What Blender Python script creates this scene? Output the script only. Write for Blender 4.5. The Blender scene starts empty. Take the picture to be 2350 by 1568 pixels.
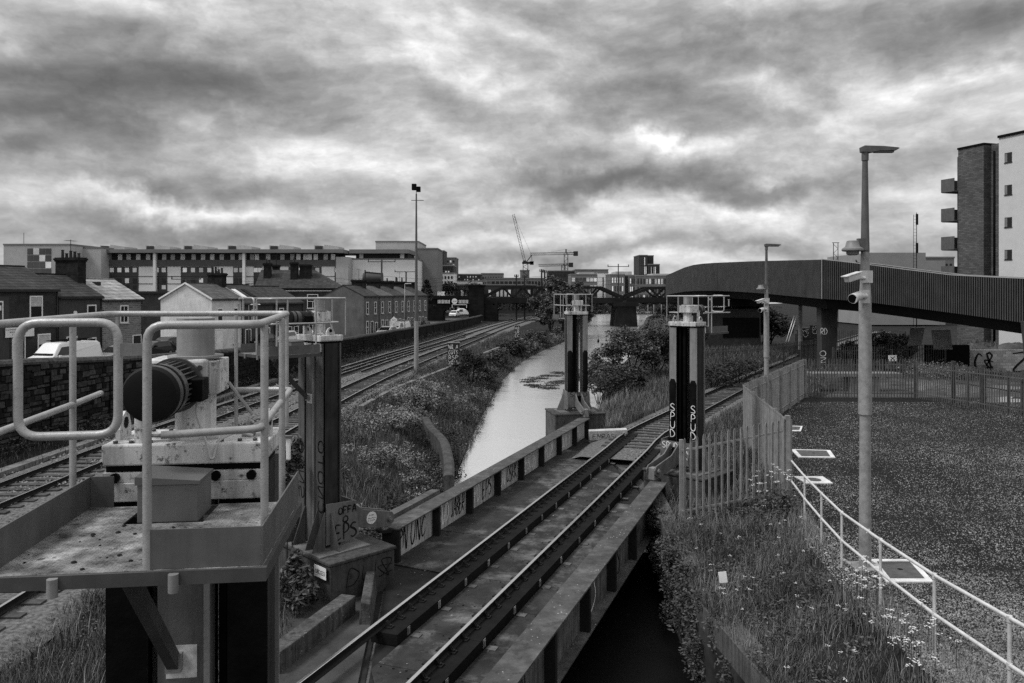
import bpy, math, random
import numpy as np
from mathutils import Vector, Matrix
random.seed(7)
rng = np.random.default_rng(7)
scene = bpy.context.scene
COL = scene.collection
# ---------------------------------------------------------------- camera
CAMZ, FPX, CX, HY = 6.38, 1828.0, 1175.0, 668.0
cam_d = bpy.data.cameras.new('camera')
cam_d.sensor_width = 36.0
cam_d.lens = 28.0
cam_d.shift_y = -116.0 / 2350.0
cam_d.clip_start = 0.1
cam_d.clip_end = 8000.0
cam = bpy.data.objects.new('camera', cam_d)
cam.location = (0, 0, CAMZ)
cam.rotation_euler = (math.radians(90), 0, 0)
COL.objects.link(cam)
scene.camera = cam
# ---------------------------------------------------------------- sky
SUN_EL, SUN_AZ = math.radians(56), math.radians(252)     # azimuth clockwise from +Y
world = bpy.data.worlds.new('World')
scene.world = world
world.use_nodes = True


class NT:
    """small helper to wire shader nodes"""
    def __init__(s, tree):
        s.t = tree
        s.n = tree.nodes
        s.l = tree.links

    def node(s, typ, **kw):
        nd = s.n.new(typ)
        for k, v in kw.items():
            setattr(nd, k, v)
        return nd

    def put(s, sock, v):
        if v is None:
            return
        if isinstance(v, bpy.types.NodeSocket):
            s.l.new(v, sock)
        else:
            sock.default_value = v

    def math(s, op, a, b=None, c=None, clamp=False):
        nd = s.node('ShaderNodeMath', operation=op)
        nd.use_clamp = clamp
        for i, v in enumerate((a, b, c)):
            s.put(nd.inputs[i], v)
        return nd.outputs[0]

    def vmath(s, op, a, b=None):
        nd = s.node('ShaderNodeVectorMath', operation=op)
        s.put(nd.inputs[0], a)
        s.put(nd.inputs[1], b)
        return nd.outputs[0]

    def noise(s, vec, scale, detail=5, rough=0.55, dist=0.0):
        nd = s.node('ShaderNodeTexNoise')
        s.put(nd.inputs['Vector'], vec)
        nd.inputs['Scale'].default_value = scale
        nd.inputs['Detail'].default_value = detail
        nd.inputs['Roughness'].default_value = rough
        nd.inputs['Distortion'].default_value = dist
        return nd.outputs[0]

    def maprange(s, v, a, b, c, d, smooth=False):
        nd = s.node('ShaderNodeMapRange')
        if smooth:
            nd.interpolation_type = 'SMOOTHSTEP'
        s.put(nd.inputs[0], v)
        for i, q in enumerate((a, b, c, d)):
            nd.inputs[1 + i].default_value = q
        return nd.outputs[0]

    def comb(s, x, y, z):
        nd = s.node('ShaderNodeCombineXYZ')
        for i, v in enumerate((x, y, z)):
            s.put(nd.inputs[i], v)
        return nd.outputs[0]

    def sep(s, v):
        nd = s.node('ShaderNodeSeparateXYZ')
        s.put(nd.inputs[0], v)
        return nd.outputs


def build_sky():
    world.node_tree.nodes.clear()
    t = NT(world.node_tree)
    out = t.node('ShaderNodeOutputWorld')
    bg = t.node('ShaderNodeBackground')
    t.l.new(bg.outputs[0], out.inputs[0])
    sky = t.node('ShaderNodeTexSky', sky_type='NISHITA')
    sky.sun_disc = False
    sky.sun_elevation = SUN_EL
    sky.sun_rotation = SUN_AZ
    bw = t.node('ShaderNodeRGBToBW')
    t.l.new(sky.outputs[0], bw.inputs[0])
    clear = t.math('MULTIPLY', bw.outputs[0], 0.09)
    tc = t.node('ShaderNodeTexCoord')
    d = tc.outputs['Generated']
    x, y, z = t.sep(d)
    zc = t.math('MAXIMUM', z, 0.0)
    k = t.math('DIVIDE', 1.0, t.math('ADD', zc, 0.24))
    px = t.math('MULTIPLY', x, k)
    py = t.math('MULTIPLY', y, k)
    p = t.comb(px, py, 0.0)
    warp = t.noise(p, 1.6, 5, 0.6)
    p2 = t.vmath('ADD', p, t.comb(t.math('MULTIPLY', warp, 0.9), t.math('MULTIPLY', warp, 0.5), 3.7))
    big = t.noise(p2, 1.1, 3, 0.5)
    mid = t.noise(p2, 2.6, 9, 0.58, 0.15)
    fine = t.noise(d, 9.0, 6, 0.6, 0.4)
    # azimuth / elevation warped a little so that cloud edges stay ragged
    az = t.math('ARCTAN2', x, y)
    el = t.math('ARCSINE', z)
    w1 = t.math('SUBTRACT', t.noise(d, 3.2, 6, 0.6), 0.5)
    w2 = t.math('SUBTRACT', t.noise(t.vmath('ADD', d, (5.1, 2.2, 7.7)), 4.5, 6, 0.6), 0.5)
    azw = t.math('ADD', az, t.math('MULTIPLY', w1, 0.34))
    elw = t.math('ADD', el, t.math('MULTIPLY', w2, 0.17))
    total = None
    # cloud banks: picture position, half sizes, weight (minus = dark cloud base, plus = thin bright cloud)
    banks = [(90, 235, 330, 75, -1.25), (560, 200, 300, 60, -.95), (330, 120, 250, 60, -.35), (170, 340, 250, 45, -.7), (420, 430, 150, 32, -.75),
             (640, 415, 90, 24, -.45), (300, 520, 200, 16, -.35), (760, 60, 120, 50, -.35), (1180, 110, 90, 40, -.45), (1490, 225, 200, 55, -.95),
             (1330, 400, 130, 32, -.8), (1560, 395, 260, 36, -.85), (1850, 420, 260, 28, -.7), (1330, 15, 160, 40, -.5), (1930, 90, 420, 75, -.75),
             (2250, 60, 280, 90, -.45), (1350, 330, 70, 18, -.5), (1150, 570, 420, 20, -.45), (1750, 555, 400, 22, -.4), (650, 545, 260, 18, -.3),
             (1230, 470, 200, 40, .18), (1540, 308, 110, 22, .8), (1800, 165, 130, 40, .8), (490, 482, 150, 20, .85), (1040, 270, 300, 60, .15),
             (1640, 460, 350, 26, .5), (1120, 320, 200, 40, .12), (1830, 385, 110, 14, .5), (2250, 200, 150, 30, .45), (30, 290, 60, 18, .5),
             (1350, 600, 900, 20, .25), (300, 470, 250, 20, .3), (900, 470, 220, 40, .2), (2000, 300, 260, 50, .2)]
    for bx, by, rx, ry, wgt in banks:
        a0 = math.atan2(bx - CX, FPX)
        hyp = math.hypot(bx - CX, FPX)
        e0 = math.atan2(HY - by, hyp)
        ra = rx / hyp
        re = ry / hyp
        u = t.math('DIVIDE', t.math('SUBTRACT', azw, a0), ra)
        v = t.math('DIVIDE', t.math('SUBTRACT', elw, e0), re)
        r2 = t.math('ADD', t.math('MULTIPLY', u, u), t.math('MULTIPLY', v, v))
        g = t.math('MULTIPLY', t.math('EXPONENT', t.math('MULTIPLY', r2, -0.8)), wgt)
        total = g if total is None else t.math('ADD', total, g)
    # billows: the same cloud field sampled twice, a little apart in height, gives lit tops and dark bases
    q = t.vmath('ADD', t.vmath('MULTIPLY', d, (1.0, 1.0, 2.3)), (4.3, 1.9, .7))
    q = t.vmath('ADD', q, t.comb(t.math('MULTIPLY', w1, .16), t.math('MULTIPLY', w2, .16), t.math('MULTIPLY', w1, .08)))
    c1 = t.noise(q, 5.4, 10, .60)
    c2 = t.noise(t.vmath('ADD', q, (0.012, 0.0, .05)), 5.4, 10, .60)
    relief = t.math('SUBTRACT', c2, c1)
    base = t.math('ADD', t.math('MULTIPLY', t.math('SUBTRACT', mid, 0.5), 0.28), t.math('MULTIPLY', t.math('SUBTRACT', big, 0.5), 0.22))
    base = t.math('ADD', base, t.math('MULTIPLY', t.math('SUBTRACT', c1, 0.5), -0.66))
    base = t.math('ADD', base, t.math('MULTIPLY', relief, .95))
    base = t.math('ADD', base, t.math('MULTIPLY', t.math('SUBTRACT', fine, 0.5), 0.16))
    val = t.math('ADD', t.math('MULTIPLY', base, 0.75), t.math('MULTIPLY', total, 0.30))
    lum = t.math('MULTIPLY', t.math('EXPONENT', t.math('MULTIPLY', val, 2.9)), .43)
    lum = t.math('MINIMUM', lum, 1.15)
    lum = t.math('MULTIPLY', lum, t.math('ADD', .64, t.math('MULTIPLY', zc, .80)))      # an overcast sky brightens towards the zenith
    mix = t.math('ADD', t.math('MULTIPLY', lum, 0.94), t.math('MULTIPLY', clear, 0.06))
    t.l.new(mix, bg.inputs[0])
    bg.inputs[1].default_value = 1.0


build_sky()
sun_d = bpy.data.lights.new('sun', 'SUN')
sun_d.energy = 1.5
sun_d.angle = math.radians(14)
sun = bpy.data.objects.new('sun', sun_d)
sdir = Vector((math.sin(SUN_AZ) * math.cos(SUN_EL), math.cos(SUN_AZ) * math.cos(SUN_EL), math.sin(SUN_EL)))
sun.rotation_euler = sdir.to_track_quat('Z', 'Y').to_euler()
sun.location = (0, -20, 60)
COL.objects.link(sun)
scene.view_settings.view_transform = 'Standard'
scene.view_settings.look = 'None'
scene.view_settings.gamma = 1.0
scene.view_settings.exposure = 0.80
scene.view_settings.use_curve_mapping = False
scene.cycles.max_bounces = 6
scene.cycles.diffuse_bounces = 3
scene.cycles.glossy_bounces = 3
scene.cycles.use_denoising = False


# ---------------------------------------------------------------- geometry helpers
def at(x, y, Y):
    """point seen at photo position x, y that stands Y metres ahead"""
    return Vector(((x - CX) * Y / FPX, Y, CAMZ - (y - HY) * Y / FPX))


def gp(x, y, z=0.0):
    """point of the horizontal plane z seen at photo position x, y"""
    return at(x, y, (CAMZ - z) * FPX / (y - HY))


class MB:
    def __init__(s):
        s.v, s.f, s.sm, s.mi = [], [], [], []

    def add(s, vs, fs, smooth=False, mi=0):
        o = len(s.v)
        s.v.extend(tuple(p) for p in vs)
        for f in fs:
            s.f.append(tuple(i + o for i in f))
            s.sm.append(smooth)
            s.mi.append(mi)
        return s

    def obox(s, c, ax, ay, az, mi=0):
        c, ax, ay, az = Vector(c), Vector(ax), Vector(ay), Vector(az)
        vs = [c + ax * i + ay * j + az * k for k in (-1, 1) for j in (-1, 1) for i in (-1, 1)]
        return s.add(vs, [(0, 2, 3, 1), (4, 5, 7, 6), (0, 1, 5, 4), (2, 6, 7, 3), (0, 4, 6, 2), (1, 3, 7, 5)], mi=mi)

    def box(s, x0, x1, y0, y1, z0, z1, mi=0):
        return s.obox(((x0 + x1) / 2, (y0 + y1) / 2, (z0 + z1) / 2), ((x1 - x0) / 2, 0, 0), (0, (y1 - y0) / 2, 0), (0, 0, (z1 - z0) / 2), mi)

    def beam(s, p, q, w, h, up=(0, 0, 1), mi=0):
        p, q, up = Vector(p), Vector(q), Vector(up)
        d = q - p
        L = d.length
        d.normalize()
        if abs(d.dot(up)) > .98:
            up = Vector((1, 0, 0))
        r = d.cross(up).normalized()
        u = r.cross(d).normalized()
        return s.obox((p + q) / 2, r * w / 2, d * L / 2, u * h / 2, mi)

    def cyl(s, p, q, r, r2=None, n=12, mi=0, cap=True):
        p, q = Vector(p), Vector(q)
        r2 = r if r2 is None else r2
        d = (q - p).normalized()
        a = d.orthogonal().normalized()
        b = d.cross(a)
        vs = []
        for c, rr in ((p, r), (q, r2)):
            vs += [c + (a * math.cos(2 * math.pi * i / n) + b * math.sin(2 * math.pi * i / n)) * rr for i in range(n)]
        s.add(vs, [(i, (i + 1) % n, n + (i + 1) % n, n + i) for i in range(n)], True, mi)
        if cap:
            s.add(vs, [tuple(range(n))[::-1], tuple(range(n, 2 * n))], False, mi)
        return s

    def tube(s, pts, r, n=8, mi=0, closed=False):
        pts = [Vector(p) for p in pts]
        m = len(pts)
        prev = None
        vs = []
        for i, p in enumerate(pts):
            if closed:
                d = pts[(i + 1) % m] - pts[i - 1]
            else:
                d = pts[min(i + 1, m - 1)] - pts[max(i - 1, 0)]
            d.normalize()
            a = d.orthogonal().normalized() if prev is None else (prev - d * prev.dot(d)).normalized()
            prev = a
            b = d.cross(a)
            vs += [p + (a * math.cos(2 * math.pi * k / n) + b * math.sin(2 * math.pi * k / n)) * r for k in range(n)]
        fs = []
        for i in range(m if closed else m - 1):
            j = (i + 1) % m
            fs += [(i * n + k, i * n + (k + 1) % n, j * n + (k + 1) % n, j * n + k) for k in range(n)]
        s.add(vs, fs, True, mi)
        if not closed:
            s.add(vs[:n], [tuple(range(n))[::-1]], False, mi)
            s.add(vs[-n:], [tuple(range(n))], False, mi)
        return s

    def prism(s, poly, o, u, v, w, mi=0):
        """2D polygon in axes u, v at o, pushed along the vector w"""
        o, u, v, w = Vector(o), Vector(u), Vector(v), Vector(w)
        n = len(poly)
        a = [o + u * p[0] + v * p[1] for p in poly]
        vs = a + [p + w for p in a]
        return s.add(vs, [tuple(range(n))[::-1], tuple(range(n, 2 * n))] + [(i, (i + 1) % n, n + (i + 1) % n, n + i) for i in range(n)], mi=mi)

    def sweep(s, prof, pts, closed_prof=True, mi=0, mis=None, up=Vector((0, 0, 1))):
        """profile (side, height) carried along a path"""
        pts = [Vector(p) for p in pts]
        n, m = len(prof), len(pts)
        vs = []
        for i, p in enumerate(pts):
            d = pts[min(i + 1, m - 1)] - pts[max(i - 1, 0)]
            d.z = 0
            d.normalize()
            r = Vector((d.y, -d.x, 0))
            vs += [p + r * a + up * b for a, b in prof]
        nn = n if closed_prof else n - 1
        for k in range(nn):
            s.add(vs, [(i * n + k, i * n + (k + 1) % n, (i + 1) * n + (k + 1) % n, (i + 1) * n + k) for i in range(m - 1)], mi=mis[k] if mis else mi)
        if closed_prof:
            s.add(vs[:n], [tuple(range(n))], mi=mi)
            s.add(vs[-n:], [tuple(range(n))[::-1]], mi=mi)
        return s

    def mesh(s, name, mats):
        me = bpy.data.meshes.new(name)
        me.from_pydata(s.v, [], s.f)
        for m in (mats if isinstance(mats, (list, tuple)) else [mats]):
            me.materials.append(m)
        me.polygons.foreach_set('use_smooth', s.sm)
        me.polygons.foreach_set('material_index', s.mi)
        me.validate()
        import bmesh
        bm = bmesh.new()
        bm.from_mesh(me)
        bmesh.ops.remove_doubles(bm, verts=bm.verts, dist=1e-5)
        bmesh.ops.recalc_face_normals(bm, faces=bm.faces)
        for e in bm.edges:
            if len(e.link_faces) == 2 and e.calc_face_angle(0.0) > .75:
                e.smooth = False
        bm.to_mesh(me)
        bm.free()
        return me

    def build(s, name, mats, parent=None, bevel=0.0):
        o = link(name, s.mesh(name, mats), parent)
        if bevel:
            b = o.modifiers.new('bevel', 'BEVEL')
            b.width = bevel
            b.segments = 2
            b.limit_method = 'ANGLE'
        return o


def link(name, data, parent=None, loc=None, rz=0.0):
    o = bpy.data.objects.new(name, data)
    COL.objects.link(o)
    if parent is not None:
        o.parent = parent
    if loc is not None:
        o.location = loc
    if rz:
        o.rotation_euler[2] = rz
    return o


def tag(o, label=None, cat=None, group=None, kind=None):
    for k, v in (('label', label), ('category', cat), ('group', group), ('kind', kind)):
        if v:
            o[k] = v
    return o


def thing(name, label, cat, loc=(0, 0, 0), rz=0.0, group=None):
    o = link(name, None, None, loc, rz)
    o.empty_display_size = 0.3
    return tag(o, label, cat, group)


def fillet(pts, r, n=5, closed=False):
    pts = [Vector(p) for p in pts]
    out = []
    m = len(pts)
    for i, p in enumerate(pts):
        if not closed and i in (0, m - 1):
            out.append(p)
            continue
        a, b = pts[i - 1] - p, pts[(i + 1) % m] - p
        k = min(r, a.length * .48, b.length * .48)
        a, b = p + a.normalized() * k, p + b.normalized() * k
        for j in range(n + 1):
            t = j / n
            out.append(a * (1 - t) ** 2 + p * 2 * t * (1 - t) + b * t * t)
    return out


def spline(pts, step=1.0):
    pts = [Vector(p) for p in pts]
    P = [pts[0] * 2 - pts[1]] + pts + [pts[-1] * 2 - pts[-2]]
    out = []
    for i in range(1, len(P) - 2):
        a, b, c, d = P[i - 1:i + 3]
        n = max(2, int((c - b).length / step))
        for j in range(n):
            t = j / n
            out.append(.5 * (2 * b + (c - a) * t + (2 * a - 5 * b + 4 * c - d) * t * t + (3 * b - a - 3 * c + d) * t ** 3))
    out.append(pts[-1])
    return out


def walk(pts, step, start=0.0):
    """points and headings spaced evenly along a polyline"""
    res, want, done = [], start, 0.0
    for a, b in zip(pts[:-1], pts[1:]):
        L = (b - a).length
        while want <= done + L and L > 0:
            t = (want - done) / L
            res.append((a.lerp(b, t), (b - a).normalized()))
            want += step
        done += L
    return res


def np_mesh(name, v, f, mat, parent=None, smooth=False):
    """fast mesh from numpy arrays; f is (n, k)"""
    me = bpy.data.meshes.new(name)
    k = f.shape[1]
    me.vertices.add(len(v))
    me.vertices.foreach_set('co', np.ascontiguousarray(v, np.float32).ravel())
    me.loops.add(f.size)
    me.loops.foreach_set('vertex_index', np.ascontiguousarray(f, np.int32).ravel())
    me.polygons.add(len(f))
    me.polygons.foreach_set('loop_start', np.arange(0, f.size, k, dtype=np.int32))
    if smooth:
        me.polygons.foreach_set('use_smooth', np.ones(len(f), bool))
    me.update(calc_edges=True)
    me.materials.append(mat)
    return link(name, me, parent)


# ---------------------------------------------------------------- materials (all neutral grey: the photograph is black and white)
MATS = {}


def M(name, v, rough=.75, metal=0.0, var=.25, scale=2.0, bump=0.0, bscale=30.0, streak=0.0, spots=0.0, rnd=0.0, spec=.35, brick=None, island=0.0, local=False, lichen=0.0, patch=0.0, psize=.9, ssize=9.0):
    if name in MATS:
        return MATS[name]
    m = bpy.data.materials.new(name)
    m.use_nodes = True
    t = NT(m.node_tree)
    b = t.n['Principled BSDF']
    b.inputs['Roughness'].default_value = rough
    b.inputs['Metallic'].default_value = metal
    b.inputs['Specular IOR Level'].default_value = spec
    pos = t.node('ShaderNodeTexCoord').outputs['Object'] if local else t.node('ShaderNodeNewGeometry').outputs['Position']
    n1 = t.noise(pos, scale, 7, .62)
    val = t.math('MULTIPLY', t.maprange(n1, .3, .7, 1 - var, 1 + var), v)
    h = None
    if brick:
        # rows of bricks / slates, drawn in the thing's own axes
        oc = t.node('ShaderNodeTexCoord').outputs['Object']
        x, y, z = t.sep(oc)
        bw, bh, mort, mv = brick
        br = t.node('ShaderNodeTexBrick')
        t.put(br.inputs['Vector'], t.comb(t.math('ADD', x, y), z, 0.0))
        br.inputs['Scale'].default_value = 1.0
        br.inputs['Brick Width'].default_value = bw
        br.inputs['Row Height'].default_value = bh
        br.inputs['Mortar Size'].default_value = mort
        br.inputs['Mortar Smooth'].default_value = .2
        br.inputs['Color1'].default_value = (.7, .7, .7, 1)
        br.inputs['Color2'].default_value = (1.25, 1.25, 1.25, 1)
        br.inputs['Mortar'].default_value = (mv, mv, mv, 1)
        s1 = t.node('ShaderNodeRGBToBW')
        t.l.new(br.outputs['Color'], s1.inputs[0])
        val = t.math('MULTIPLY', val, s1.outputs[0])
        h = t.math('MULTIPLY', t.math('SUBTRACT', 1.0, br.outputs['Fac']), 0.6)
    if streak:
        st = t.noise(t.vmath('MULTIPLY', pos, (9, 9, .7)), 1.0, 6, .65)
        val = t.math('MULTIPLY', val, t.maprange(st, .42, .66, 1.0, 1.0 - streak))
    if spots:
        sp = t.noise(pos, ssize, 5, .7)
        val = t.math('MULTIPLY', val, t.maprange(sp, .56, .66, 1.0, 1.0 - spots))
    if patch:
        pn = t.noise(pos, psize, 6, .68)
        val = t.math('MULTIPLY', val, t.maprange(pn, .5, .66, 1.0, 1.0 + patch))
    if lichen:
        vo = t.node('ShaderNodeTexVoronoi')
        t.put(vo.inputs['Vector'], pos)
        vo.inputs['Scale'].default_value = 11.0
        lm = t.math('MULTIPLY', t.maprange(vo.outputs['Distance'], .10, .17, 1.0, 0.0), t.maprange(t.noise(pos, 1.7, 3, .6), .5, .6, 0.0, 1.0))
        val = t.math('ADD', val, t.math('MULTIPLY', lm, lichen))
    if rnd:
        r = t.node('ShaderNodeObjectInfo').outputs['Random']
        val = t.math('MULTIPLY', val, t.maprange(r, 0, 1, 1 - rnd, 1 + rnd))
    if island:
        r = t.node('ShaderNodeNewGeometry').outputs['Random Per Island']
        val = t.math('MULTIPLY', val, t.maprange(r, 0, 1, 1 - island, 1 + island))
    t.l.new(val, b.inputs['Base Color'])
    if bump:
        hb = t.noise(pos, bscale, 6, .65)
        h = hb if h is None else t.math('ADD', h, t.math('MULTIPLY', hb, .4))
    if h is not None:
        bp = t.node('ShaderNodeBump')
        bp.inputs['Strength'].default_value = bump or .5
        bp.inputs['Distance'].default_value = .03
        t.put(bp.inputs['Height'], h)
        t.l.new(bp.outputs[0], b.inputs['Normal'])
    MATS[name] = m
    return m


concrete = M('concrete', .17, .9, var=.35, scale=1.4, bump=.5, bscale=14, streak=.35, spots=.3)
kerb_m = M('kerb_concrete', .075, .92, var=.55, scale=2.2, bump=.7, bscale=13, streak=.55, spots=.6, ssize=6, lichen=.2)
concrete_d = M('concrete_dark', .085, .92, var=.45, scale=1.2, bump=.6, bscale=12, streak=.5, spots=.45, ssize=5)
galv = M('galvanised', .26, .48, metal=.55, var=.22, scale=5, bump=.08, bscale=60, spots=.25, ssize=22)
galv_rail = M('galvanised_tube', .62, .5, metal=.35, var=.18, scale=7, bump=.08, bscale=70, spots=.2, ssize=30)
tubegrey = M('tube_painted', .35, .42, metal=.3, var=.18, scale=9, bump=.12, bscale=90, spots=.25, ssize=35)
towerpaint = M('tower_paint', .21, .6, var=.2, scale=2.2, bump=.1, bscale=30, streak=.3, spots=.15)
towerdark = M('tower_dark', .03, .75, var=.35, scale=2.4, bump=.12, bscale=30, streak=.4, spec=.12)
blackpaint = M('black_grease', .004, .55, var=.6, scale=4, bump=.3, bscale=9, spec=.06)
whitemach = M('machine_white', .60, .5, var=.16, scale=3, bump=.08, bscale=40, streak=.5, spots=.88, ssize=12)
motordark = M('motor_dark', .055, .4, var=.3, scale=6, bump=.06, bscale=80)
motorface = M('motor_face', .005, .7, var=.4, scale=6, spec=.15)
chequer = M('chequer_plate', .17, .6, metal=.15, var=.85, scale=7, bump=.6, bscale=30, spots=.75, ssize=13, patch=.9, psize=3)
deckmat = M('deck_plate', .020, .82, var=.8, scale=1.6, bump=.4, bscale=20, spots=.6, ssize=5, patch=4.2, psize=1.0)
girdertop = M('girder_top', .052, .8, var=.5, scale=3.2, bump=.45, bscale=16, spots=.45, lichen=.35, patch=.8, psize=1.3)
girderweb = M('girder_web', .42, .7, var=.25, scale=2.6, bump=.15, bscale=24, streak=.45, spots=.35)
girderdark = M('girder_dark', .016, .8, var=.4, scale=3, bump=.2, bscale=20, spec=.15)
timber = M('timber_baulk', .0065, .9, var=.5, scale=3, bump=.5, bscale=22, spec=.15)
railside = M('rail_side', .010, .75, var=.3, scale=6, spec=.2)
railtop = M('rail_top', .55, .28, metal=1.0, var=.1, scale=8)
ballast_m = M('ballast', .105, .95, var=.8, scale=9, bump=1.0, bscale=11, spots=.6, ssize=14)
sleeper_m = M('sleeper', .045, .9, var=.4, scale=5, bump=.4, bscale=18, rnd=.35)
soil = M('soil_grass', .018, .95, var=.7, scale=1.3, bump=.8, bscale=7, spec=.1)
gravel_m = M('gravel', .014, .95, var=.55, scale=30, bump=1.0, bscale=26, spots=.5, ssize=18, spec=.1)
stone_m = M('rubble_stone', .032, .92, var=.65, scale=5, bump=.8, bscale=12, rnd=.75, island=.6, spec=.15, spots=.5, ssize=6)
mortar_m = M('rubble_mortar', .014, .95, var=.5, scale=4, bump=.7, bscale=9, spec=.1)
asphalt = M('asphalt', .07, .9, var=.3, scale=2, bump=.3, bscale=25)
glass_d = M('window_glass', .02, .12, var=.5, scale=.35, spec=.6)
glass_l = M('window_blind', .5, .5, var=.25, scale=.4, rnd=.3)
white_p = M('white_paint', .72, .55, var=.12, scale=2, spots=.15)
# ================================================================ the setting: ground, canal, street, compound
def I(pairs):
    xs, ys = zip(*pairs)
    return lambda q: np.interp(q, xs, ys)


L_edge = I([(-30, -1.0), (0, -1.3), (7.6, -2.0), (20, -3.1), (26, -2.7), (33, -2.2), (49, -1.75), (71, -.6), (89, 1.3), (105, 4.2), (118, 7.2), (140, 11.5), (175, 16.4), (277, 29), (400, 60), (520, 120)])
R_edge = I([(-30, 5), (0, 4.7), (12, 4.15), (16, 3.75), (25, 4.25), (36, 3.95), (43, 4.2), (50, 5.2), (60, 6.6), (75, 9.2), (100, 15), (140, 23.5), (175, 30), (230, 44), (300, 66), (400, 120), (520, 220)])
wall_x = I([(5, -24), (20, -22.4), (32.7, -21), (78.8, -16), (151, -7.9), (176, -6.2), (190, -5.5)])
wall_top = I([(5, 3.7), (32.7, 3.4), (45, 2.64), (60, 2.15), (78.8, 1.68), (151, 1.2), (190, 1.0)])
street_z = I([(5, 2.4), (20, 2.1), (33, 1.6), (45, 1.15), (55, .8), (68, .5), (82, .2), (110, -.08), (150, -.22), (200, -.3)])
hand_x = I([(0, 5.6), (5, 5.7), (9.3, 5.81), (11.2, 5.94), (13.4, 6.2), (15.7, 6.5), (17.5, 6.8), (19.6, 7.2), (21.5, 7.54)])
comp_z = I([(0, 2.0), (5, 1.85), (9.3, 1.46), (11.2, 1.28), (13.4, 1.09), (15.7, .91), (17.5, .83), (19.6, .72), (21.5, .70), (31.7, .4), (46, .2), (60, .05), (80, -.25)])
fence_x = I([(21.5, 7.44), (31.7, 9.23), (46, 16.9), (60, 26)])


def sstep(q):
    q = np.clip(q, 0, 1)
    return q * q * (3 - 2 * q)


def bumps(x, y):
    return .10 * np.sin(x * 1.3 + y * .7) * np.sin(y * 1.1 - x * .4) + .06 * np.sin(x * 3.1 + 1.7) * np.sin(y * 2.7 + .3)


def height(x, y):
    x, y = np.broadcast_arrays(np.asarray(x, float), np.asarray(y, float))
    l, r = L_edge(y), R_edge(y)
    z = np.full(x.shape, -.35)
    dl = l - x
    run = np.interp(y, [20, 26, 60, 140], [.05, 4.2, 4.2, 5.5])
    low = np.where(y < 21, -.45, -1.62 + 1.27 * sstep(dl / run) + bumps(x, y) * sstep(dl / 2) * .9)
    z = np.where(dl >= 0, low, z)
    dr = x - r
    near = .12 + (comp_z(y) - .12) * sstep((dr - .2) / np.maximum(hand_x(y) - r - .2, .5)) + bumps(x, y) * .5 * sstep(dr) * (1 - sstep((x - hand_x(y) + 1) / 1.0))
    fx = fence_x(y)
    base_r = -1.62 + 1.27 * sstep(dr / np.interp(y, [25, 27, 44, 55], [.05, .6, .6, 3]))
    far = base_r + (comp_z(y) + .35) * sstep((x - (fx - 1.6)) / 1.6) * sstep(dr)
    k = sstep((y - 21.3) / 3.0)
    z = np.where(dr >= 0, near * (1 - k) + far * k, z)
    z = np.where((dl < 0) & (dr < 0), np.where(y < 560, -2.6, -.5), z)
    # rough mound of soil under the right-hand footbridge, raised verge beyond the branch track
    mx = np.exp(-(((x - 40.5) / 5.0) ** 2 + ((y - 66.5) / 2.6) ** 2))
    z = z + np.where(dr > 0, 1.95 * sstep(mx * 1.25) * (1 + .12 * np.sin(x * 2.1) * np.sin(y * 1.7)), 0)
    return z


def build_ground():
    ys = np.concatenate([np.arange(-12, 4, 2.), np.arange(4, 60, .5), np.arange(60, 120, 1.5), np.arange(120, 300, 5), [320, 360, 400, 450, 500, 550, 555, 560, 700, 1000, 1600, 3000, 6000]])
    lo = np.concatenate([[0, .03, .3], np.arange(.6, 12, .5), np.arange(12, 30, 1.5), [35, 45, 60, 90, 150, 260, 500, 1200, 3000, 6000]])
    ro = np.concatenate([[0, .03, .3], np.arange(.6, 6, .4), np.arange(6, 40, .8), [45, 55, 70, 100, 160, 300, 600, 1500, 3000, 6000]])
    rows = []
    for y in ys:
        l, r = float(L_edge(y)), float(R_edge(y))
        xs = np.concatenate([l - lo[::-1], l + (r - l) * np.array([.02, .5, .98]), r + ro])
        rows.append(np.stack([xs, np.full(len(xs), y), height(xs, y)], 1))
    v = np.concatenate(rows)
    n, m = len(rows[0]), len(rows)
    i = np.arange(m - 1)[:, None] * n + np.arange(n - 1)[None]
    f = np.stack([i, i + 1, i + n + 1, i + n], -1).reshape(-1, 4)
    o = np_mesh('ground', v, f, soil, smooth=True)
    tag(o, 'dark weedy ground either side of the canal and railway', 'ground', kind='structure')


build_ground()


def water_mat():
    m = bpy.data.materials.new('canal_water')
    m.use_nodes = True
    t = NT(m.node_tree)
    b = t.n['Principled BSDF']
    b.inputs['Base Color'].default_value = (.86, .86, .86, 1)
    b.inputs['Metallic'].default_value = .8
    b.inputs['Roughness'].default_value = .19
    b.inputs['IOR'].default_value = 1.33
    b.inputs['Specular IOR Level'].default_value = 1.0
    pos = t.node('ShaderNodeNewGeometry').outputs['Position']
    n1 = t.noise(t.vmath('MULTIPLY', pos, (1, .45, 1)), 2.2, 4, .55, .4)
    n2 = t.noise(t.vmath('MULTIPLY', pos, (1, .5, 1)), 9, 3, .5)
    calm = t.maprange(t.noise(pos, .11, 2, .5), .45, .6, .25, 1.0)
    h = t.math('MULTIPLY', t.math('ADD', n1, t.math('MULTIPLY', n2, .3)), calm)
    bp = t.node('ShaderNodeBump')
    bp.inputs['Strength'].default_value = .40
    bp.inputs['Distance'].default_value = .05
    t.put(bp.inputs['Height'], h)
    t.l.new(bp.outputs[0], b.inputs['Normal'])
    return m


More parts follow.
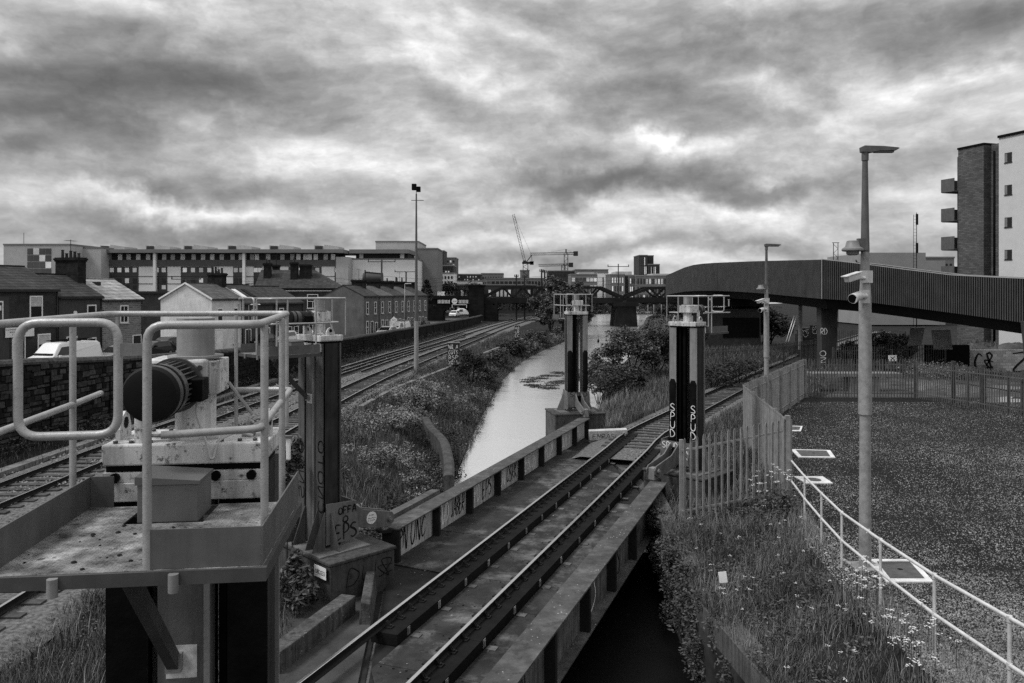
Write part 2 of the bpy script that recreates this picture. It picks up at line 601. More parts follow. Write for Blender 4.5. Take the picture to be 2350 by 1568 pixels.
def build_water(name, ys, mat, label):
    v, f = [], []
    for i, y in enumerate(ys):
        v += [(float(L_edge(y)) - .2, y, -1.5), (float(R_edge(y)) + .2, y, -1.5)]
        if i:
            f.append((2 * i - 2, 2 * i - 1, 2 * i + 1, 2 * i))
    o = np_mesh(name, np.array(v), np.array(f), mat, smooth=True)
    tag(o, label, 'water', kind='structure')


build_water('canal_water', np.concatenate([np.arange(24, 120, 2.), np.arange(120, 560, 8)]), water_mat(), 'still canal water reflecting the bright clouds')
build_water('chamber_water', np.arange(-12, 25, 2.), M('chamber_water_dark', .0025, .5, var=.4, scale=1.5, spec=.08, bump=.2, bscale=6), 'near-black dull water in the chamber under the bridge')  # coloured near-black and dull, without the canal water's mirror finish


def strip(name, mat, ys, xa, xb, zf, label, cat, n=2, lift=.012):
    """sheet between two lines that follows a height function"""
    v, f = [], []
    for i, y in enumerate(ys):
        a, b = float(xa(y)), float(xb(y))
        for k in range(n + 1):
            x = a + (b - a) * k / n
            v.append((x, y, float(zf(x, y)) + lift))
    for i in range(len(ys) - 1):
        for k in range(n):
            q = i * (n + 1) + k
            f.append((q, q + 1, q + n + 2, q + n + 1))
    o = np_mesh(name, np.array(v), np.array(f), mat, smooth=True)
    return tag(o, label, cat, kind='structure')


strip('street', asphalt, np.arange(5, 195, 2.5), lambda y: -75, lambda y: wall_x(y) - .25, lambda x, y: street_z(y), 'asphalt street behind the stone wall', 'street', 4)
# gravel of the fenced compound: between handrail / fence line and the right
strip('compound_gravel', gravel_m, np.concatenate([np.arange(2, 46, .7), [46.0]]), lambda y: hand_x(y) - .25 if y < 21.5 else fence_x(y), lambda y: np.interp(y, [2, 30, 38.4, 46], [34, 30, 24.8, 23.2]),
      lambda x, y: height(x, y), 'dark loose gravel covering the fenced compound', 'gravel', 40, .02)
strip('yard', M('yard_gravel', .05, .9, var=.8, scale=.9, bump=.6, bscale=14), np.arange(46, 82, 1.0), lambda y: fence_x(y) + 1 if y < 56 else 24 + (y - 56) * .6, lambda y: 62, lambda x, y: height(x, y), 'rough gravel yard beyond the compound fence', 'yard', 60, .02)


# gravel stones scattered over the near part of the compound
def scatter_stones(name, label, mat, n, sampler, smin, smax, parent=None):
    x, y = sampler(n)
    n = len(x)
    z = height(x, y) + .02
    s = rng.uniform(smin, smax, n) * np.where(rng.random(n) < .08, 1.7, 1.0)
    base = np.array([(1, 0, 0), (-.5, .87, 0), (-.5, -.87, 0), (0, 0, .8), (.2, .1, -.5)])
    fc = np.array([(0, 1, 3), (1, 2, 3), (2, 0, 3)])
    th = rng.uniform(0, 6.28, n)
    c, sn = np.cos(th), np.sin(th)
    jit = rng.uniform(.6, 1.4, (n, 4, 3))
    b = base[:4][None] * jit
    vx = (b[..., 0] * c[:, None] - b[..., 1] * sn[:, None]) * s[:, None] + x[:, None]
    vy = (b[..., 0] * sn[:, None] + b[..., 1] * c[:, None]) * s[:, None] + y[:, None]
    vz = b[..., 2] * s[:, None] + z[:, None] - s[:, None] * .15
    v = np.stack([vx, vy, vz], -1).reshape(-1, 3)
    f = (np.arange(n)[:, None, None] * 4 + fc[None]).reshape(-1, 3)
    o = np_mesh(name, v, f, mat, parent)
    return tag(o, label, 'gravel', kind='stuff')


def samp_comp(n):
    y = 8 + 36 * rng.random(n) ** 2.1
    x0 = np.where(y < 21.5, hand_x(y) - .3, fence_x(y) + .1)
    x = x0 + rng.random(n) * (y * .66 + 1 - x0)
    d = .5 + .5 * np.sin(x * .55 + 1.2 * np.sin(y * .31)) * np.sin(y * .42 - .6 * np.sin(x * .37))
    rut = np.exp(-((x - 10.5 - .25 * (y - 20)) / .35) ** 2) + np.exp(-((x - 12.1 - .25 * (y - 20)) / .35) ** 2)
    keep = rng.random(n) < np.clip(.45 + .6 * d - .22 * rut, .08, 1)
    return x[keep], y[keep]


scatter_stones('gravel_stones', 'loose angular gravel stones on the compound floor', M('gravel_stone', .155, .9, var=.55, scale=.45, island=.85, spec=.15), 200000, samp_comp, .009, .022)

# ================================================================ canal walls
TH = math.radians(20.5)
U = Vector((math.sin(TH), math.cos(TH), 0))
N = Vector((math.cos(TH), -math.sin(TH), 0))


def bw(n, s, z):
    """bridge axes (across, along) to the scene"""
    p = U * s + N * n
    return Vector((p.x, p.y, z))


mb = MB()
pts = [(float(R_edge(y)), y) for y in np.arange(2, 25.6, 1.0)]
for (xa, ya), (xb, yb) in zip(pts[:-1], pts[1:]):
    mb.add([(xa - .02, ya, -2.7), (xb - .02, yb, -2.7), (xb - .02, yb, .16), (xa - .02, ya, .16), (xa + .4, ya, -2.7), (xb + .4, yb, -2.7), (xb + .4, yb, .2), (xa + .4, ya, .2)],
           [(0, 1, 2, 3), (3, 2, 6, 7), (4, 7, 6, 5)])
tag(mb.build('canal_wall', concrete_d), 'dark streaked concrete canal wall beside the plate girder', 'wall')
mb = MB()
a, b = bw(-9.9, 17.9, 0), bw(-4.45, 6.6, 0)
d = (b - a)
mb.obox((a.x + d.x / 2 - .25, a.y + d.y / 2, -1.55), d / 2, Vector((d.y, -d.x, 0)).normalized() * .3, (0, 0, 1.08))
tag(mb.build('abutment_wall', concrete_d), 'near concrete abutment carrying the skewed bridge end', 'wall')
mb = MB()
a, b = bw(-9.9, 36.35, 0), bw(-4.45, 25.1, 0)
d = (b - a)
mb.obox((a.x + d.x / 2 + .35, a.y + d.y / 2, -1.55), d / 2, Vector((d.y, -d.x, 0)).normalized() * .3, (0, 0, 1.1))
tag(mb.build('abutment_wall', concrete_d), 'far concrete abutment carrying the skewed bridge end', 'wall')


# ================================================================ tracks
def rail_profile():
    return [(-.07, -.16), (.07, -.16), (.07, -.145), (.012, -.125), (.012, -.045), (.036, -.035), (.036, -.004), (.026, 0), (-.026, 0), (-.036, -.004), (-.036, -.035), (-.012, -.045), (-.012, -.125), (-.07, -.145)]


RMIS = [0, 0, 0, 0, 0, 0, 1, 1, 1, 0, 0, 0, 0, 0]


def offset(pts, d):
    out = []
    for i, p in enumerate(pts):
        t = pts[min(i + 1, len(pts) - 1)] - pts[max(i - 1, 0)]
        t.z = 0
        t.normalize()
        out.append(p + Vector((t.y, -t.x, 0)) * d)
    return out


slp = MB().box(-1.3, 1.3, -.125, .125, -.28, -.165).mesh('sleeper', sleeper_m)


def railway(label, ctrl, s0, s1, step=.68, zb=-.30, ballast=True, near=0.0, gravel=None, width=1.75):
    path = spline(ctrl, 1.5)
    t = thing('railway_track', label, 'railway track', path[0])
    o0 = path[0]
    loc = [p - o0 for p in path]
    for sgn in (-.835, .835):
        MB().sweep(rail_profile(), offset(loc, sgn), mis=RMIS).build('rail', [railside, railtop], t)
    k = 0
    for p, d in walk(loc, step, s0):
        s = s0 + k * step
        k += 1
        if s > s1:
            break
        so = link('sleeper', slp, t, p, math.atan2(d.y, d.x) - math.pi / 2 + random.uniform(-.015, .015))
        so.location.z = random.uniform(-.02, .005)
    if ballast:
        lp = [p for p in path if True]
        prof = [(-width - .5, -.36 - .02), (-width, zb + .08), (width, zb + .08), (width + .5, -.38)]
        q = MB().sweep(prof, [p + Vector((0, 0, 0)) for p in (gravel or lp)], closed_prof=False)
        tag(q.build('ballast_bed', ballast_m), 'crushed stone ballast bed: ' + label, 'ballast', kind='structure')
    return path


pathA = railway('left-hand railway track running beside the stone wall', [(-16.6, 4, 0), (-16.3, 15, 0), (-16.25, 25, 0), (-16.1, 34, 0), (-15.2, 50, 0), (-13.5, 67, 0), (-9.3, 105, 0), (-4.6, 145, 0), (.5, 180, 0), (9, 222, 0), (22, 268, 0), (60, 350, 0)], 4, 120)
pathB = railway('second railway track running between the stone wall and the canal', [(-11.2, 4, 0), (-11.2, 17, 0), (-11.1, 35, 0), (-10.5, 52, 0), (-9.3, 68, 0), (-5.5, 105, 0), (-1.2, 145, 0), (3.6, 180, 0), (12, 222, 0), (26, 268, 0), (64, 346, 0)], 4, 120)
# crossover between the two left tracks
xo = spline([(-12.9, 64, 0), (-11.3, 80, 0), (-8.8, 97, 0), (-5.8, 113, 0)], 2)
t = thing('crossover_track', 'short crossover rails linking the two left-hand tracks', 'railway track', xo[0])
for sgn in (-.8, .8):
    MB().sweep(rail_profile(), [p - xo[0] for p in offset(xo, sgn)], mis=RMIS).build('rail', [railside, railtop], t)
NC = -6.97
ctrlR = [bw(NC, s, 0) for s in (2, 10, 18, 26, 32)] + [Vector(p) for p in ((6.07, 36.2, 0), (9, 42, 0), (12.2, 48.2, 0), (14.6, 52.7, 0), (20, 62.3, 0), (27, 75, 0), (35.7, 90.6, 0), (60, 130, 0))]
pr = spline(ctrlR, 1.5)
pathR = railway('single branch track crossing the lift bridge and curving away right', ctrlR, 31.2, 86, gravel=[p for p in pr if p.y > 30.5 and (p - bw(NC, 30, 0)).dot(U) > 0.5], width=1.6)

# loose ballast stones between and beside the left tracks
def samp_bal(n):
    y = 12 + 78 * rng.random(n) ** 1.3
    xa = np.interp(y, [p.y for p in pathA], [p.x for p in pathA])
    xb = np.interp(y, [p.y for p in pathB], [p.x for p in pathB])
    x = xa - 1.9 + rng.random(n) * (xb - xa + 3.9)
    return x, y


bs = scatter_stones('ballast_stones', 'loose ballast stones lying between the sleepers of the left tracks', M('ballast_stone', .12, .9, var=.3, scale=5, island=.8, spec=.2), 26000, samp_bal, .03, .06)
bs.location.z = .10


def samp_bal2(n):
    y = 31 + 30 * rng.random(n)
    xr = np.interp(y, [p.y for p in pathR], [p.x for p in pathR])
    return xr - 1.8 + rng.random(n) * 3.6 - .0, y


bs = scatter_stones('ballast_stones', 'loose ballast stones along the branch track beyond the bridge', MATS['ballast_stone'], 9000, samp_bal2, .03, .05)
bs.location.z = .10
# cable trough along the foot of the stone wall
tr = thing('cable_trough', 'pale concrete cable trough along the foot of the stone wall', 'trough', (0, 0, 0))
cp = [Vector((-18.9 + .03 * (y - 20) + (.0), y, -.34)) for y in np.arange(12, 60, 1.0)]
for p, d in walk(cp, 1.0):
    q = MB()
    q.obox(p + Vector((0, 0, .09)), d * .485, Vector((d.y, -d.x, 0)) * .23, (0, 0, .10))
    q.build('trough_lid', concrete, tr)
# ================================================================ stroke lettering for graffiti
STROKES = {
    'S': [[(.9, .85), (.6, 1), (.2, .9), (.15, .65), (.5, .5), (.85, .35), (.8, .1), (.4, 0), (.05, .12)]],
    'P': [[(.15, 0), (.2, 1), (.75, .95), (.9, .7), (.6, .5), (.2, .45)]],
    'U': [[(.1, 1), (.1, .3), (.35, 0), (.7, .05), (.9, .35), (.9, 1)]],
    'D': [[(.12, 0), (.15, 1), (.65, .85), (.95, .45), (.6, .08), (.1, 0)]],
    'O': [[(.5, 1), (.12, .75), (.1, .25), (.5, 0), (.9, .25), (.88, .75), (.5, 1)]],
    'F': [[(.1, 0), (.15, 1), (.9, .97)], [(.13, .55), (.7, .55)]],
    'A': [[(.0, 0), (.5, 1), (.95, 0)], [(.2, .4), (.8, .4)]],
    'E': [[(.9, 1), (.1, .95), (.1, 0), (.9, .05)], [(.1, .5), (.7, .5)]],
    'N': [[(.1, 0), (.12, 1), (.85, 0), (.9, 1)]],
    'K': [[(.1, 0), (.1, 1)], [(.9, 1), (.15, .45), (.9, 0)]],
    'C': [[(.9, .85), (.5, 1), (.1, .6), (.2, .15), (.6, 0), (.95, .2)]],
    'J': [[(.7, 1), (.7, .2), (.4, 0), (.1, .2)]],
    'B': [[(.1, 0), (.1, 1), (.7, .9), (.65, .6), (.15, .5), (.8, .4), (.75, .08), (.1, 0)]],
    'R': [[(.1, 0), (.12, 1), (.8, .9), (.7, .5), (.15, .45), (.95, 0)]],
    'T': [[(0, 1), (1, .95)], [(.5, 1), (.45, 0)]],
    'I': [[(.5, 1), (.5, 0)]],
    'V': [[(0, 1), (.5, 0), (1, 1)]],
    'M': [[(.0, 0), (.1, 1), (.5, .4), (.9, 1), (1, 0)]],
    'H': [[(.1, 0), (.1, 1)], [(.9, 0), (.9, 1)], [(.1, .5), (.9, .5)]],
    'G': [[(.9, .85), (.5, 1), (.1, .6), (.2, .15), (.6, 0), (.9, .3), (.55, .4)]],
    'L': [[(.15, 1), (.1, 0), (.85, .05)]],
    'X': [[(0, 0), (1, 1)], [(0, 1), (1, 0)]],
    'Z': [[(0, 1), (1, 1), (0, 0), (1, 0)]],
    'Y': [[(0, 1), (.5, .5), (1, 1)], [(.5, .5), (.45, 0)]],
    '.': [[(.45, 0), (.55, .04)]], ' ': [], '2': [[(.1, .8), (.5, 1), (.9, .75), (.1, 0), (.95, 0)]],
    '3': [[(.1, .9), (.6, 1), (.85, .75), (.4, .52), (.9, .3), (.5, 0), (.05, .1)]],
    '#': [[(.1, .2), (.9, .9), (.3, 1), (.8, .0), (.0, .6), (1, .5)], [(.0, .1), (1, .2)]],
}
spray_w = M('spray_white', .72, .7, var=.2, scale=12)
spray_k = M('spray_black', .008, .7, var=.3, scale=12, spec=.1)


def graffiti(parent, text, o, u, v, nrm, w, h, mat, thick=.03, slant=.0, jitter=.03, name='graffiti'):
    """spray lettering: flat bands 3 mm proud of the surface; o = lower left, u / v unit vectors"""
    o, u, v, nrm = Vector(o), Vector(u).normalized(), Vector(v).normalized(), Vector(nrm).normalized()
    mb = MB()
    cw = w / max(len(text), 1)
    st = random.getstate()
    random.seed(len(text) * 7 + ord(text[0]))
    lay = .003
    for i, ch in enumerate(text):
        for pl in STROKES.get(ch, []):
            P = []
            for a, b in pl:
                a += random.uniform(-jitter, jitter)
                b += random.uniform(-jitter, jitter)
                P.append(o + u * ((i + .06 + a * .88) * cw + slant * b * h) + v * (b * h))
            if len(P) > 2:
                P = spline(P, max(h * .12, .01))
            lay += .0006
            n = len(P)
            L, R = [], []
            for k in range(n):
                t = (P[min(k + 1, n - 1)] - P[max(k - 1, 0)])
                t = t.normalized() if t.length > 1e-6 else u
                s = nrm.cross(t).normalized() * thick / 2 * (.55 + .75 * math.sin(math.pi * (k + .5) / n))
                L.append(P[k] + s + nrm * lay)
                R.append(P[k] - s + nrm * lay)
            mb.add(L + R, [(k, k + 1, n + k + 1, n + k) for k in range(n - 1)])
    random.setstate(st)
    return mb.build(name, mat, parent)


def lettering(parent, text, o, u, v, height, mat, name='lettering', width=None, lift=.004):
    """printed lettering from the built-in font as a flat mesh"""
    cu = bpy.data.curves.new('txt', 'FONT')
    cu.body = text
    cu.size = 1.0
    tmp = bpy.data.objects.new('txt', cu)
    COL.objects.link(tmp)
    me = bpy.data.meshes.new_from_object(tmp.evaluated_get(bpy.context.evaluated_depsgraph_get()))
    bpy.data.objects.remove(tmp)
    u, v = Vector(u).normalized(), Vector(v).normalized()
    n = u.cross(v)
    xs = [p.co.x for p in me.vertices] or [0, 1]
    sx = height * 1.4
    if width:
        sx = width / (max(xs) - min(xs))
    for p in me.vertices:
        p.co = Vector(o) + u * ((p.co.x - min(xs)) * sx) + v * (p.co.y * height * 1.4) + n * lift
    me.materials.clear()
    me.materials.append(mat)
    return link(name, me, parent)


# ================================================================ plate-girder lift bridge (local x across, y along)
BR = thing('lift_bridge', 'riveted plate girder railway lift bridge with steel deck over the canal', 'bridge', (0, 0, 0), -TH)
ZG, ZD = .50, -.36
NL, NR = -9.77, -4.37
SL0, SL1, SR0, SR1 = 17.45, 35.7, 6.3, 24.6


def girder(nc, s0, s1, inner, tags):
    """inner = +1: the deck lies on the +x side"""
    g = MB()
    g.box(nc - .26, nc + .26, s0, s1, ZG - .035, ZG)
    top = g.build('top_flange', girdertop, BR)
    w = MB().box(nc - .012, nc + .012, s0 + .02, s1 - .02, ZG - 1.0, ZG - .036)
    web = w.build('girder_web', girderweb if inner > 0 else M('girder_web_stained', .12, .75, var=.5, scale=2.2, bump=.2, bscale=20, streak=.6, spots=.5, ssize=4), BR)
    MB().box(nc - .25, nc + .25, s0, s1, ZG - 1.03, ZG - 1.0).build('bottom_flange', girdertop, BR)
    s = s0 + .12
    while s < s1:
        for sd in (-1, 1):
            MB().box(min(nc + sd * .013, nc + sd * .22), max(nc + sd * .013, nc + sd * .22), s - .06, s + .06, (ZD if sd == inner else ZG - .998), ZG - .037).build('stiffener', girderdark, BR)
        s += 2.3
    for e in (s0 + .01, s1 - .03):
        MB().box(nc - .22, nc + .22, e, e + .02, ZG - .998, ZG - .037).build('end_plate', girderdark, BR)
    return web


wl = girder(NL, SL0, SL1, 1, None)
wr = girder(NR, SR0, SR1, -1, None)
# graffiti on the inner face of the left girder
tagsL = [('PN', spray_k), ('UNC', spray_k), ('SUD', spray_w), ('JABER', spray_k), ('SPUD', spray_w), ('EPS', spray_k), ('SUN', spray_w), ('OSRK', spray_k), ('REBCUS', spray_w), ('OPLOM', spray_w), ('ASUL', spray_w)]
bays = [(SL0 + .25 + 2.3 * i, SL0 + .25 + 2.3 * i + 2.0) for i in range(8)]
plan = {0: [('PN', spray_k, .1, .55), ('UNC', spray_k, .8, .9)], 1: [('SUD', spray_w, .15, .7), ('JABER', spray_k, 1.0, .95)], 2: [('SPD', spray_w, .15, .7), ('EPS', spray_k, 1.05, .8)], 3: [('SUN', spray_w, .1, .7), ('OSRK', spray_k, .95, 1.0)],
        4: [('REBCUS', spray_w, .3, 1.4)], 5: [('OPLOM', spray_w, .3, 1.3)], 6: [('ASUL', spray_w, .3, 1.1)], 7: [('SPU', spray_w, .3, .8)]}
for i, lst in plan.items():
    a, b = bays[i]
    for txt, m, off, wd in lst:
        graffiti(BR, txt, (NL + .013, a + off, ZD + .14), (0, 1, 0), (0, 0, 1), (1, 0, 0), wd, .55, m, .045, slant=.12, jitter=.07)
for i, txt in ((4, 'O'), (2, 'HIN'), (1, 'GEL'), (5, 'UPS'), (7, 'CB')):
    s = SR0 + .4 + 2.3 * i
    graffiti(BR, txt, (NR + .013, s, -.45), (0, 1, 0), (0, 0, 1), (1, 0, 0), 1.0, .7, spray_w if i == 4 else spray_k, .035, jitter=.08)


# deck plates in three strips, butted across the track; the ends follow the skew
def skew0(n):
    return SL0 + (n - NL) / (NR - NL) * (SR0 - SL0)


def skew1(n):
    return SL1 + (n - NL) / (NR - NL) * (SR1 - SL1)


RL, RR = -7.77, -6.17
for na, nb in ((NL + .02, RL - .17), (RL + .44, RR - .17), (RR + .44, NR - .02)):
    s = 5.0
    while s < 37:
        e = s + 1.53
        cut = [(max(s, skew0(na)), min(e, skew1(na))), (max(s, skew0(nb)), min(e, skew1(nb)))]
        if all(q[1] - q[0] > .08 for q in cut):
            zt = ZD + random.uniform(-.004, .004)
            g = 0.006
            mb = MB()
            P = [(na, cut[0][0] + g), (nb, cut[1][0] + g), (nb, cut[1][1] - g), (na, cut[0][1] - g)]
            mb.add([(x, y, zt) for x, y in P] + [(x, y, zt - .03) for x, y in P], [(0, 1, 2, 3), (7, 6, 5, 4), (0, 4, 5, 1), (1, 5, 6, 2), (2, 6, 7, 3), (3, 7, 4, 0)])
            mb.build('deck_plate', deckmat, BR)
        s = e
mb = MB()
P = [(NL, SL0), (NR, SR0), (NR, SR1), (NL, SL1)]
mb.add([(x, y, ZD - .035) for x, y in P] + [(x, y, ZD - .2) for x, y in P], [(0, 1, 2, 3), (7, 6, 5, 4), (0, 4, 5, 1), (1, 5, 6, 2), (2, 6, 7, 3), (3, 7, 4, 0)])
mb.build('floor_beams', girderdark, BR)
# bolts on the deck plate seams
bolt = MB().cyl((0, 0, 0), (0, 0, .018), .022, .018, 6).mesh('deck_bolt', deckmat)
for na, nb in ((NL + .3, RL - .3), (RL + .55, RR - .28), (RR + .55, NR - .35)):
    s = 5.0 + 1.53 * 3
    while s < 36:
        for k in range(4):
            n = na + (nb - na) * k / 3
            for ds in (-.07,):
                if skew0(n) + .2 < s + ds < skew1(n) - .2:
                    link('deck_bolt', bolt, BR, (n, s + ds + random.uniform(-.01, .01), ZD))
        s += 1.53
# longitudinal baulks under the rails with chairs, clamp plates and foot plates
chair = MB()
chair.box(.06, .19, -.07, .07, -.16, -.135)
chair.prism([(.045, -.145), (.16, -.145), (.075, -.04), (.045, -.04)], (0, -.03, 0), (1, 0, 0), (0, 0, 1), (0, .02, 0))
chair.prism([(.045, -.145), (.16, -.145), (.075, -.04), (.045, -.04)], (0, .012, 0), (1, 0, 0), (0, 0, 1), (0, .02, 0))
chair.cyl((.15, 0, -.135), (.15, 0, -.10), .022, n=6)
chair.box(-.19, -.06, -.07, .07, -.16, -.135)
chair_me = chair.mesh('rail_chair', M('chair_iron', .007, .7, var=.4, scale=8, spec=.25))
clamp = MB()
clamp.box(.425, .434, -.055, .055, -.33, -.175)
clamp.box(.434, .45, -.02, .02, -.31, -.20)
clamp_me = clamp.mesh('clamp_plate', M('clamp_steel', .2, .6, var=.4, scale=9, spots=.4, rnd=.3))
foot_me = MB().box(.47, .66, -.085, .085, ZD + .001, ZD + .016).mesh('foot_plate', M('foot_steel', .075, .7, var=.4, scale=9, rnd=.3))
for rn in (RL, RR):
    bo = MB()
    s0, s1 = skew0(rn), skew1(rn)
    s = s0 + .1
    while s < s1 + 4.5:
        e = min(s + 3.6, s1 + 4.6)
        MB().box(rn - .15, rn + .42, s, e - .012, ZD - .02, -.162).build('timber_baulk', timber, BR)
        s = e
    s = s0 + .35
    i = 0
    while s < s1 + 4:
        link('rail_chair', chair_me, BR, (rn, s, 0))
        if i % 3 == 0 and s < s1 - .2:
            link('clamp_plate', clamp_me, BR, (rn, s + .2, 0))
            link('foot_plate', foot_me, BR, (rn, s + .26, 0))
        i += 1
        s += .46 if rn == RL else .55
# grit, leaves and stones lying on the deck
ns = 2600
nn_ = NL + .3 + (NR - NL - .6) * rng.random(ns)
ss_ = 7 + 28 * rng.random(ns)
ok = (ss_ > SL0 + (nn_ - NL) / (NR - NL) * (SR0 - SL0) + .3) & (ss_ < SL1 + (nn_ - NL) / (NR - NL) * (SR1 - SL1) - .3)
ok &= ~(((nn_ > RL - .2) & (nn_ < RL + .46)) | ((nn_ > RR - .2) & (nn_ < RR + .46))) & (rng.random(ns) < .25 + .75 * (np.sin(ss_ * 1.7) * np.sin(nn_ * 2.3) > .2))
nn_, ss_ = nn_[ok], ss_[ok]
m_ = len(nn_)
tri = rng.uniform(-1, 1, (m_, 4, 3)) * rng.uniform(.008, .035, (m_, 1, 1))
tri[..., 2] = np.abs(tri[..., 2]) * .6
v_ = (tri + np.stack([nn_, ss_, np.full(m_, ZD + .004)], 1)[:, None]).reshape(-1, 3)
f_ = (np.arange(m_)[:, None, None] * 4 + np.array([(0, 1, 2), (0, 2, 3), (0, 1, 3), (1, 2, 3)])[None]).reshape(-1, 3)
tag(np_mesh('deck_debris', v_, f_, M('debris', .16, .9, var=.4, scale=3, island=.8), BR), kind='stuff')
# guard rail beside the left running rail
mb = MB()
mb.box(RL - .235, RL - .20, skew0(RL) + .2, skew1(RL) - .2, ZD + .16, ZD + .19)
mb.build('guard_angle', girderdark, BR)

# concrete apron, kerbs and nib at the near left end
t = thing('concrete_apron', 'stained concrete apron beside the near end of the bridge', 'apron')
mb = MB()
P = [(-9.6, 17.4), (-4.6, 7.0), (-7.2, 4.0), (-12.2, 13.0), (-12.0, 16.9)]
vs = [bw(n, s, -.40) for n, s in [(-9.95, 17.45), (-4.7, 6.5), (-7.8, 4.0), (-10.0, 10.5), (-10.6, 14.8)]]
mb.add(vs + [v - Vector((0, 0, .5)) for v in vs], [(0, 1, 2, 3, 4), (0, 5, 6, 1), (1, 6, 7, 2), (2, 7, 8, 3), (3, 8, 9, 4), (4, 9, 5, 0)])
mb.build('apron_slab', M('apron_concrete', .040, .9, var=.6, scale=1.1, bump=.3, bscale=16, spots=.25), t)
kp = [gp(620, 1500, -.05), gp(660, 1472, -.05), gp(800, 1368, -.05)]
mb = MB()
for a, b in zip(kp[:-1], kp[1:]):
    mb.beam(Vector((a.x, a.y, -.27)), Vector((b.x, b.y, -.27)), .34, .5)
mb.build('kerb_wall', kerb_m, t, bevel=.02)
nb = thing('concrete_nib', 'pale broken concrete nib between pedestal and bridge deck', 'concrete block')
a, b = gp(838, 1400, -.1), gp(852, 1318, -.1)
mb = MB()
mb.prism([(-.14, -.4), (.14, -.4), (.10, .12), (-.09, .16)], (a.x, a.y, -.1), (1, 0, 0), (0, 0, 1), (b.x - a.x, b.y - a.y, .05))
mb.build('nib', kerb_m, nb, bevel=.02)
a, b = gp(1352, 1012, -.3), gp(1440, 1008, -.3)
bb = MB()
bb.obox(((a.x + b.x) / 2, (a.y + b.y) / 2 + .2, -.08), ((b.x - a.x) / 2, (b.y - a.y) / 2, 0), (0, .22, 0), (0, 0, .22))
o = tag(bb.build('concrete_block', M('block_white', .42, .8, var=.25, scale=3, bump=.3, bscale=15, spots=.5), bevel=.03), 'pale tagged concrete block lying at the far bridge end', 'concrete block')
graffiti(o, 'EMRASL', (a.x + .15, a.y - .035, -.2), (1, 0, 0), (0, 0, 1), (0, -1, 0), 1.2, .2, spray_k, .02)


# ================================================================ lift towers (local y points to the girder end it lifts)
fin_me = None


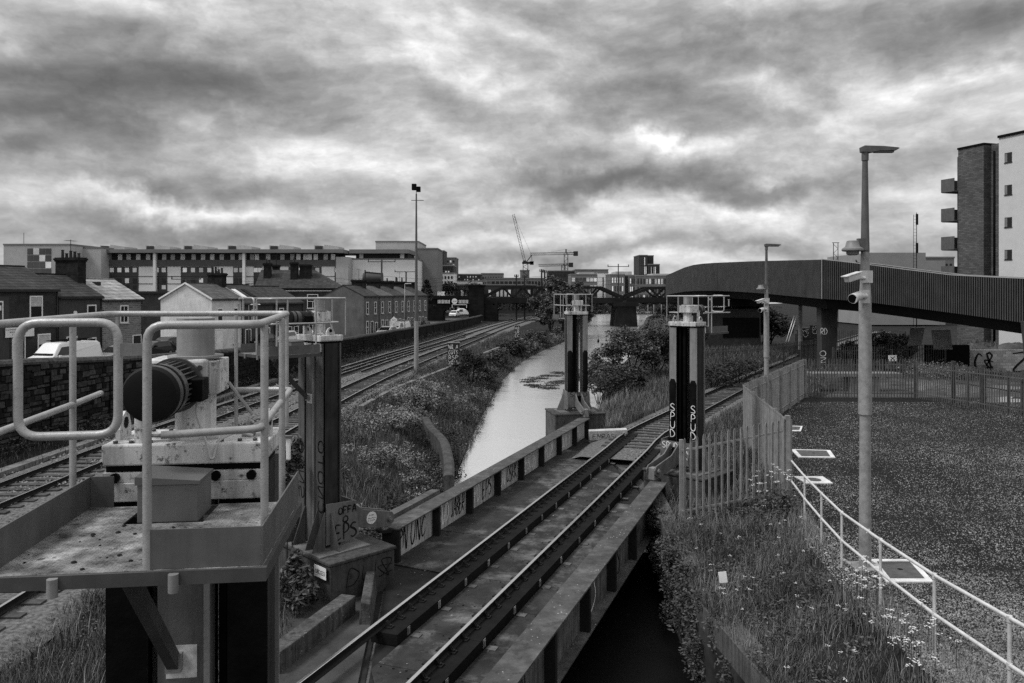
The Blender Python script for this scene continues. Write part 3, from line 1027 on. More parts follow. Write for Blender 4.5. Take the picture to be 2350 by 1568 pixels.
def lift_tower(label, loc, ang, detail=1, back_dark=False, guards=False, front=None):
    t = thing('lift_tower', label, 'lift tower', (loc[0], loc[1], .5), ang, 'lifting towers at the bridge corners')
    Z = lambda z: z - .5
    X0 = -.06
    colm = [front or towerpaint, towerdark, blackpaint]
    for sx in (-1, 1):
        x = X0 + sx * .39
        mb = MB()
        mb.box(x - .13, x + .13, .22, .25, Z(.5), Z(5.18))
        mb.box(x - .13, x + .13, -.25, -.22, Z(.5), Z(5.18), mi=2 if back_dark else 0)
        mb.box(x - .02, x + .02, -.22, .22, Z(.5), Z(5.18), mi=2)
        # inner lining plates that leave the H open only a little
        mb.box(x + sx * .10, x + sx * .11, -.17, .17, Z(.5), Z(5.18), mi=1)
        col = mb.build('column', colm, t)
        if guards:
            g = MB()
            top = 3.35
            pr = [(-.13 + .26 * (i / 8), .05 * math.sin(math.pi * i / 8) + .012) for i in range(9)]
            vs = [(x - sx * 0 + a, .25 + b, Z(.9)) for a, b in pr] + [(x + a, .25 + b, Z(top)) for a, b in pr] + [(x + a * .5, .25 + b * .4, Z(top + .12)) for a, b in pr]
            k = len(pr)
            g.add(vs, [(i, i + 1, k + i + 1, k + i) for i in range(k - 1)] + [(k + i, k + i + 1, 2 * k + i + 1, 2 * k + i) for i in range(k - 1)], True)
            g.build('column_guard', blackpaint, t)
    # lifting screw and toothed rack between the columns
    MB().cyl((0, .02, Z(.6)), (0, .02, Z(5.2)), .075, n=12).build('lifting_screw', blackpaint, t)
    MB().box(.10, .15, -.06, .14, Z(.7), Z(5.2)).build('rack_bar', blackpaint, t)
    if detail > 1:
        tooth = MB().prism([(0, 0), (.03, .02), (0, .04)], (.151, -.05, 0), (1, 0, 0), (0, 0, 1), (0, .16, 0)).mesh('rack_tooth', blackpaint)
        for i in range(60):
            link('rack_tooth', tooth, t, (0, 0, Z(2.2 + i * .05)))
    pn = MB()
    pn.box(-.255, .04, -.235, -.222, Z(.6), Z(4.98))
    pn.build('rear_panel', M('panel_grey', .10, .7, var=.25, scale=2.5, bump=.1, streak=.4), t)
    MB().box(.045, .085, -.25, -.10, Z(.6), Z(4.98)).build('panel_angle', towerpaint, t)
    MB().box(-.2, .0, -.24, -.237, Z(3.78), Z(4.0)).build('bare_patch', M('bare_steel', .5, .5, var=.4, scale=14, spots=.7), t)
    # headstock with flared ends, lower cross beam
    hs = MB()
    hs.prism([(-.51, 0), (.51, 0), (.53, .03), (.53, .14), (-.53, .14), (-.53, .03)], (X0, -.30, Z(5.225)), (1, 0, 0), (0, 0, 1), (0, .60, 0))
    hs.build('headstock', whitemach, t, bevel=.012)
    MB().box(-.57, .43, -.27, .25, Z(5.183), Z(5.223)).build('dark_gap_plate', blackpaint, t)  # added black slab, painting the shade in the gap under the headstock
    MB().box(-.58, .44, -.31, -.255, Z(4.99), Z(5.115)).build('cross_beam', whitemach, t, bevel=.006)
    MB().box(-.58, .44, -.30, -.262, Z(5.118), Z(5.18)).build('cross_beam_cap', whitemach, t)
    bm_ = MB().cyl((0, 0, 0), (0, -.03, 0), .032, n=10).mesh('beam_bolt', blackpaint)
    for x in (-.5, -.27, .14, .37):
        link('beam_bolt', bm_, t, (x, -.30, Z(5.15)))
    for sx in (-1, 1):
        lug = MB()
        lug.prism([(-.11, 0), (.11, 0), (.11, .07), (.07, .15), (0, .185), (-.07, .15), (-.11, .07)], (X0 + sx * .47, -.02, Z(5.365)), (0, 1, 0), (0, 0, 1), (.03 * sx, 0, 0))
        lug.build('lifting_lug', whitemach, t)
        MB().cyl((X0 + sx * .465, -.02, Z(5.47)), (X0 + sx * .505, -.02, Z(5.47)), .04, n=10).build('lug_eye', blackpaint, t)
    # screw column, gearbox, top cylinder
    MB().cyl((-.07, 0, Z(5.366)), (-.07, 0, Z(5.66)), .135, n=24).build('lower_cylinder', whitemach, t)
    MB().cyl((-.07, 0, Z(5.366)), (-.07, 0, Z(5.385)), .19, n=24).build('base_ring', whitemach, t)
    MB().box(-.36, .05, -.2, .2, Z(5.66), Z(5.915)).build('gearbox', whitemach, t, bevel=.02)
    MB().box(.052, .11, -.14, .2, Z(5.67), Z(5.90)).build('gearbox_cover', whitemach, t, bevel=.006)
    for bx_ in (-.32, .01):
        for bz in (5.71, 5.86):
            MB().cyl((bx_, -.2, Z(bz)), (bx_, -.215, Z(bz)), .018, n=6).build('gearbox_bolt', motordark, t)
    MB().cyl((-.07, 0, Z(5.916)), (-.07, 0, Z(5.932)), .185, n=28).build('cylinder_flange', M('flange_grey', .22, .55, var=.3, scale=5, spots=.4), t)
    MB().cyl((-.07, 0, Z(5.932)), (-.07, 0, Z(6.19)), .125, n=28).build('top_cylinder', M('cylinder_grey', .25, .55, var=.3, scale=3.5, streak=.25, spots=.35, bump=.05), t)
    # motor lying towards the platform
    mz = 5.745
    MB().cyl((-.15, -.2, Z(mz)), (-.15, -.235, Z(mz)), .185, n=32).build('motor_flange', motordark, t)
    MB().cyl((-.15, -.235, Z(mz)), (-.15, -.56, Z(mz)), .125, n=28).build('motor_body', motordark, t)
    fc = MB()
    prf = [(.158, -.49), (.170, -.50), (.174, -.56), (.174, -.70), (.158, -.735), (.125, -.745), (.03, -.745)]
    nn = 32
    vs = []
    for r, y in prf:
        vs += [(-.15 + r * math.cos(2 * math.pi * i / nn), y, Z(mz) + r * math.sin(2 * math.pi * i / nn)) for i in range(nn)]
    for k in range(len(prf) - 1):
        fc.add(vs, [(k * nn + i, k * nn + (i + 1) % nn, (k + 1) * nn + (i + 1) % nn, (k + 1) * nn + i) for i in range(nn)], True, mi=1 if k >= 3 else 0)
    fc.add(vs[-nn:], [tuple(range(nn))], False, 1)
    fc.build('fan_cover', [motordark, motorface], t)
    MB().cyl((-.15, -.60, Z(mz)), (-.15, -.63, Z(mz)), .178, n=32).build('cover_band', blackpaint, t)
    if detail > 1:
        fin = MB().box(.12, .168, -.50, -.24, -.004, .004).mesh('cooling_fin', motordark)
        for i in range(30):
            f = link('cooling_fin', fin, t, (-.15, 0, Z(mz)))
            f.rotation_euler[1] = i * 2 * math.pi / 30
    MB().box(-.02, .08, -.42, -.25, Z(mz - .09), Z(mz + .06)).build('terminal_box', blackpaint, t, bevel=.008)
    MB().cyl((-.36, -.2, Z(5.366)), (-.36, -.2, Z(5.70)), .052, n=16).build('limit_switch_post', whitemach, t)
    MB().cyl((-.36, -.2, Z(5.70)), (-.36, -.2, Z(5.735)), .062, n=16).build('post_cap', galv, t)
    MB().cyl((-.36, -.2, Z(5.735)), (-.36, -.2, Z(5.77)), .03, n=8).build('post_nut', motordark, t)
    cab = fillet([(.03, -.3, Z(5.68)), (.01, -.32, Z(5.58)), (.09, -.34, Z(5.36)), (.11, -.345, Z(5.27)), (.13, -.33, Z(5.27)), (.14, -.28, Z(5.38)), (.25, -.18, Z(5.42)), (.34, -.12, Z(5.38))], .06)
    MB().tube(cab, .010, 6).build('cable', M('cable_grey', .4, .5, var=.1), t)
    # fixings, plates and conduit that break up the machine
    hb_ = MB().cyl((0, 0, 0), (0, 0, .016), .017, n=6).mesh('headstock_bolt', motordark)
    for bx_ in (-.52, -.42, -.30, .16, .28, .38):
        for by2 in (-.24, .22):
            link('headstock_bolt', hb_, t, (bx_, by2, Z(5.366)))
    MB().box(-.30, -.20, -.204, -.201, Z(5.70), Z(5.75)).build('maker_plate', galv, t)
    MB().tube(fillet([(.30, -.05, Z(5.37)), (.30, -.05, Z(5.48)), (.30, .12, Z(5.48)), (.12, .14, Z(5.72))], .04), .012, 6).build('conduit', galv, t)
    MB().box(.26, .34, -.09, -.01, Z(5.366), Z(5.40)).build('conduit_box', galv, t)
    # access platform
    px0, px1, py0, py1 = -.60, .70, -1.70, -.46
    fl = MB()
    fl.box(px0, px1, py0, -.87, Z(4.992), Z(5.0))
    fl.box(px0, -.26, -.87, py1, Z(4.992), Z(5.0))
    fl.box(.2, px1, -.87, py1, Z(4.992), Z(5.0))
    fl.build('floor_plate', chequer, t)
    if detail > 1:
        # raised tread bars of the chequer plate
        tb = MB()
        for i in range(64):
            for j in range(60):
                x, y = px0 + .02 + i * .02, py0 + .02 + j * .02
                if x > px1 - .02 or y > py1 - .02 or (-.27 < x < .21 and y > -.88):
                    continue
                a = .6 if (i + j) % 2 else -.6
                d = Vector((math.cos(a), math.sin(a), 0)) * .0085
                nrm_ = Vector((-d.y, d.x, 0)).normalized() * .0026
                c = Vector((x, y, Z(5.0005)))
                tb.add([c - d, c + nrm_, c + d, c - nrm_, c + Vector((0, 0, .0022))], [(0, 1, 4), (1, 2, 4), (2, 3, 4), (3, 0, 4)])
        tag(tb.build('tread_pattern', chequer, t), kind='stuff')
        for k in range(26):
            rr = random.uniform(.006, .02)
            x, y = random.uniform(px0 + .05, px1 - .05), random.uniform(py0 + .05, -.9)
            MB().cyl((x, y, Z(4.999)), (x + .004, y, Z(5.002 + rr * .35)), rr, rr * .4, 6).build('dirt_clod', soil, t)
    eb = MB()
    eb.box(px0 - .02, px1 + .02, py0 - .02, py0, Z(4.93), Z(4.998))
    eb.box(px0 - .02, px0, py0, py1, Z(4.93), Z(4.998))
    eb.box(px1, px1 + .02, py0, py1, Z(4.93), Z(4.998))
    eb.box(px0, px1, py1, py1 + .02, Z(4.93), Z(4.99))
    eb.build('edge_channel', M('channel_grey', .055, .6, var=.25, scale=4, streak=.2), t)
    for a, b in (((px1 - .006, py0 + .01), (px1 - .006, py1)), ((.15, py0 + .012), (px1 - .012, py0 + .012)), ((px0 + .006, py0 + .02), (px0 + .006, py1)), ((px0 + .012, py1 - .006), (-.45, py1 - .006))):
        MB().beam((a[0], a[1], Z(5.10)), (b[0], b[1], Z(5.10)), .008, .195).build('kick_plate', M('kick_grey', .105, .55, metal=.2, var=.2, scale=4, streak=.2), t)
    R = .0215
    zt, zm = 6.21, 5.66
    top = fillet([(.14, -1.68, Z(5.0)), (.14, -1.68, Z(zt)), (.67, -1.62, Z(zt)), (.50, .36, Z(zt)), (-.80, .42, Z(zt)), (-.72, -.6, Z(zt)), (-.64, -1.70, Z(zt)), (-.64, -2.2, Z(zt - .02))][:7], .085)
    MB().tube(top, R, 14).build('top_rail', tubegrey, t)
    MB().tube(fillet([(.20, -1.66, Z(zm)), (.665, -1.58, Z(zm + .01)), (.60, -.62, Z(zm)), (.56, .12, Z(zm + .005)), (.16, .18, Z(zm))], .06), R * .92, 12).build('middle_rail', tubegrey, t)
    MB().tube([(.14, -1.67, Z(zm)), (.215, -1.66, Z(zm))], R * .45, 8).build('rail_spigot', tubegrey, t)
    MB().tube(fillet([(-.66, -1.72, Z(zm - .01)), (-.70, -.42, Z(zm)), (-.74, .1, Z(zm))], .06), R * .92, 12).build('middle_rail', tubegrey, t)
    for (x, y, z0) in ((.672, -1.5, 5.0), (.60, -.5, 5.0), (-.70, -.46, 5.0), (.16, .2, 5.36), (-.745, .42, 5.36), (.5, .34, 5.36)):
        rr = R * (.95 if y < 0 else .6)
        MB().cyl((x, y, Z(z0 if y < .3 else 5.36)), (x, y, Z(zt - .01)), rr, n=12).build('railing_post', tubegrey, t)
    # self-closing gate loop
    g = fillet([(-.455, -1.69, Z(6.225)), (-.0, -1.67, Z(6.225)), (-.0, -1.67, Z(5.67)), (-.455, -1.69, Z(5.67))], .10, 6, closed=True)
    MB().tube(g, R, 14, closed=True).build('gate_loop', tubegrey, t)
    MB().box(.0, .14, -1.685, -1.675, Z(6.06), Z(6.12)).build('gate_hinge', towerpaint, t)
    hb = MB()
    hb.cyl((-.62, -1.72, Z(5.86)), (-.62, -1.72, Z(6.08)), .022, n=10)
    hb.cyl((-.62, -1.72, Z(6.08)), (-.62, -1.72, Z(6.095)), .04, n=12)
    hb.build('gate_latch', tubegrey, t)
    # control box standing on the platform
    bxm = M('box_grey', .12, .55, var=.15, scale=4, streak=.15)
    MB().box(-.18, .17, -.86, -.55, Z(5.0), Z(5.225)).build('control_box', bxm, t, bevel=.006)
    MB().prism([(-.19, 0), (.18, 0), (.18, .02), (-.19, .05)], (0, -.87, Z(5.227)), (1, 0, 0), (0, 0, 1), (0, .33, 0)).build('box_lid', M('lid_grey', .09, .6, var=.2), t)
    for k, x in enumerate((-.28, .28)):
        MB().cyl((x, py0 - .035, Z(4.90)), (x, py0 - .035, Z(4.99)), .025, n=12).build('rail_socket', towerpaint, t)
    MB().box(.44, .5, -1.54, -1.5, Z(5.0), Z(5.02)).build('floor_bracket', motordark, t)
    # inclined brace under the platform with clevis
    for x in (-.14,):
        MB().beam((x, -1.1, Z(4.76)), (x, -.27, Z(3.9)), .07, .09).build('brace', M('brace_grey', .05, .6, var=.3, scale=4), t)
        cl = MB()
        for dx in (-.055, .055):
            cl.prism([(-.03, .08), (.03, .08), (.03, -.02), (0, -.05), (-.03, -.02)], (x + dx - .006, -1.12, Z(4.85)), (0, 1, 0), (0, 0, 1), (.012, 0, 0))
        cl.cyl((x - .085, -1.12, Z(4.84)), (x + .085, -1.12, Z(4.84)), .016, n=10)
        cl.cyl((x - .04, -1.12, Z(4.84)), (x + .04, -1.12, Z(4.84)), .045, n=14)
        cl.build('clevis', galv, t)
        MB().box(x - .05, x + .05, -.30, -.24, Z(3.84), Z(3.96)).build('brace_shoe', galv, t)
    # base plate, gussets, lifting carriage with its arm
    MB().box(-.95, .95, -.62, .72, Z(.5), Z(.53)).build('base_plate', M('base_plate', .12, .7, var=.4, scale=3, spots=.4), t)
    for x in (-.57, -.27, .27, .57):
        MB().prism([(0, 0), (.34, 0), (.02, .85), (0, .85)], (x, -.25, Z(.53)), (0, -1, 0), (0, 0, 1), (.016, 0, 0)).build('gusset', front or towerpaint, t)
    for sx in (-1, 1):
        MB().prism([(0, 0), (.36, 0), (.02, .8), (0, .8)], (sx * .56, -.1, Z(.53)), (sx, 0, 0), (0, 0, 1), (0, .016, 0)).build('gusset', front or towerpaint, t)
    cm = M('carriage_grey', .13, .6, var=.25, scale=2.6, streak=.3, spots=.25)
    cb = MB()
    cb.prism([(.2, .62), (.62, .66), (.74, 1.0), (.60, 1.5), (.2, 1.55)], (-.56, 0, Z(0)), (0, 1, 0), (0, 0, 1), (.03, 0, 0))
    cb.build('carriage_cheek', cm, t)
    cb = MB()
    cb.prism([(-.2, .62), (.55, .62), (.68, .7), (.58, 1.5), (-.2, 1.55)], (.53, 0, Z(0)), (0, 1, 0), (0, 0, 1), (.03, 0, 0))
    cheek = cb.build('carriage_cheek', cm, t)
    MB().prism([(-.53, .75), (.53, .75), (.53, 1.48), (-.53, 1.48)], (0, .60, Z(0)), (1, 0, 0), (0, 0, 1), (0, .025, 0)).build('carriage_plate', cm, t)
    MB().box(-.12, .12, .626, .64, Z(1.02), Z(1.3)).build('carriage_slot', blackpaint, t)
    for sx in (-.17, .13):
        am = MB()
        am.prism([(.62, .78), (1.5, .58), (1.85, .56), (1.97, .64), (2.0, .78), (1.92, .90), (1.6, .98), (1.05, 1.12), (.80, 1.32), (.66, 1.42)], (sx, 0, Z(0)), (0, 1, 0), (0, 0, 1), (.045, 0, 0))
        am.build('lifting_arm', cm, t, bevel=.008)
    MB().cyl((-.24, 1.84, Z(.74)), (.24, 1.84, Z(.74)), .07, n=14).build('arm_pin', cm, t)
    MB().cyl((-.255, 1.84, Z(.74)), (.255, 1.84, Z(.74)), .035, n=6).build('pin_nut', galv, t)
    MB().box(-.11, .115, 1.72, 1.96, Z(.42), Z(.84)).build('lifting_link', towerpaint, t, bevel=.02)
    MB().cyl((0, 1.84, Z(.405)), (0, 1.84, Z(.47)), .24, n=20).build('link_pad', girderdark, t)
    return t


T1 = lift_tower('nearest lift tower with railed access platform and dark motor', (-2.15, 5.6), math.radians(6.9), 2, True)
T2 = lift_tower('lift tower on the concrete pedestal carrying the white number plate', (-4.45, 18.55), math.radians(-44.6), 2, front=M('tower_mid', .085, .65, var=.3, scale=2.2, bump=.1, streak=.4))
T3 = lift_tower('farthest lift tower standing at the edge of the canal water', (3.1, 39.2), math.radians(191.5), 1, guards=True)
T4 = lift_tower('lift tower behind the short palisade fence at the far bridge end', (5.74, 26.35), math.radians(135.4), 2, guards=True)
# writing on the towers
Zl = lambda z: z - .5
for txt, o, u, v, n, w, h, m, th in (('OFFA', (.561, .1, Zl(1.25)), (0, 1, 0), (0, 0, 1), (1, 0, 0), .5, .16, spray_k, .028), ('EPS', (.561, .0, Zl(.68)), (0, 1, 0), (0, 0, 1), (1, 0, 0), .62, .34, spray_k, .035), ('O', (.561, .22, Zl(1.06)), (0, 1, 0), (0, 0, 1), (1, 0, 0), .16, .14, spray_k, .03),
                                     ('SNOO', (-.545, -.251, Zl(1.5)), (0, 0, 1), (1, 0, 0), (0, -1, 0), 1.4, .22, spray_k, .025), ('CNOTO', (.28, -.251, Zl(1.3)), (0, 0, 1), (1, 0, 0), (0, -1, 0), 1.7, .24, spray_k, .03)):
    graffiti(T2, txt, o, u, v, n, w, h, m, th, jitter=.05)
stk = MB()
stk.cyl((.176, 1.30, Zl(.87)), (.181, 1.30, Zl(.87)), .15, n=20)
so = stk.build('sticker', white_p, T2)
so.scale = (1, 1, 1)
for k, (zz, w) in enumerate(((.93, .14), (.85, .22), (.80, .20))):
    lettering(T2, 'Please Phone' if k == 1 else ('Bridge' if k == 0 else 'If struck'), (.182, 1.30 - w / 2, Zl(zz)), (0, 1, 0), (0, 0, 1), .03, spray_k, width=w)
for k in (0, 1):
    x0 = -.54 if k else .24
    for i, ch in enumerate('SPUD'):
        graffiti(T4, ch, (x0 + .17, .312, Zl(2.42 - i * .29)), (-1, 0, 0), (0, 0, 1), (0, 1, 0), .22, .24, spray_w, .022, jitter=.05)
graffiti(T4, 'SPUD', (.50, .626, Zl(1.24)), (-1, 0, 0), (0, 0, 1), (0, 1, 0), .62, .2, spray_w, .022)
graffiti(T4, 'V S', (-.15, .626, Zl(.95)), (-1, 0, 0), (0, 0, 1), (0, 1, 0), .4, .4, spray_w, .022)
graffiti(T3, 'SPUD', (.45, .630, Zl(1.26)), (-1, 0, 0), (0, 0, 1), (0, 1, 0), .9, .22, spray_k, .022)

# pedestals
pm = M('pedestal_concrete', .055, .92, var=.45, scale=1.8, bump=.7, bscale=12, streak=.55, spots=.5, ssize=4)


def pedestal(label, loc, ang, hx, hy, z0):
    t = thing('tower_pedestal', label, 'pedestal', (loc[0], loc[1], z0), ang, 'concrete pedestals of the lift towers')
    MB().box(-hx, hx, -hy, hy, 0, .42 - z0).build('pedestal_block', pm, t, bevel=.04)
    MB().box(-hx - .03, hx + .03, -hy - .03, hy + .03, .422 - z0, .498 - z0).build('pedestal_cap', pm, t, bevel=.02)
    return t


pedestal('low concrete block under the nearest lift tower', (-2.15, 5.6), math.radians(6.9), 1.1, .85, -.6)
P2 = pedestal('mossy concrete pedestal with a white number plate beside the girder end', (-4.27, 18.73), math.radians(-44.6), 1.35, .86, -.6)
pedestal('tagged concrete pedestal rising from the canal edge', (3.1, 39.2), math.radians(191.5), 1.25, 1.0, -2.4)
pedestal('weed-hidden concrete pedestal behind the palisade fence', (5.85, 26.35), math.radians(135.4), 1.15, .95, -.6)
# number plate on the pedestal face that looks at the camera
sg = thing('number_plate', 'white bridge number plate with black characters on the mossy pedestal', 'sign')
ca, sa = math.cos(math.radians(-44.6)), math.sin(math.radians(-44.6))
bx, by = Vector((ca, sa, 0)), Vector((-sa, ca, 0))
C2 = Vector((-4.45, 18.55, 0))
f0 = C2 - by * .645 + bx * .80
o0 = Vector((f0.x, f0.y, .13))
MB().obox(o0 + bx * .24 + Vector((0, 0, .13)) - by * .012, bx * .25, by * .01, (0, 0, .14)).build('plate_border', spray_k, sg)
MB().obox(o0 + bx * .24 + Vector((0, 0, .13)) - by * .025, bx * .237, by * .004, (0, 0, .127)).build('plate_face', white_p, sg)
lettering(sg, 'UBD233', o0 + bx * .06 + Vector((0, 0, .08)) - by * .03, bx, (0, 0, 1), .10, spray_k, width=.37)
graffiti(P2, 'DU#', (1.352, -.5, .45), (0, 1, 0), (0, 0, 1), (1, 0, 0), 1.3, .45, spray_k, .018, jitter=.12)
# ================================================================ palisade fences
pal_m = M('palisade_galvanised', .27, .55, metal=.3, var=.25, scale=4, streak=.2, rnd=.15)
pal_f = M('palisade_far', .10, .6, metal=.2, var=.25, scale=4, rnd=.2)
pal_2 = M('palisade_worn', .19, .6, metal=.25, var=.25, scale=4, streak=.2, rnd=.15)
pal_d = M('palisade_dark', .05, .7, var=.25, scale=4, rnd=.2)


def pale_mesh(h, m, w=.07):
    mb = MB()
    z1 = h
    # W-shaped pale with a three-pointed splayed head
    prof = [(-w / 2, .012), (-w / 5, -.012), (0, .006), (w / 5, -.012), (w / 2, .012)]
    vs = [(x, y, 0) for x, y in prof] + [(x, y, z1 - .14) for x, y in prof] + [(x * .95, y - .012, z1 - .06) for x, y in prof] + [(x * .25, y - .03, z1) for x, y in prof]
    fs = []
    for r in range(3):
        fs += [(r * 5 + k, r * 5 + k + 1, r * 5 + 6 + k, r * 5 + 5 + k) for k in range(4)]
    mb.add(vs, fs)
    me = mb.mesh('pale', m)
    return me


PALE = {}


def palisade(label, pts, h=2.3, step=.155, m=pal_m, zf=None, group=None, post_step=2.75, face=1):
    """pts: plan corners. One fence thing with posts, rails and pales."""
    z0f = zf or (lambda x, y: float(height(x, y)))
    o = Vector((pts[0][0], pts[0][1], z0f(*pts[0][:2])))
    t = thing('palisade_fence', label, 'fence', o, 0, group)
    key = (h, m.name)
    if key not in PALE:
        PALE[key] = pale_mesh(h - .05, m)
    for a, b in zip(pts[:-1], pts[1:]):
        A, B = Vector((a[0], a[1], z0f(*a[:2]))), Vector((b[0], b[1], z0f(*b[:2])))
        L = (B.xy - A.xy).length
        d = (B - A) / L
        nrm = Vector((d.y, -d.x, 0)) * face
        ang = math.atan2(d.y, d.x) + (math.pi if face < 0 else 0)
        for zz in (.28, h - .38):
            MB().beam(A - o + Vector((0, 0, zz)), B - o + Vector((0, 0, zz)), .04, .05).build('fence_rail', m, t)
        n = max(1, round(L / post_step))
        for i in range(n + 1):
            p = A + d * (L * i / n) - o - nrm * .06
            MB().box(p.x - .05, p.x + .05, p.y - .035, p.y + .035, p.z - .3, p.z + h - .08).build('fence_post', m, t)
        n = int(L / step)
        for i in range(n):
            p = A + d * ((i + .5) * L / n) - o + nrm * .03
            q = link('pale', PALE[key], t, p + Vector((0, 0, random.uniform(.0, .03))), ang + random.uniform(-.03, .03))
            q.rotation_euler[1] = random.uniform(-.006, .006)
    return t


FA, FB, FC, FD, FE, FF = (4.6, 21.6), (7.44, 21.5), (9.23, 31.7), (16.9, 46.0), (23.2, 45.8), (25.2, 37.0)
palisade('short palisade fence end with splayed spikes between tower and compound corner', [FA, FB], 2.3, .165, post_step=3, face=1)
# solid corner post of that end
tag(MB().box(FB[0] - .06, FB[0] + .06, FB[1] - .06, FB[1] + .06, .2, 3.02).build('corner_post', pal_m), 'broad galvanised corner post where palisade fence meets the tube handrail', 'post')
palisade('palisade fence receding beside the branch track from the corner post', [FB, FC], 2.3, .155, face=-1)
palisade('palisade fence beside the second lamp post along the branch track', [FC, FD], 2.3, .155, pal_2, face=-1)
palisade('palisade fence across the far side of the gravel compound', [FD, FE], 2.3, .16, pal_f, face=1)
palisade('palisade fence with gates along the right side of the compound', [FE, (24.1, 42.2), FF], 2.2, .16, pal_f, face=1)
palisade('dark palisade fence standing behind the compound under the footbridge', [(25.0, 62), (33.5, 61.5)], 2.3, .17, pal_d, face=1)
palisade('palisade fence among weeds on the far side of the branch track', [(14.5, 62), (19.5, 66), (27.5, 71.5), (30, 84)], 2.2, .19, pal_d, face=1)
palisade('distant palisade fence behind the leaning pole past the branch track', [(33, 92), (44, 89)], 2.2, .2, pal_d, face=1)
# double gate leaves inside the right-hand fence
gt = thing('compound_gate', 'dark framed steel gate leaf in the right-hand compound fence', 'gate', (25.0, 38.9, float(height(25, 38.9))))
for dx, dy in ((.03, 0), (-.45, 2.6), (-.9, 4.6)):
    MB().box(dx - .09, dx + .09, dy - .09, dy + .09, -.2, 2.25).build('gate_post', pal_d, gt)
for zz in (.3, 1.1, 1.95):
    MB().beam((.03, 0, zz), (-.9, 4.6, zz), .05, .06).build('gate_bar', pal_d, gt)

# ================================================================ tube handrail of the compound
posts = [(7.54, 21.5, .70), (7.2, 19.6, .72), (6.8, 17.5, .83), (6.5, 15.7, .91), (6.2, 13.4, 1.09), (5.94, 11.2, 1.28), (5.81, 9.3, 1.46), (5.72, 7.2, 1.64)]
hr = thing('tube_handrail', 'two-rail galvanised tube handrail along the grass edge of the compound', 'handrail', posts[0])
o = Vector(posts[0])
for zz, nm in ((1.1, 'top_rail'), (.55, 'lower_rail')):
    MB().tube([Vector(p) - o + Vector((0, 0, zz)) for p in posts], .026, 10).build(nm, galv_rail, hr)
for p in posts:
    q = Vector(p) - o
    MB().cyl(q + Vector((0, 0, -.35)), q + Vector((0, 0, 1.08)), .024, n=10).build('handrail_post', galv_rail, hr)
    for zz in (.55, 1.1):
        MB().cyl(q + Vector((0, 0, zz - .045)), q + Vector((0, 0, zz + .03)), .033, n=10).build('post_fitting', galv_rail, hr)

# ================================================================ lamp posts with cameras
pole_m = M('pole_galvanised', .27, .6, metal=.15, var=.25, scale=9, bump=.06, bscale=60, spots=.2, ssize=30)
pole_d = M('pole_upper', .10, .6, metal=.1, var=.2, scale=6, streak=.2)
cam_w = M('camera_white', .55, .5, var=.12, scale=6, streak=.2)
dome_g = M('housing_grey', .16, .5, var=.15, scale=6)


def octa(mb, p, q, r, r2, n=8):
    return mb.cyl(p, q, r, r2, n)


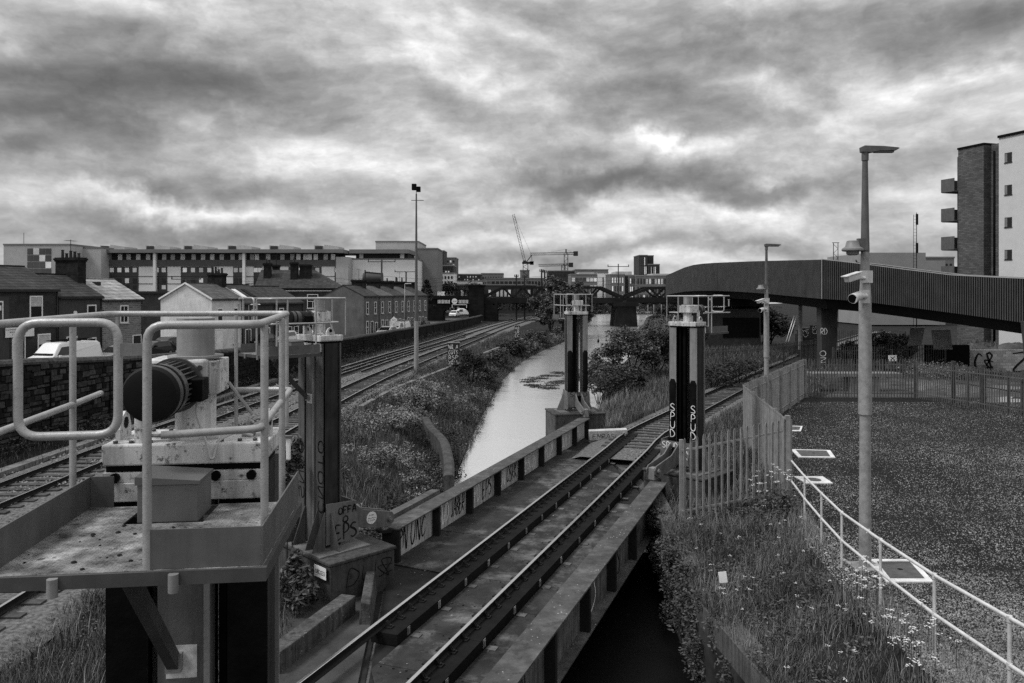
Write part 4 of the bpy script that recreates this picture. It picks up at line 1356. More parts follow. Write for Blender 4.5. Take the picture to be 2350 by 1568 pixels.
def lamp_post(label, loc, H, arm=1, s=1.0):
    t = thing('lamp_post', label, 'lamp post', loc, 0, 'lamp posts with cameras in the compound')
    mb = MB()
    mb.box(-.27, .27, -.27, .27, .0, .035)
    mb.build('base_plate', pole_m, t)
    k = 8.3 / H
    MB().cyl((0, 0, .02), (0, 0, 1.0), .118, .112, 10).build('pole_base', pole_m, t)
    MB().cyl((0, 0, 1.0), (0, 0, 3.02), .112, .102, 10).build('lower_pole', pole_m, t)
    MB().cyl((0, 0, 3.02), (0, 0, 5.32), .128, .116, 10).build('pole_sleeve', pole_m, t)
    MB().cyl((0, 0, 5.32), (0, 0, 5.6), .116, .092, 10).build('pole_shoulder', pole_m, t)
    MB().cyl((0, 0, 5.6), (0, 0, 6.22), .092, .08, 10).build('middle_pole', pole_m, t)
    MB().cyl((0, 0, 6.22), (0, 0, H - .28), .083, .052, 10).build('upper_pole', pole_d, t)
    MB().cyl((0, 0, H - .28), (0, 0, H - .04), .066, .066, 10).build('head_collar', pole_d, t)
    lp = MB()
    lp.prism([(-.08, -.03), (-.09, .07), (-.03, .10), (.35, .09), (.62, .065), (.66, .05), (.58, 0), (.25, -.01), (.1, -.04)], (0, .07, H - .09), (arm, 0, 0), (0, 0, 1), (0, -.14, 0))
    lp.build('lantern', pole_d, t, bevel=.01)
    MB().box(min(.18 * arm, .55 * arm), max(.18 * arm, .55 * arm), -.05, .05, H - .125, H - .10).build('lantern_glass', M('lens_dark', .06, .3), t)
    # dome light housing on a bracket
    zc = H - 2.0
    MB().box(-.17, .02, -.09, .0, zc - .05, zc + .18).build('dome_bracket', pole_d, t)
    dm = MB()
    c = Vector((-.27, -.06, zc))
    prof = [(.08, .14), (.11, .13), (.14, .02), (.20, -.02), (.205, -.05), (.19, -.07), (.12, -.08), (.115, -.13), (.08, -.15)]
    n = 16
    vs = []
    for r, z in prof:
        vs += [c + Vector((r * math.cos(2 * math.pi * i / n), r * math.sin(2 * math.pi * i / n), z)) for i in range(n)]
    for q in range(len(prof) - 1):
        dm.add(vs, [(q * n + i, q * n + (i + 1) % n, q * n + n + (i + 1) % n, q * n + n + i) for i in range(n)], True)
    dm.add(vs[:n], [tuple(range(n))])
    dm.add(vs[-n:], [tuple(range(n))[::-1]])
    dm.build('dome_housing', dome_g, t)
    # bullet camera with sun shield, and a second one below it
    z1 = zc - .60
    MB().box(-.13, .1, -.12, -.08, z1 - .09, z1 + .15).build('camera_bracket', cam_w, t)
    MB().cyl((-.06, -.13, z1), (-.24, -.17, z1 + .01), .03, n=10).build('camera_arm', cam_w, t)
    b = MB()
    b.beam((-.2, -.17, z1 + .05), (-.50, -.32, z1 - .03), .13, .12)
    b.build('camera_body', cam_w, t, bevel=.015)
    b = MB()
    b.beam((-.18, -.16, z1 + .125), (-.56, -.35, z1 + .025), .16, .016)
    b.build('sun_shield', cam_w, t)
    z2 = z1 - .37
    MB().box(-.15, .04, -.13, -.09, z2 - .12, z2 + .14).build('camera_bracket', cam_w, t)
    MB().cyl((-.05, -.14, z2 + .02), (-.2, -.2, z2 + .02), .06, .05, n=12).build('camera_arm', cam_w, t)
    MB().cyl((-.2, -.2, z2 + .03), (-.40, -.36, z2 - .03), .085, .098, n=18).build('camera_body', cam_w, t)
    MB().cyl((-.40, -.36, z2 - .03), (-.405, -.365, z2 - .032), .085, n=18).build('camera_lens', blackpaint, t)
    MB().cyl((0, 0, z2 - .1), (0, 0, z2 + .12), .096, n=10).build('strap', pole_m, t)
    MB().box(-.04, .03, -.142, -.134, .72, .80).build('number_label', white_p, t)
    return t


lamp_post('tall grey lamp post with cameras standing by the tube handrail', (6.96, 15.7, float(height(6.96, 15.7)) + .02), 8.3)
lamp_post('farther lamp post with cameras behind the palisade fence', (11.5, 36, float(height(11.5, 36)) + .02), 8.15)

# floodlight mast beside the left tracks
fm = thing('floodlight_mast', 'slender mast with a floodlight head beside the left tracks', 'mast', (-8.05, 67, -.35))
MB().cyl((0, 0, 0), (0, 0, 4.2), .21, .17, 12).build('mast_base', pole_m, fm)
MB().cyl((0, 0, 4.2), (0, 0, 14.9), .15, .06, 10).build('mast_pole', pole_d, fm)
MB().beam((-.42, 0, 14.35), (.62, 0, 14.35), .05, .05).build('cross_arm', pole_d, fm)
MB().beam((0, 0, 14.3), (0, 0, 15.3), .05, .05).build('head_bracket', pole_d, fm)
MB().box(-.36, .02, -.3, .12, 15.2, 15.72).build('floodlight', blackpaint, fm, bevel=.03)
MB().box(.05, .36, -.2, .12, 15.05, 15.5).build('floodlight', blackpaint, fm, bevel=.03)

# ================================================================ manhole covers in the gravel
rec = M('cover_steel', .07, .7, var=.35, scale=6, bump=.3, bscale=30)
frame_w = M('frame_concrete', .62, .8, var=.18, scale=4, bump=.2, bscale=25, spots=.25)


def manhole(label, quad, inner, circle=False):
    P = []
    for x, y in quad:
        z = .8
        for _ in range(6):
            p = gp(x, y, z)
            z = float(height(p.x, p.y)) + .05
        P.append(gp(x, y, z))
    c = sum(P, Vector()) / 4
    t = thing('manhole_cover', label, 'manhole cover', c, 0, 'covers set in the compound gravel')
    mb = MB()
    Q = [p - c for p in P]
    mb.add(Q + [q - Vector((0, 0, .15)) for q in Q], [(0, 1, 2, 3), (0, 4, 5, 1), (1, 5, 6, 2), (2, 6, 7, 3), (3, 7, 4, 0)])
    mb.build('concrete_surround', frame_w, t)
    if circle:
        n = 20
        a, b = (Q[1] - Q[0]) * .5, (Q[3] - Q[0]) * .5
        mb = MB()
        vs = [(a * math.cos(2 * math.pi * i / n) + b * math.sin(2 * math.pi * i / n)) * inner + Vector((0, 0, .006)) for i in range(n)]
        mb.add(vs + [v - Vector((0, 0, .03)) for v in vs], [tuple(range(n))] + [(i, n + i, n + (i + 1) % n, (i + 1) % n) for i in range(n)])
        mb.build('cover', rec, t)
    else:
        q = [v * inner + Vector((0, 0, .006)) for v in Q]
        MB().add(q + [v - Vector((0, 0, .03)) for v in q], [(0, 1, 2, 3), (0, 4, 5, 1), (1, 5, 6, 2), (2, 6, 7, 3), (3, 7, 4, 0)]).build('cover', rec, t)
        MB().cyl((0, 0, 0), (0, 0, .012), .05, n=10).build('lifting_key', blackpaint, t)


manhole('large rectangular cover in white surround beside the lamp post', [(2035, 1335), (2143, 1335), (2095, 1283), (1995, 1283)], .74)
manhole('white square surround with round cover near the fence corner', [(1850, 1109), (1912, 1109), (1888, 1093), (1822, 1093)], .52, True)
manhole('white-framed rectangular cover at the end of the handrail', [(1832, 1049), (1917, 1050), (1905, 1033), (1815, 1031)], .78)
manhole('small white frame half hidden by the corner post', [(1812, 989), (1838, 989), (1842, 978), (1812, 977)], .7)

# litter on the grass
lm = M('litter_white', .7, .6, var=.15)


def litter(name, label, x, y, size, cat='litter'):
    z = .5
    for _ in range(8):
        p = gp(x, y, z)
        z = float(height(p.x, p.y)) + .12
    mb = MB()
    n = 6
    r0 = random.Random(int(x))
    vs = [(p.x + r0.uniform(-1, 1) * size, p.y + r0.uniform(-1, 1) * size * .6, z + r0.uniform(-.3, .8) * size) for _ in range(9)]
    import itertools
    mb.add(vs, [(0, 1, 2), (2, 3, 4), (4, 5, 6), (6, 7, 8), (0, 3, 7), (1, 4, 8), (5, 2, 8)])
    tag(mb.build(name, lm), label, cat)


p = gp(1659, 1325, .75)
tag(MB().obox((p.x, p.y, .75), (.085, .02, 0), (-.01, .02, .10), (.002, .004, 0)).build('paper_sheet', lm), 'small white sheet of paper caught in the tall grass', 'litter')
litter('plastic_bag', 'crumpled white plastic bag on the slope above the canal wall', 1702, 1528, .12)
litter('plastic_bag', 'scrap of white plastic in the grass below the paper sheet', 1650, 1352, .07)
litter('torn_wrapper', 'white wrapper by the handrail side of the grass', 1945, 1388, .05)

# ================================================================ ribbed steel footbridge
fb_m = M('footbridge_steel', .060, .75, var=.22, scale=.9, streak=.25, spec=.2)
fb_d2 = M('footbridge_sheet', .030, .8, var=.25, scale=.8, streak=.3, spec=.15)  # darker copy of the rib steel; paints the shade between ribs
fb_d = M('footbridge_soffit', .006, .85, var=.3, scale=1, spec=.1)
fb_e = M('footbridge_edge', .30, .5, var=.15, scale=2)
FB_ = thing('footbridge', 'dark ribbed steel footbridge curving over the railway on the right', 'footbridge', (24.4, 62.7, 0))
fo = Vector((24.4, 62.7, 0))
# front wall: plan points with top and bottom heights
front = [at(1529, 633, 127), at(1545, 626, 119), at(1594, 608, 104), at(1700, 601, 85), at(1886, 596, 62.7), at(1985, 607, 60.5), at(2183, 632, 56.5), at(2350, 640, 53.5), at(2560, 660, 50.0)]
bots = [678, 674, 668, 670, 686, 693, 718, 741, 770]
botp = [at(CX + (f.x / f.y) * FPX, b, f.y) for f, b in zip(front, bots)]
tops2 = spline(front[:5], 4.0)[:-1] + spline(front[4:], 4.0)
bots2 = spline(botp[:5], 4.0)[:-1] + spline(botp[4:], 4.0)
nL = len(spline(front[:5], 4.0)) - 1
fro = []
for i in range(len(tops2)):
    f = tops2[i]
    b = bots2[min(i, len(bots2) - 1)] if len(bots2) == len(tops2) else None
    if b is None:
        k = min(range(len(bots2)), key=lambda q: (bots2[q].xy - f.xy).length)
        b = bots2[k]
    fro.append((f - fo, Vector((f.x, f.y, b.z)) - fo))
mb = MB()
W = 3.6
seg = []
for i in range(len(fro) - 1):
    d = (fro[i + 1][0] - fro[i][0])
    d.z = 0
    d.normalize()
    nv = Vector((-d.y, d.x, 0))
    seg.append(nv if nv.dot(fro[i][0] + fro[i + 1][0] + fo * 2) > 0 else -nv)
nrm = [seg[0]] + [(a + b).normalized() for a, b in zip(seg[:-1], seg[1:])] + [seg[-1]]
for i in range(len(fro) - 1):
    (ta, ba), (tb, bb) = fro[i], fro[i + 1]
    mb.add([ta, tb, bb, ba], [(0, 1, 2, 3)])
    q = [p + n * .08 for p, n in ((ta, nrm[i]), (tb, nrm[i + 1]), (bb, nrm[i + 1]), (ba, nrm[i]))]
    mb.add(q, [(0, 1, 2, 3)])
    mb.add([ta, tb, q[1], q[0]], [(0, 1, 2, 3)])
mb.build('front_parapet', fb_d2, FB_)
mb = MB()
for i in range(nL, len(fro) - 1):
    ta, tb = fro[i][0] + nrm[i] * W, fro[i + 1][0] + nrm[i + 1] * W
    ba, bb = fro[i][1] + nrm[i] * W, fro[i + 1][1] + nrm[i + 1] * W
    up0 = Vector((0, 0, .05 + .0 * i))
    mb.add([ta + up0, tb + up0, bb, ba], [(0, 1, 2, 3)])
    mb.add([ta + up0 + nrm[i] * .08, tb + up0 + nrm[i + 1] * .08, bb + nrm[i + 1] * .08, ba + nrm[i] * .08], [(0, 1, 2, 3)])
mb.build('rear_parapet', fb_d2, FB_)
for nm, off in (('top_edge', Vector((0, 0, .015))),):
    MB().sweep([(-.06, -.03), (.06, -.03), (.06, .03), (-.06, .03)], [a + off + Vector((0, 0, .02)) for a, b in fro[nL:]]).build(nm, fb_e, FB_)
    MB().sweep([(-.06, -.03), (.06, -.03), (.06, .04), (-.06, .04)], [fro[i][0] + nrm[i] * W + Vector((0, 0, .08)) for i in range(nL, len(fro))]).build(nm, fb_e, FB_)
# deck girder below the cladding
mb = MB()
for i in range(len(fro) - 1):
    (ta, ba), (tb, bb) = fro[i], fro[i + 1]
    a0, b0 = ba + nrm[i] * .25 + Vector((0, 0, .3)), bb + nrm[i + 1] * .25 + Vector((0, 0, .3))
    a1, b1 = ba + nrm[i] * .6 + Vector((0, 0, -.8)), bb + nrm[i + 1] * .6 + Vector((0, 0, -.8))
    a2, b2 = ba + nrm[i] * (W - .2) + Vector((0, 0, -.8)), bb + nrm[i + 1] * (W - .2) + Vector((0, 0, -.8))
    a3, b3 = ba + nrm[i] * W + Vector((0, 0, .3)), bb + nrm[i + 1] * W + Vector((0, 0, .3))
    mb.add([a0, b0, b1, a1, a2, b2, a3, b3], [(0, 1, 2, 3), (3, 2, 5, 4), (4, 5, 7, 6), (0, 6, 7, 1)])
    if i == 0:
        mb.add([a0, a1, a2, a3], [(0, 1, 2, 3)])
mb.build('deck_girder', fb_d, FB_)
# vertical ribs on the outside of the front wall: far too many to count one by one
rb = MB()
k = 0
for i in range(len(fro) - 1):
    (ta, ba), (tb, bb) = fro[i], fro[i + 1]
    L = (tb.xy - ta.xy).length
    st = .25 if i < nL else .135
    n = int(L / st)
    for j in range(n):
        f = (j + .5) / n
        a, b = ta.lerp(tb, f), ba.lerp(bb, f)
        d = (tb - ta).normalized()
        d.z = 0
        nn = -seg[i]
        w_ = .06 if i < nL else .032
        e_ = nn * .10
        rb.add([a - d * w_, a - d * w_ + e_, a + d * w_ + e_, a + d * w_, b - d * w_, b - d * w_ + e_, b + d * w_ + e_, b + d * w_], [(0, 1, 5, 4), (1, 2, 6, 5), (2, 3, 7, 6), (0, 3, 2, 1)])
tag(rb.build('wall_ribs', fb_m, FB_), kind='stuff')
# sheet joints: a few heavier seams on the front wall
for i, f in ((2, .5), (nL // 3, 0), (nL // 2, .35), (3 * nL // 4, .7), (nL, 0.02)):
    (ta, ba), (tb, bb) = fro[i], fro[i + 1]
    MB().beam(ta.lerp(tb, f) - seg[i] * .09, ba.lerp(bb, f) - seg[i] * .09, .05, .05).build('wall_seam', fb_e if i == nL else fb_m, FB_)
# baluster screen where the cladding opens at the right end
bl = MB().box(-.02, .02, -.02, .02, 0, .75).mesh('baluster', fb_e)
for j in range(24):
    f = j / 24
    a = (fro[-3][0] + nrm[-3] * W).lerp(fro[-1][0] + nrm[-1] * W, f)
    link('baluster', bl, FB_, a + Vector((0, 0, -.02)))
# piers
pr_ = thing('bridge_pier', 'concrete footbridge pier with white tag beside the branch track', 'pier', at(1898, 836, 66))
pr_.location.z = -.3
mb = MB()
mb.prism([(-.6, 0), (.6, 0), (.7, 5.9), (-.7, 5.9)], (0, -.5, 0), (1, 0, 0), (0, 0, 1), (0, 1.0, 0))
mb.build('pier_shaft', M('pier_concrete', .035, .9, var=.3, scale=1.4, streak=.3, bump=.2), pr_, bevel=.03)
graffiti(pr_, 'SNO', (-.3, -.505, .2), (0, 0, 1), (-1, 0, 0), (0, -1, 0), 1.6, .5, spray_w, .05)
graffiti(pr_, 'RD', (-.75, -.505, 3.1), (1, 0, 0), (0, 0, 1), (0, -1, 0), .6, .5, spray_w, .05)
pr2 = thing('bridge_pier', 'dark tapered footbridge pier at the right edge of the yard', 'pier', (34.4, 51.5, -.2))
mb = MB()
mb.prism([(-.45, 0), (2.0, 0), (2.0, 4.6), (-.9, 4.6)], (0, 0, 0), (1, 0, 0), (0, 0, 1), (0, 1.0, 0))
mb.build('pier_shaft', MATS['pier_concrete'], pr2, bevel=.03)

# ================================================================ apartment block on the far right
ab = thing('apartment_block', 'tall apartment block with brick stair tower and pale rendered wing', 'building', (43.4, 71, 0), math.atan2(-.954, .3))
brk = M('block_brick', .085, .9, var=.3, scale=.5, brick=(.45, .16, .018, .5), bump=.4)
rend = M('pale_render', .50, .85, var=.06, scale=1.5, bump=.05, bscale=60)
# local x runs along the visible side towards the camera, local -y looks left
MB().box(0, 22, 0, 11, 0, 20.0).build('rendered_wing', rend, ab)
MB().box(-.05, 22, -.12, 11.1, 20.0, 20.22).build('parapet_cap', blackpaint, ab)
wme = MB()
wme.box(-.36, .36, -.012, .03, 0, .86, mi=0)
wme.box(-.33, -.1, -.016, .03, .04, .80, mi=1)
wme.box(-.40, .40, -.06, .02, -.06, -.002, mi=0)
wme = wme.mesh('window', [M('frame_dark', .012, .5), M('reveal_grey', .16, .3)])
for z in (17.7, 14.85, 12.0, 9.15, 6.3):
    for x in (.95, 5.2, 9.6):
        link('window', wme, ab, (x, -.005, z))
MB().box(-4.4, -1.6, 0.05, 9, 0, 19.7).build('brick_tower', brk, ab)
MB().box(-4.45, -1.55, -.02, 9.1, 19.7, 19.88).build('tower_cap', blackpaint, ab)
MB().box(-1.6, 0, .9, 9, 0, 19.75).build('recessed_wall', brk, ab)
MB().cyl((-1.2, .82, 0), (-1.2, .82, 19.1), .09, n=8).build('downpipe', blackpaint, ab)
wm2 = MB().box(-.34, .34, -.03, .03, 0, .9).mesh('window', M('stair_glass', .006, .4))
for z in (16.3, 13.5, 10.7, 7.9):
    link('window', wm2, ab, (-.42, .88, z))
MB().box(-5.2, -4.4, .8, 9, 0, 19.2).build('side_wall', brk, ab)
bal_m = M('balcony_metal', .09, .7, var=.2, streak=.2)
for bz in (15.9, 13.1, 10.4, 7.6):
    MB().box(-5.9, -4.42, -.35, 2.6, bz - .14, bz).build('balcony_floor', bal_m, ab)
    MB().box(-5.9, -4.42, -.40, -.352, bz - .1, bz + 1.15).build('balcony_screen', bal_m, ab)
    MB().box(-5.95, -5.902, -.40, 2.6, bz - .1, bz + 1.15).build('balcony_screen', bal_m, ab)

# hall roof, lattice mast and pole mast behind the footbridge
hall = thing('hall_roof', 'pale low hall roof showing above the footbridge', 'building', at(2060, 600, 150))
hall.location.z = 0
hz = at(2060, 580, 150).z
mb = MB()
mb.box(-5.3, 5.3, 0, 20, 0, hz)
mb.build('hall_wall', M('hall_grey', .24, .7, var=.1, scale=.5), hall)
MB().box(5.3, 9.0, 0, 20, 0, hz - 1.5).build('side_hall', MATS['hall_grey'], hall)
lm_ = thing('lattice_mast', 'small lattice mast behind the left part of the footbridge', 'mast', at(1918, 620, 140))
lm_.location.z = 0
zt = at(0, 558, 140).z
for sx in (-.4, .4):
    MB().beam((sx, 0, 0), (sx, 0, zt), .09, .09).build('mast_leg', blackpaint, lm_)
z = zt - 5
sgn = 1
while z < zt - .2:
    MB().beam((-.4 * sgn, 0, z), (.4 * sgn, 0, z + .8), .05, .05).build('mast_brace', blackpaint, lm_)
    z += .8
    sgn = -sgn
MB().box(-.6, .6, -.1, .1, zt, zt + .1).build('mast_head', blackpaint, lm_)
tm = thing('antenna_mast', 'thin ladder-like antenna mast right of the lamp post', 'mast', at(2100, 620, 110))
tm.location.z = 0
zt = at(0, 488, 110).z
MB().cyl((.22, 0, 0), (.22, 0, zt), .07, .04, 6).build('mast_pole', blackpaint, tm)
MB().cyl((-.2, 0, 0), (-.2, 0, zt - .3), .03, .03, 6).build('mast_pole', blackpaint, tm)
for i in range(16):
    MB().beam((-.2, 0, zt - .5 - i * .45), (.22, 0, zt - .5 - i * .45), .03, .03).build('rung', blackpaint, tm)
MB().box(.15, .4, -.1, .1, zt - 1.7, zt - .2).build('antenna_panel', blackpaint, tm)
MB().box(.15, .4, -.1, .1, zt - 5.6, zt - 4.2).build('antenna_panel', blackpaint, tm)

# ================================================================ yard clutter under the footbridge
sheet = M('corrugated_sheet', .13, .6, var=.3, scale=2, streak=.3)


def corrugated(label, x0, x1, y0, y1, Y, lean=0.0, turn=0.0):
    a, b = at(x0, y1, Y), at(x1, y1, Y)
    top = at(x0, y0, Y)
    w, h = b.x - a.x, top.z - a.z
    t = thing('corrugated_sheet', label, 'metal sheet', a, turn)
    n = 24
    mb = MB()
    vs = []
    for k in (0, 1):
        for i in range(n + 1):
            vs.append((w * i / n + lean * k, .05 * (i % 2) + k * .3, h * k))
    mb.add(vs, [(i, i + 1, n + 2 + i, n + 1 + i) for i in range(n)])
    mb.build('sheet', sheet, t)
    MB().beam((0, -.03, .1), (w, -.03, .1), .05, .06).build('sheet_rail', sheet, t)
    MB().beam((lean, .27, h), (w + lean, .27, h), .06, .06).build('sheet_rail', fb_e, t)


corrugated('upright corrugated metal sheet under the footbridge deck', 2142, 2186, 757, 803, 60)
corrugated('leaning pale corrugated sheet stacked left of the upright one', 2082, 2118, 752, 795, 61, .5, .15)
gw = thing('block_wall', 'pale block wall with large dark painted letters behind the soil mound', 'wall', at(2222, 806, 62))
gw.location.z = -.3
MB().box(0, 9.5, 0, .22, 0, 2.1).build('wall', M('blockwork', .30, .85, var=.15, scale=1, brick=(.45, .22, .012, .6), bump=.3), gw)
for i, (txt, x, w) in enumerate((('C#', .4, 1.6), ('Z', 3.4, 1.4), ('O', 6.2, 1.2))):
    graffiti(gw, txt, (x, -.004, .5), (1, 0, 0), (0, 0, 1), (0, -1, 0), w, 1.3, spray_k, .13)
MB().box(-3.4, -.05, -.3, .1, 0, 2.5).build('dark_shed_side', blackpaint, gw)
rb_ = thing('rubble_heap', 'low stack of broken masonry beside the corrugated sheets', 'rubble', at(2030, 815, 60))
rb_.location.z = -.2
for i in range(14):
    x, z = random.uniform(0, 3.2), random.choice((0, .35, .7))
    MB().box(x, x + random.uniform(.4, .9), random.uniform(-.3, 0), random.uniform(.3, .7), z, z + random.uniform(.25, .35)).build('rubble_stone', concrete_d, rb_)
# graffiti boxes, leaning poles, timber pole past the branch track
bxm = M('cabinet_dark', .02, .6, var=.3, scale=3)


def cabinet(label, x0, x1, y0, y1, Y, txt, m=spray_w):
    a, b = at(x0, y1, Y), at(x1, y0, Y)
    t = thing('equipment_cabinet', label, 'cabinet', (a.x, a.y, a.z - .25))
    w, h = b.x - a.x, b.z - a.z + .25
    MB().box(0, w, 0, w * .7, 0, h).build('cabinet_body', bxm, t, bevel=.02)
    MB().box(-.03, w + .03, -.03, w * .7 + .03, h, h + .05).build('cabinet_lid', concrete, t)
    if txt:
        for i, s in enumerate(txt):
            graffiti(t, s, (.06, -.004, h * (.72 - i * .27)), (1, 0, 0), (0, 0, 1), (0, -1, 0), w * .85, h * .2, m, .03, jitter=.09)
    return t


cabinet('black trackside cabinet covered in white scrawls beside the left tracks', 1027, 1054, 788, 826, 66, ['N#WA', 'COTS', 'BSP', 'X#CA'])
cabinet('small black cabinet with white scrawl near the track curve', 1181, 1193, 748, 775, 98, ['AB', 'UR', 'EC'])
cabinet('black tagged box between the leaning poles and timber pole', 1838, 1860, 754, 783, 76, ['YE', 'V'])
cabinet('black tagged box beside the tagged footbridge pier', 1862, 1876, 748, 775, 74, ['OT', 'U'])
cabinet('pale signal cabinet behind the near lift tower', 656, 666, 1006, 1030, 17.2, None).children[0].data.materials[0] = white_p
tp = thing('timber_pole', 'weathered round timber pole beyond the branch track', 'pole', at(1837, 790, 74))
MB().cyl((0, 0, -.5), (0, 0, at(0, 690, 74).z - at(0, 790, 74).z), .2, .17, 12).build('pole', concrete, tp)
lp_ = thing('leaning_pole', 'pair of pale poles leaning together against the bank', 'pole', at(1804, 782, 73))
for dx in (0, .22):
    MB().cyl((dx, 0, -.1), (dx + .9, .4, 2.3), .035, n=8).build('pole', white_p, lp_)
sgn_ = thing('warning_sign', 'small white warning sign on a post behind the compound fence', 'sign', at(2048, 850, 61))
MB().box(-.03, .03, 0, .05, 0, 1.6).build('sign_post', pal_d, sgn_)
MB().box(-.32, .32, -.03, 0, .7, 1.15).build('sign_face', white_p, sgn_)
graffiti(sgn_, 'X', (-.2, -.031, .78), (1, 0, 0), (0, 0, 1), (0, -1, 0), .4, .28, spray_k, .05)
# concrete trough and block inside the far yard
ct = thing('concrete_trough', 'pale concrete slab on blocks seen through the compound fence', 'concrete block', at(1960, 900, 49))
ct.location.z = .15
MB().box(-2.6, 3.0, 0, 1.2, .95, 1.15).build('slab', concrete, ct)
MB().box(-.2, 1.6, .1, 1.1, 0, .95).build('support_block', concrete, ct, bevel=.03)
# puddled pale patches of the yard
for i, (x0, x1, y0, y1) in enumerate(((2080, 2180, 893, 868), (2140, 2330, 905, 880), (2150, 2210, 862, 855), (2230, 2345, 930, 912))):
    P = [gp(x0, y0, .2), gp(x1, y0 - 3, .2), gp(x1 - 20, y1, .2), gp(x0 + 25, y1 + 2, .2)]
    P = [Vector((p.x, p.y, float(height(p.x, p.y)) + .05)) for p in P]
    mb = MB()
    c = sum(P, Vector()) / 4
    n = 28
    vs = []
    for k in range(n):
        th = 2 * math.pi * k / n
        r = 1 + .25 * math.sin(3 * th + i) + .15 * math.sin(7 * th + 2 * i)
        vs.append(c + ((P[1] - P[0]) * .5 * math.cos(th) + (P[3] - P[0]) * .5 * math.sin(th)) * r)
    for v in vs:
        v.z = float(height(v.x, v.y)) + .03
    mb.add(vs, [tuple(range(n))])
    tag(mb.build('puddle', M('puddle_water', .75, .12, metal=.8, var=.2, scale=1, spec=.8)), ['long puddle', 'broad puddle', 'small far puddle', 'near puddle'][i] + ' on the yard behind the compound fence', 'puddle', kind='structure')
# dark low building and shrubs under the left part of the footbridge
db = thing('brick_shed', 'dark low shed beneath the footbridge behind the weeds', 'shed', at(1770, 800, 92))
db.location.z = -.3
MB().box(-9, -1.2, 0, 5, 0, at(0, 705, 92).z + .1).build('wall', M('shed_wall', .03, .9, var=.3), db)
MB().box(-5.6, -1.4, -.05, 0, 1.3, 3.6).build('opening', blackpaint, db)
MB().prism([(-9.6, 0), (-.6, 0), (-3, 1.0), (-9.6, 1.0)], (0, -.5, at(0, 705, 92).z + .4), (1, 0, 0), (0, 0, 1), (0, 6, 0)).build('roof', fb_d, db)
# ================================================================ rubble stone wall along the street
SW = thing('stone_wall', 'long dark rubble stone wall between the street and the railway', 'wall', (float(wall_x(5)), 5, 0))
so = Vector((float(wall_x(5)), 5, 0))
core = MB()
ys = np.concatenate([np.arange(5, 90, 3.0), np.arange(90, 178, 8.0)])
for a, b in zip(ys[:-1], ys[1:]):
    A, B = Vector((float(wall_x(a)), a, 0)) - so, Vector((float(wall_x(b)), b, 0)) - so
    d = (B - A).normalized()
    nn = Vector((d.y, -d.x, 0))
    za, zb = float(wall_top(a)) - .1, float(wall_top(b)) - .1
    f0, f1 = A, B
    k0, k1 = A - nn * .45, B - nn * .45
    core.add([(f0.x, f0.y, -.6), (f1.x, f1.y, -.6), (f1.x, f1.y, zb), (f0.x, f0.y, za), (k0.x, k0.y, -.6), (k1.x, k1.y, -.6), (k1.x, k1.y, zb), (k0.x, k0.y, za)], [(0, 1, 2, 3), (3, 2, 6, 7), (4, 7, 6, 5)])
core.build('wall_core', mortar_m, SW)
sp = [Vector((float(wall_x(y)), y, 0)) for y in np.arange(5, 176, 1.0)]
base_st = []
for k in range(6):
    r0 = random.Random(k)
    mb = MB()
    mb.box(-.5, .5, -.08, .045 + r0.uniform(0, .03), -.5, .5)
    mb.v = [(x * (1 + r0.uniform(-.1, .06)), y, z * (1 + r0.uniform(-.14, .06))) for x, y, z in mb.v]
    base_st.append(mb.mesh('stone', stone_m))
indiv, rest = [], MB()
row_h = .24
for p, d in walk(sp, .01, 0)[:1]:
    pass
rs = random.Random(3)
zc1 = -.35
while zc1 < 3.4:
    s = rs.uniform(0, .4)
    row_h = rs.choice((.15, .2, .24, .28, .33))
    zc0 = zc1
    zc1 += row_h
    total = sum((b - a).length for a, b in zip(sp[:-1], sp[1:]))
    i, acc = 0, 0.0
    while s < 92:
        w = rs.uniform(.18, .8)
        c = s + w / 2
        while i < len(sp) - 2 and acc + (sp[i + 1] - sp[i]).length < c:
            acc += (sp[i + 1] - sp[i]).length
            i += 1
        a, b = sp[i], sp[i + 1]
        d = (b - a).normalized()
        p = a + d * (c - acc)
        h = row_h * rs.uniform(.62, 1.0)
        if zc0 + row_h / 2 < float(wall_top(p.y)) - .12:
            ang = math.atan2(d.y, d.x) + math.pi
            loc = Vector((p.x, p.y, zc0 + row_h / 2 + rs.uniform(-.035, .035)))
            px = CX + FPX * p.x / p.y
            vis = 0 < px < 340 and 820 < HY + (CAMZ - loc.z) * FPX / p.y < 1060
            if vis and len(indiv) < 300 and w > .36:
                indiv.append((loc, ang, w - .03, h))
            else:
                dx = Vector((d.x, d.y, 0)) * (w / 2 - .015)
                ny = Vector((d.y, -d.x, 0))
                rest.obox(loc - so + ny * rs.uniform(.0, .03), dx * rs.uniform(.9, 1), ny * .045, (0, 0, h / 2 * rs.uniform(.85, 1)))
        s += w
for loc, ang, w, h in indiv:
    st = link('stone', random.choice(base_st), SW, loc - so, ang)
    st.scale = (w, 1, h)
tag(rest.build('wall_stones', stone_m, SW), kind='stuff')
# rounded coping
cop = MB()
prof = [(-.5, -.1), (-.5, .0), (-.38, .12), (-.22, .17), (-.05, .12), (.07, 0), (.07, -.1)]
cp = [Vector((float(wall_x(y)), y, float(wall_top(y)))) - so for y in np.arange(5, 176, 3.0)]
cp = [p + Vector((0, 0, random.uniform(-.03, .03))) for p in cp]
cop.sweep(prof, cp)
cop.build('coping', stone_m, SW)
